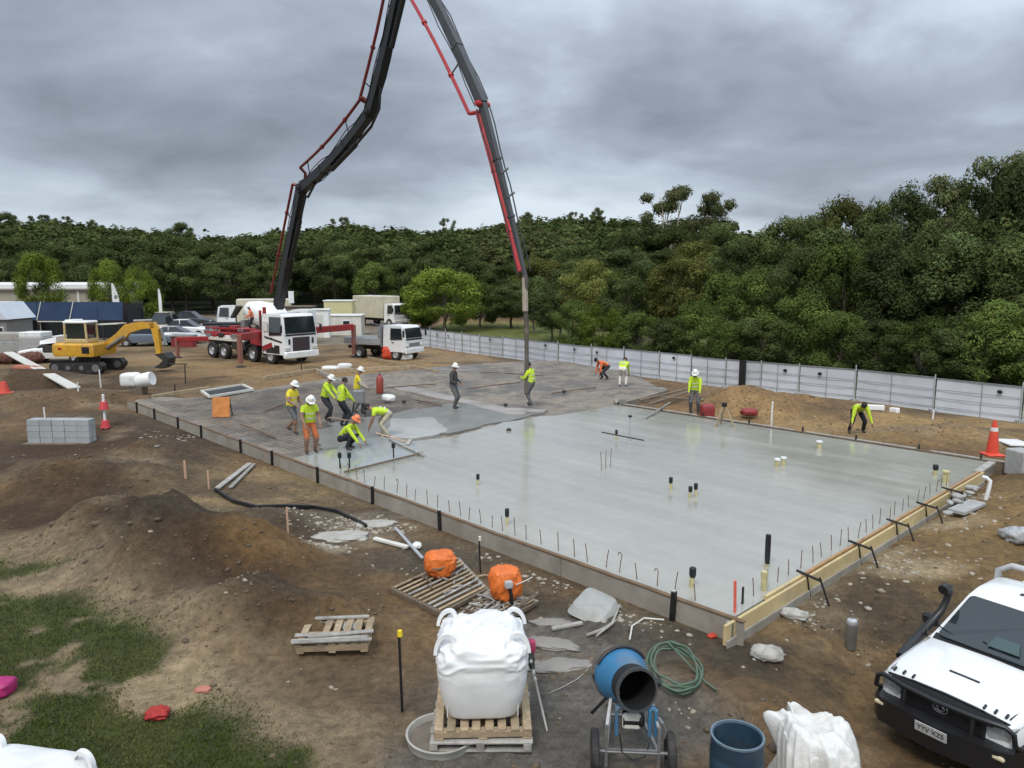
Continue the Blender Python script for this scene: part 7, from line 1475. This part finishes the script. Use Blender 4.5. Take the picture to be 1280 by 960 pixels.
# a windscreen rounded at its corners, slightly proud of the cabin skin
def lerp4(u, v): a_ = Vector(ws[0]).lerp(Vector(ws[1]), u); b2 = Vector(ws[3]).lerp(Vector(ws[2]), u); return a_.lerp(b2, v)
outl = []
for (cu, cv, a0_) in ((.94, .08, -90), (.95, .94, 0), (.05, .94, 90), (.06, .08, 180)):
    for k in range(5): a = R(a0_ + k * 22.5); outl.append((cu + .05 * math.cos(a), cv + .07 * math.sin(a)))
nn = (Vector(ws[1]) - Vector(ws[0])).cross(Vector(ws[3]) - Vector(ws[0])).normalized(); nn = nn if nn.z > 0 else -nn
mb = MB(); k_ = len(outl); vs = [lerp4(u, v) + nn * (.030 + .03 * math.sin(u * math.pi)) for u, v in outl] + [lerp4(u, v) - nn * .01 for u, v in outl]; mb.add(vs, [tuple(range(k_)), tuple(range(k_, 2 * k_))[::-1]] + [(i, (i + 1) % k_, k_ + (i + 1) % k_, k_ + i) for i in range(k_)]); wso = mb.build('windscreen', mat('windscreen glass', (.022, .03, .032), .05, .15, 1.2, spec=.7, coat=.4), ute)
MB().box((1.24, 0, 1.115), (.12, 1.46, .03), Matrix.Rotation(-.5, 3, 'Y'), ch=.01).build('wiper_cowl', black, ute)
for y_ in (-.35, .25): MB().beam((1.25, y_, 1.15), (1.33, y_ + .5, 1.24), .015, .012).build('wiper', black, wso)
sh_ = [lerp4(u, v) + nn * .064 for u, v in ((.44, .12), (.72, .12), (.68, .34), (.47, .34))]; mb = MB(); mb.add(sh_, [(0, 1, 2, 3)]); mb.add([v - nn * .003 for v in sh_], [(3, 2, 1, 0)]); mb.build('dash_paper', mat('teal paper behind glass', (.05, .085, .085), .2, .1, 4), wso)
for s in (-1, 1):
    q1_ = [(1.50, s * .765, 1.12), (2.18, s * .775, 1.12), (2.22, s * .65, 1.54), (2.02, s * .655, 1.52)]; q2_ = [(2.28, s * .775, 1.12), (2.92, s * .77, 1.12), (2.78, s * .65, 1.54), (2.32, s * .65, 1.545)]
    for q_ in (q1_, q2_): pane('side_window', q_ if s < 0 else q_[::-1], .012)
    MB().box((1.62, s * .98, 1.15), (.10, .22, .17), ch=.04).build('door_mirror', black, ute); MB().beam((1.58, s * .78, 1.12), (1.62, s * .92, 1.13), .05, .05).build('mirror_arm', black, ute)
    MB().box((2.15, s * .885, .92), (.16, .025, .04), ch=.01).build('door_handle', black, ute)
    MB().beam((1.42, s * .872, .55), (1.46, s * .868, 1.05), .012, .012).build('door_gap', black, ute)
    # headlight, indicator, wheel with black flare
    mb = MB(); o_ = s; mb.loft([[(-.005, o_ * .50, .83), (-.005, o_ * .54, .74), (.02, o_ * .74, .76), (.03, o_ * .775, .90), (-.005, o_ * .56, .90)], [(.16, o_ * .50, .83), (.16, o_ * .54, .74), (.26, o_ * .815, .76), (.27, o_ * .815, .92), (.16, o_ * .56, .93)]]); mb.build('headlight', mat('headlight lens', (.30, .31, .31), .08, .25, 12, coat=.6), ute, 20); MB().ell((.06, s * .66, .83), (.05, .07, .06), 12, 8).build('headlight_bulb', galv, ute)
    MB().box((-.13, s * .70, .60), (.05, .14, .06), ch=.02).build('indicator', mat('pale amber lens', (.5, .42, .28), .3), ute)
    for xx_ in (.78, 3.75):
        wheel(ute, (xx_, s * .76, .36), .37, .24)
        mb = MB(); mb.lathe([(.40, -.13), (.47, -.13), (.47, .13), (.40, .13), (.40, -.13)], 20, Matrix.Rotation(R(90), 3, 'X'), (xx_, s * .775, .38), 0, math.pi); mb.build('wheel_flare', bb_, ute, 40)
# grille, badge, plate, bull bar
MB().box((.0, 0, .79), (.06, 1.0, .22), ch=.02).build('grille', black, ute); quad_panel(ute, 'nose_panel', [(-.012, .56, .86), (-.012, -.56, .86), (.045, -.68, .972), (.045, .68, .972)], black, .012, .03)
for z_ in (.75, .81, .87): MB().box((-.033, 0, z_), (.015, .98, .018)).build('grille_bar', bb_, ute)
for rx_, rz2 in ((.085, .055), (.05, .035)):
    MB().tube([(-.045, rx_ * math.cos(a), .83 + rz2 * math.sin(a)) for a in [2 * math.pi * k / 20 for k in range(21)]], .008, 6, False).build('emblem', mat('dull chrome', (.35, .35, .36), .3, .15, 9, metal=.7), ute, 60)
MB().tube([(-.045, .028 * math.cos(a), .845 + .042 * math.sin(a)) for a in [2 * math.pi * k / 20 for k in range(21)]], .007, 6, False).build('emblem', MATS['dull chrome'], ute, 60)
MB().loft([[(-.02, -.82, .38), (-.02, -.82, .66), (.30, -.86, .70), (.30, -.86, .40)], [(-.14, -.70, .36), (-.14, -.70, .68), (.3, -.7, .7), (.3, -.7, .4)], [(-.24, 0, .36), (-.24, 0, .68), (.3, 0, .7), (.3, 0, .4)], [(-.14, .70, .36), (-.14, .70, .68), (.3, .7, .7), (.3, .7, .4)], [(-.02, .82, .38), (-.02, .82, .66), (.30, .86, .70), (.30, .86, .40)]]).build('bull_bar', bb_, ute, 40)
mb = MB()
mb.tube([(.14, -.82, .66), (-.02, -.82, .76), (-.03, -.80, .90), (-.05, -.72, .955), (-.11, -.40, .945), (-.13, 0, .94), (-.11, .40, .945), (-.05, .72, .955), (-.03, .80, .90), (-.02, .82, .76), (.14, .82, .66)], .03, 10)
for s in (-1, 1): mb.tube([(-.15, s * .40, .66), (-.11, s * .40, .945)], .024, 8)
mb.build('bull_bar_hoop', bb_, ute, 40)
pl = MB().box((-.245, 0, .60), (.012, .38, .13), Matrix.Rotation(-.12, 3, 'Y'), ch=.004).build('number_plate', mat('plate white', (.40, .40, .39), .5, .2, 30), ute)
def glyph_text(txt, m, parent, size, Mw):
    cu = bpy.data.curves.new('plate_text', 'FONT'); cu.body = txt; cu.size = size; cu.align_x = 'CENTER'; cu.align_y = 'CENTER'; cu.extrude = .002; to = bpy.data.objects.new('tmp', cu); COL.objects.link(to)
    dg = bpy.context.evaluated_depsgraph_get(); me = bpy.data.meshes.new_from_object(to.evaluated_get(dg)); bpy.data.objects.remove(to); me.transform(Mw); me.materials.clear(); me.materials.append(m); return link('plate_text', me, parent)
Mt = Matrix(((0, 0, -1, -.253), (-1, 0, 0, 0), (0, 1, 0, .60), (0, 0, 0, 1)))
glyph_text('YYV\u00b7XZS', black, pl, .082, Matrix.Translation((-.253, 0, .60)) @ Matrix.Rotation(-.12, 4, 'Y') @ Matrix(((0, 0, -1, 0), (-1, 0, 0, 0), (0, 1, 0, 0), (0, 0, 0, 1))))
# snorkel up the pillar on the soil side
SS = 1
mb = MB(); mb.tube([(.62, SS * .868, .93), (.9, SS * .89, 1.0), (1.22, SS * .885, 1.10), (1.42, SS * .86, 1.22), (1.56, SS * .81, 1.36), (1.64, SS * .79, 1.50), (1.66, SS * .78, 1.62)], [.055, .06, .06, .055, .05, .05, .05], 10); mb.tube([(1.66, SS * .78, 1.60), (1.64, SS * .78, 1.68), (1.57, SS * .78, 1.705), (1.49, SS * .78, 1.69)], [.055, .07, .075, .07], 10); mb.build('snorkel', bb_, ute, 50)
MB().tube([(1.18, SS * .80, 1.10), (1.16, SS * .80, 1.20), (1.17, SS * .80, 1.21)], [.02, .018, .012], 7).build('aerial_base', bb_, ute)
# tray behind the cabin
MB().box((4.1, 0, .75), (1.9, 1.76, .06)).build('tray_floor', galv, ute)
for s in (-1, 1): MB().box((4.1, s * .86, .93), (1.9, .04, .34), ch=.01).build('tray_side', utew, ute)
MB().box((5.03, 0, .93), (.04, 1.7, .34), ch=.01).build('tail_gate', utew, ute); MB().box((2.6, 0, .55), (4.6, .9, .25)).build('chassis', black, ute)
mb = MB(); mb.tube([(3.2, -.80, 1.08), (3.2, -.78, 1.60), (3.2, -.6, 1.72), (3.2, .6, 1.72), (3.2, .78, 1.60), (3.2, .80, 1.08)], .045, 10); mb.build('headboard_hoop', mat('brushed hoop', (.5, .5, .5), .5, .15, 8), ute, 50)
MB().box((2.3, .1, 1.667), (.08, .05, .015), ch=.005).build('roof_grommet', black, ute)
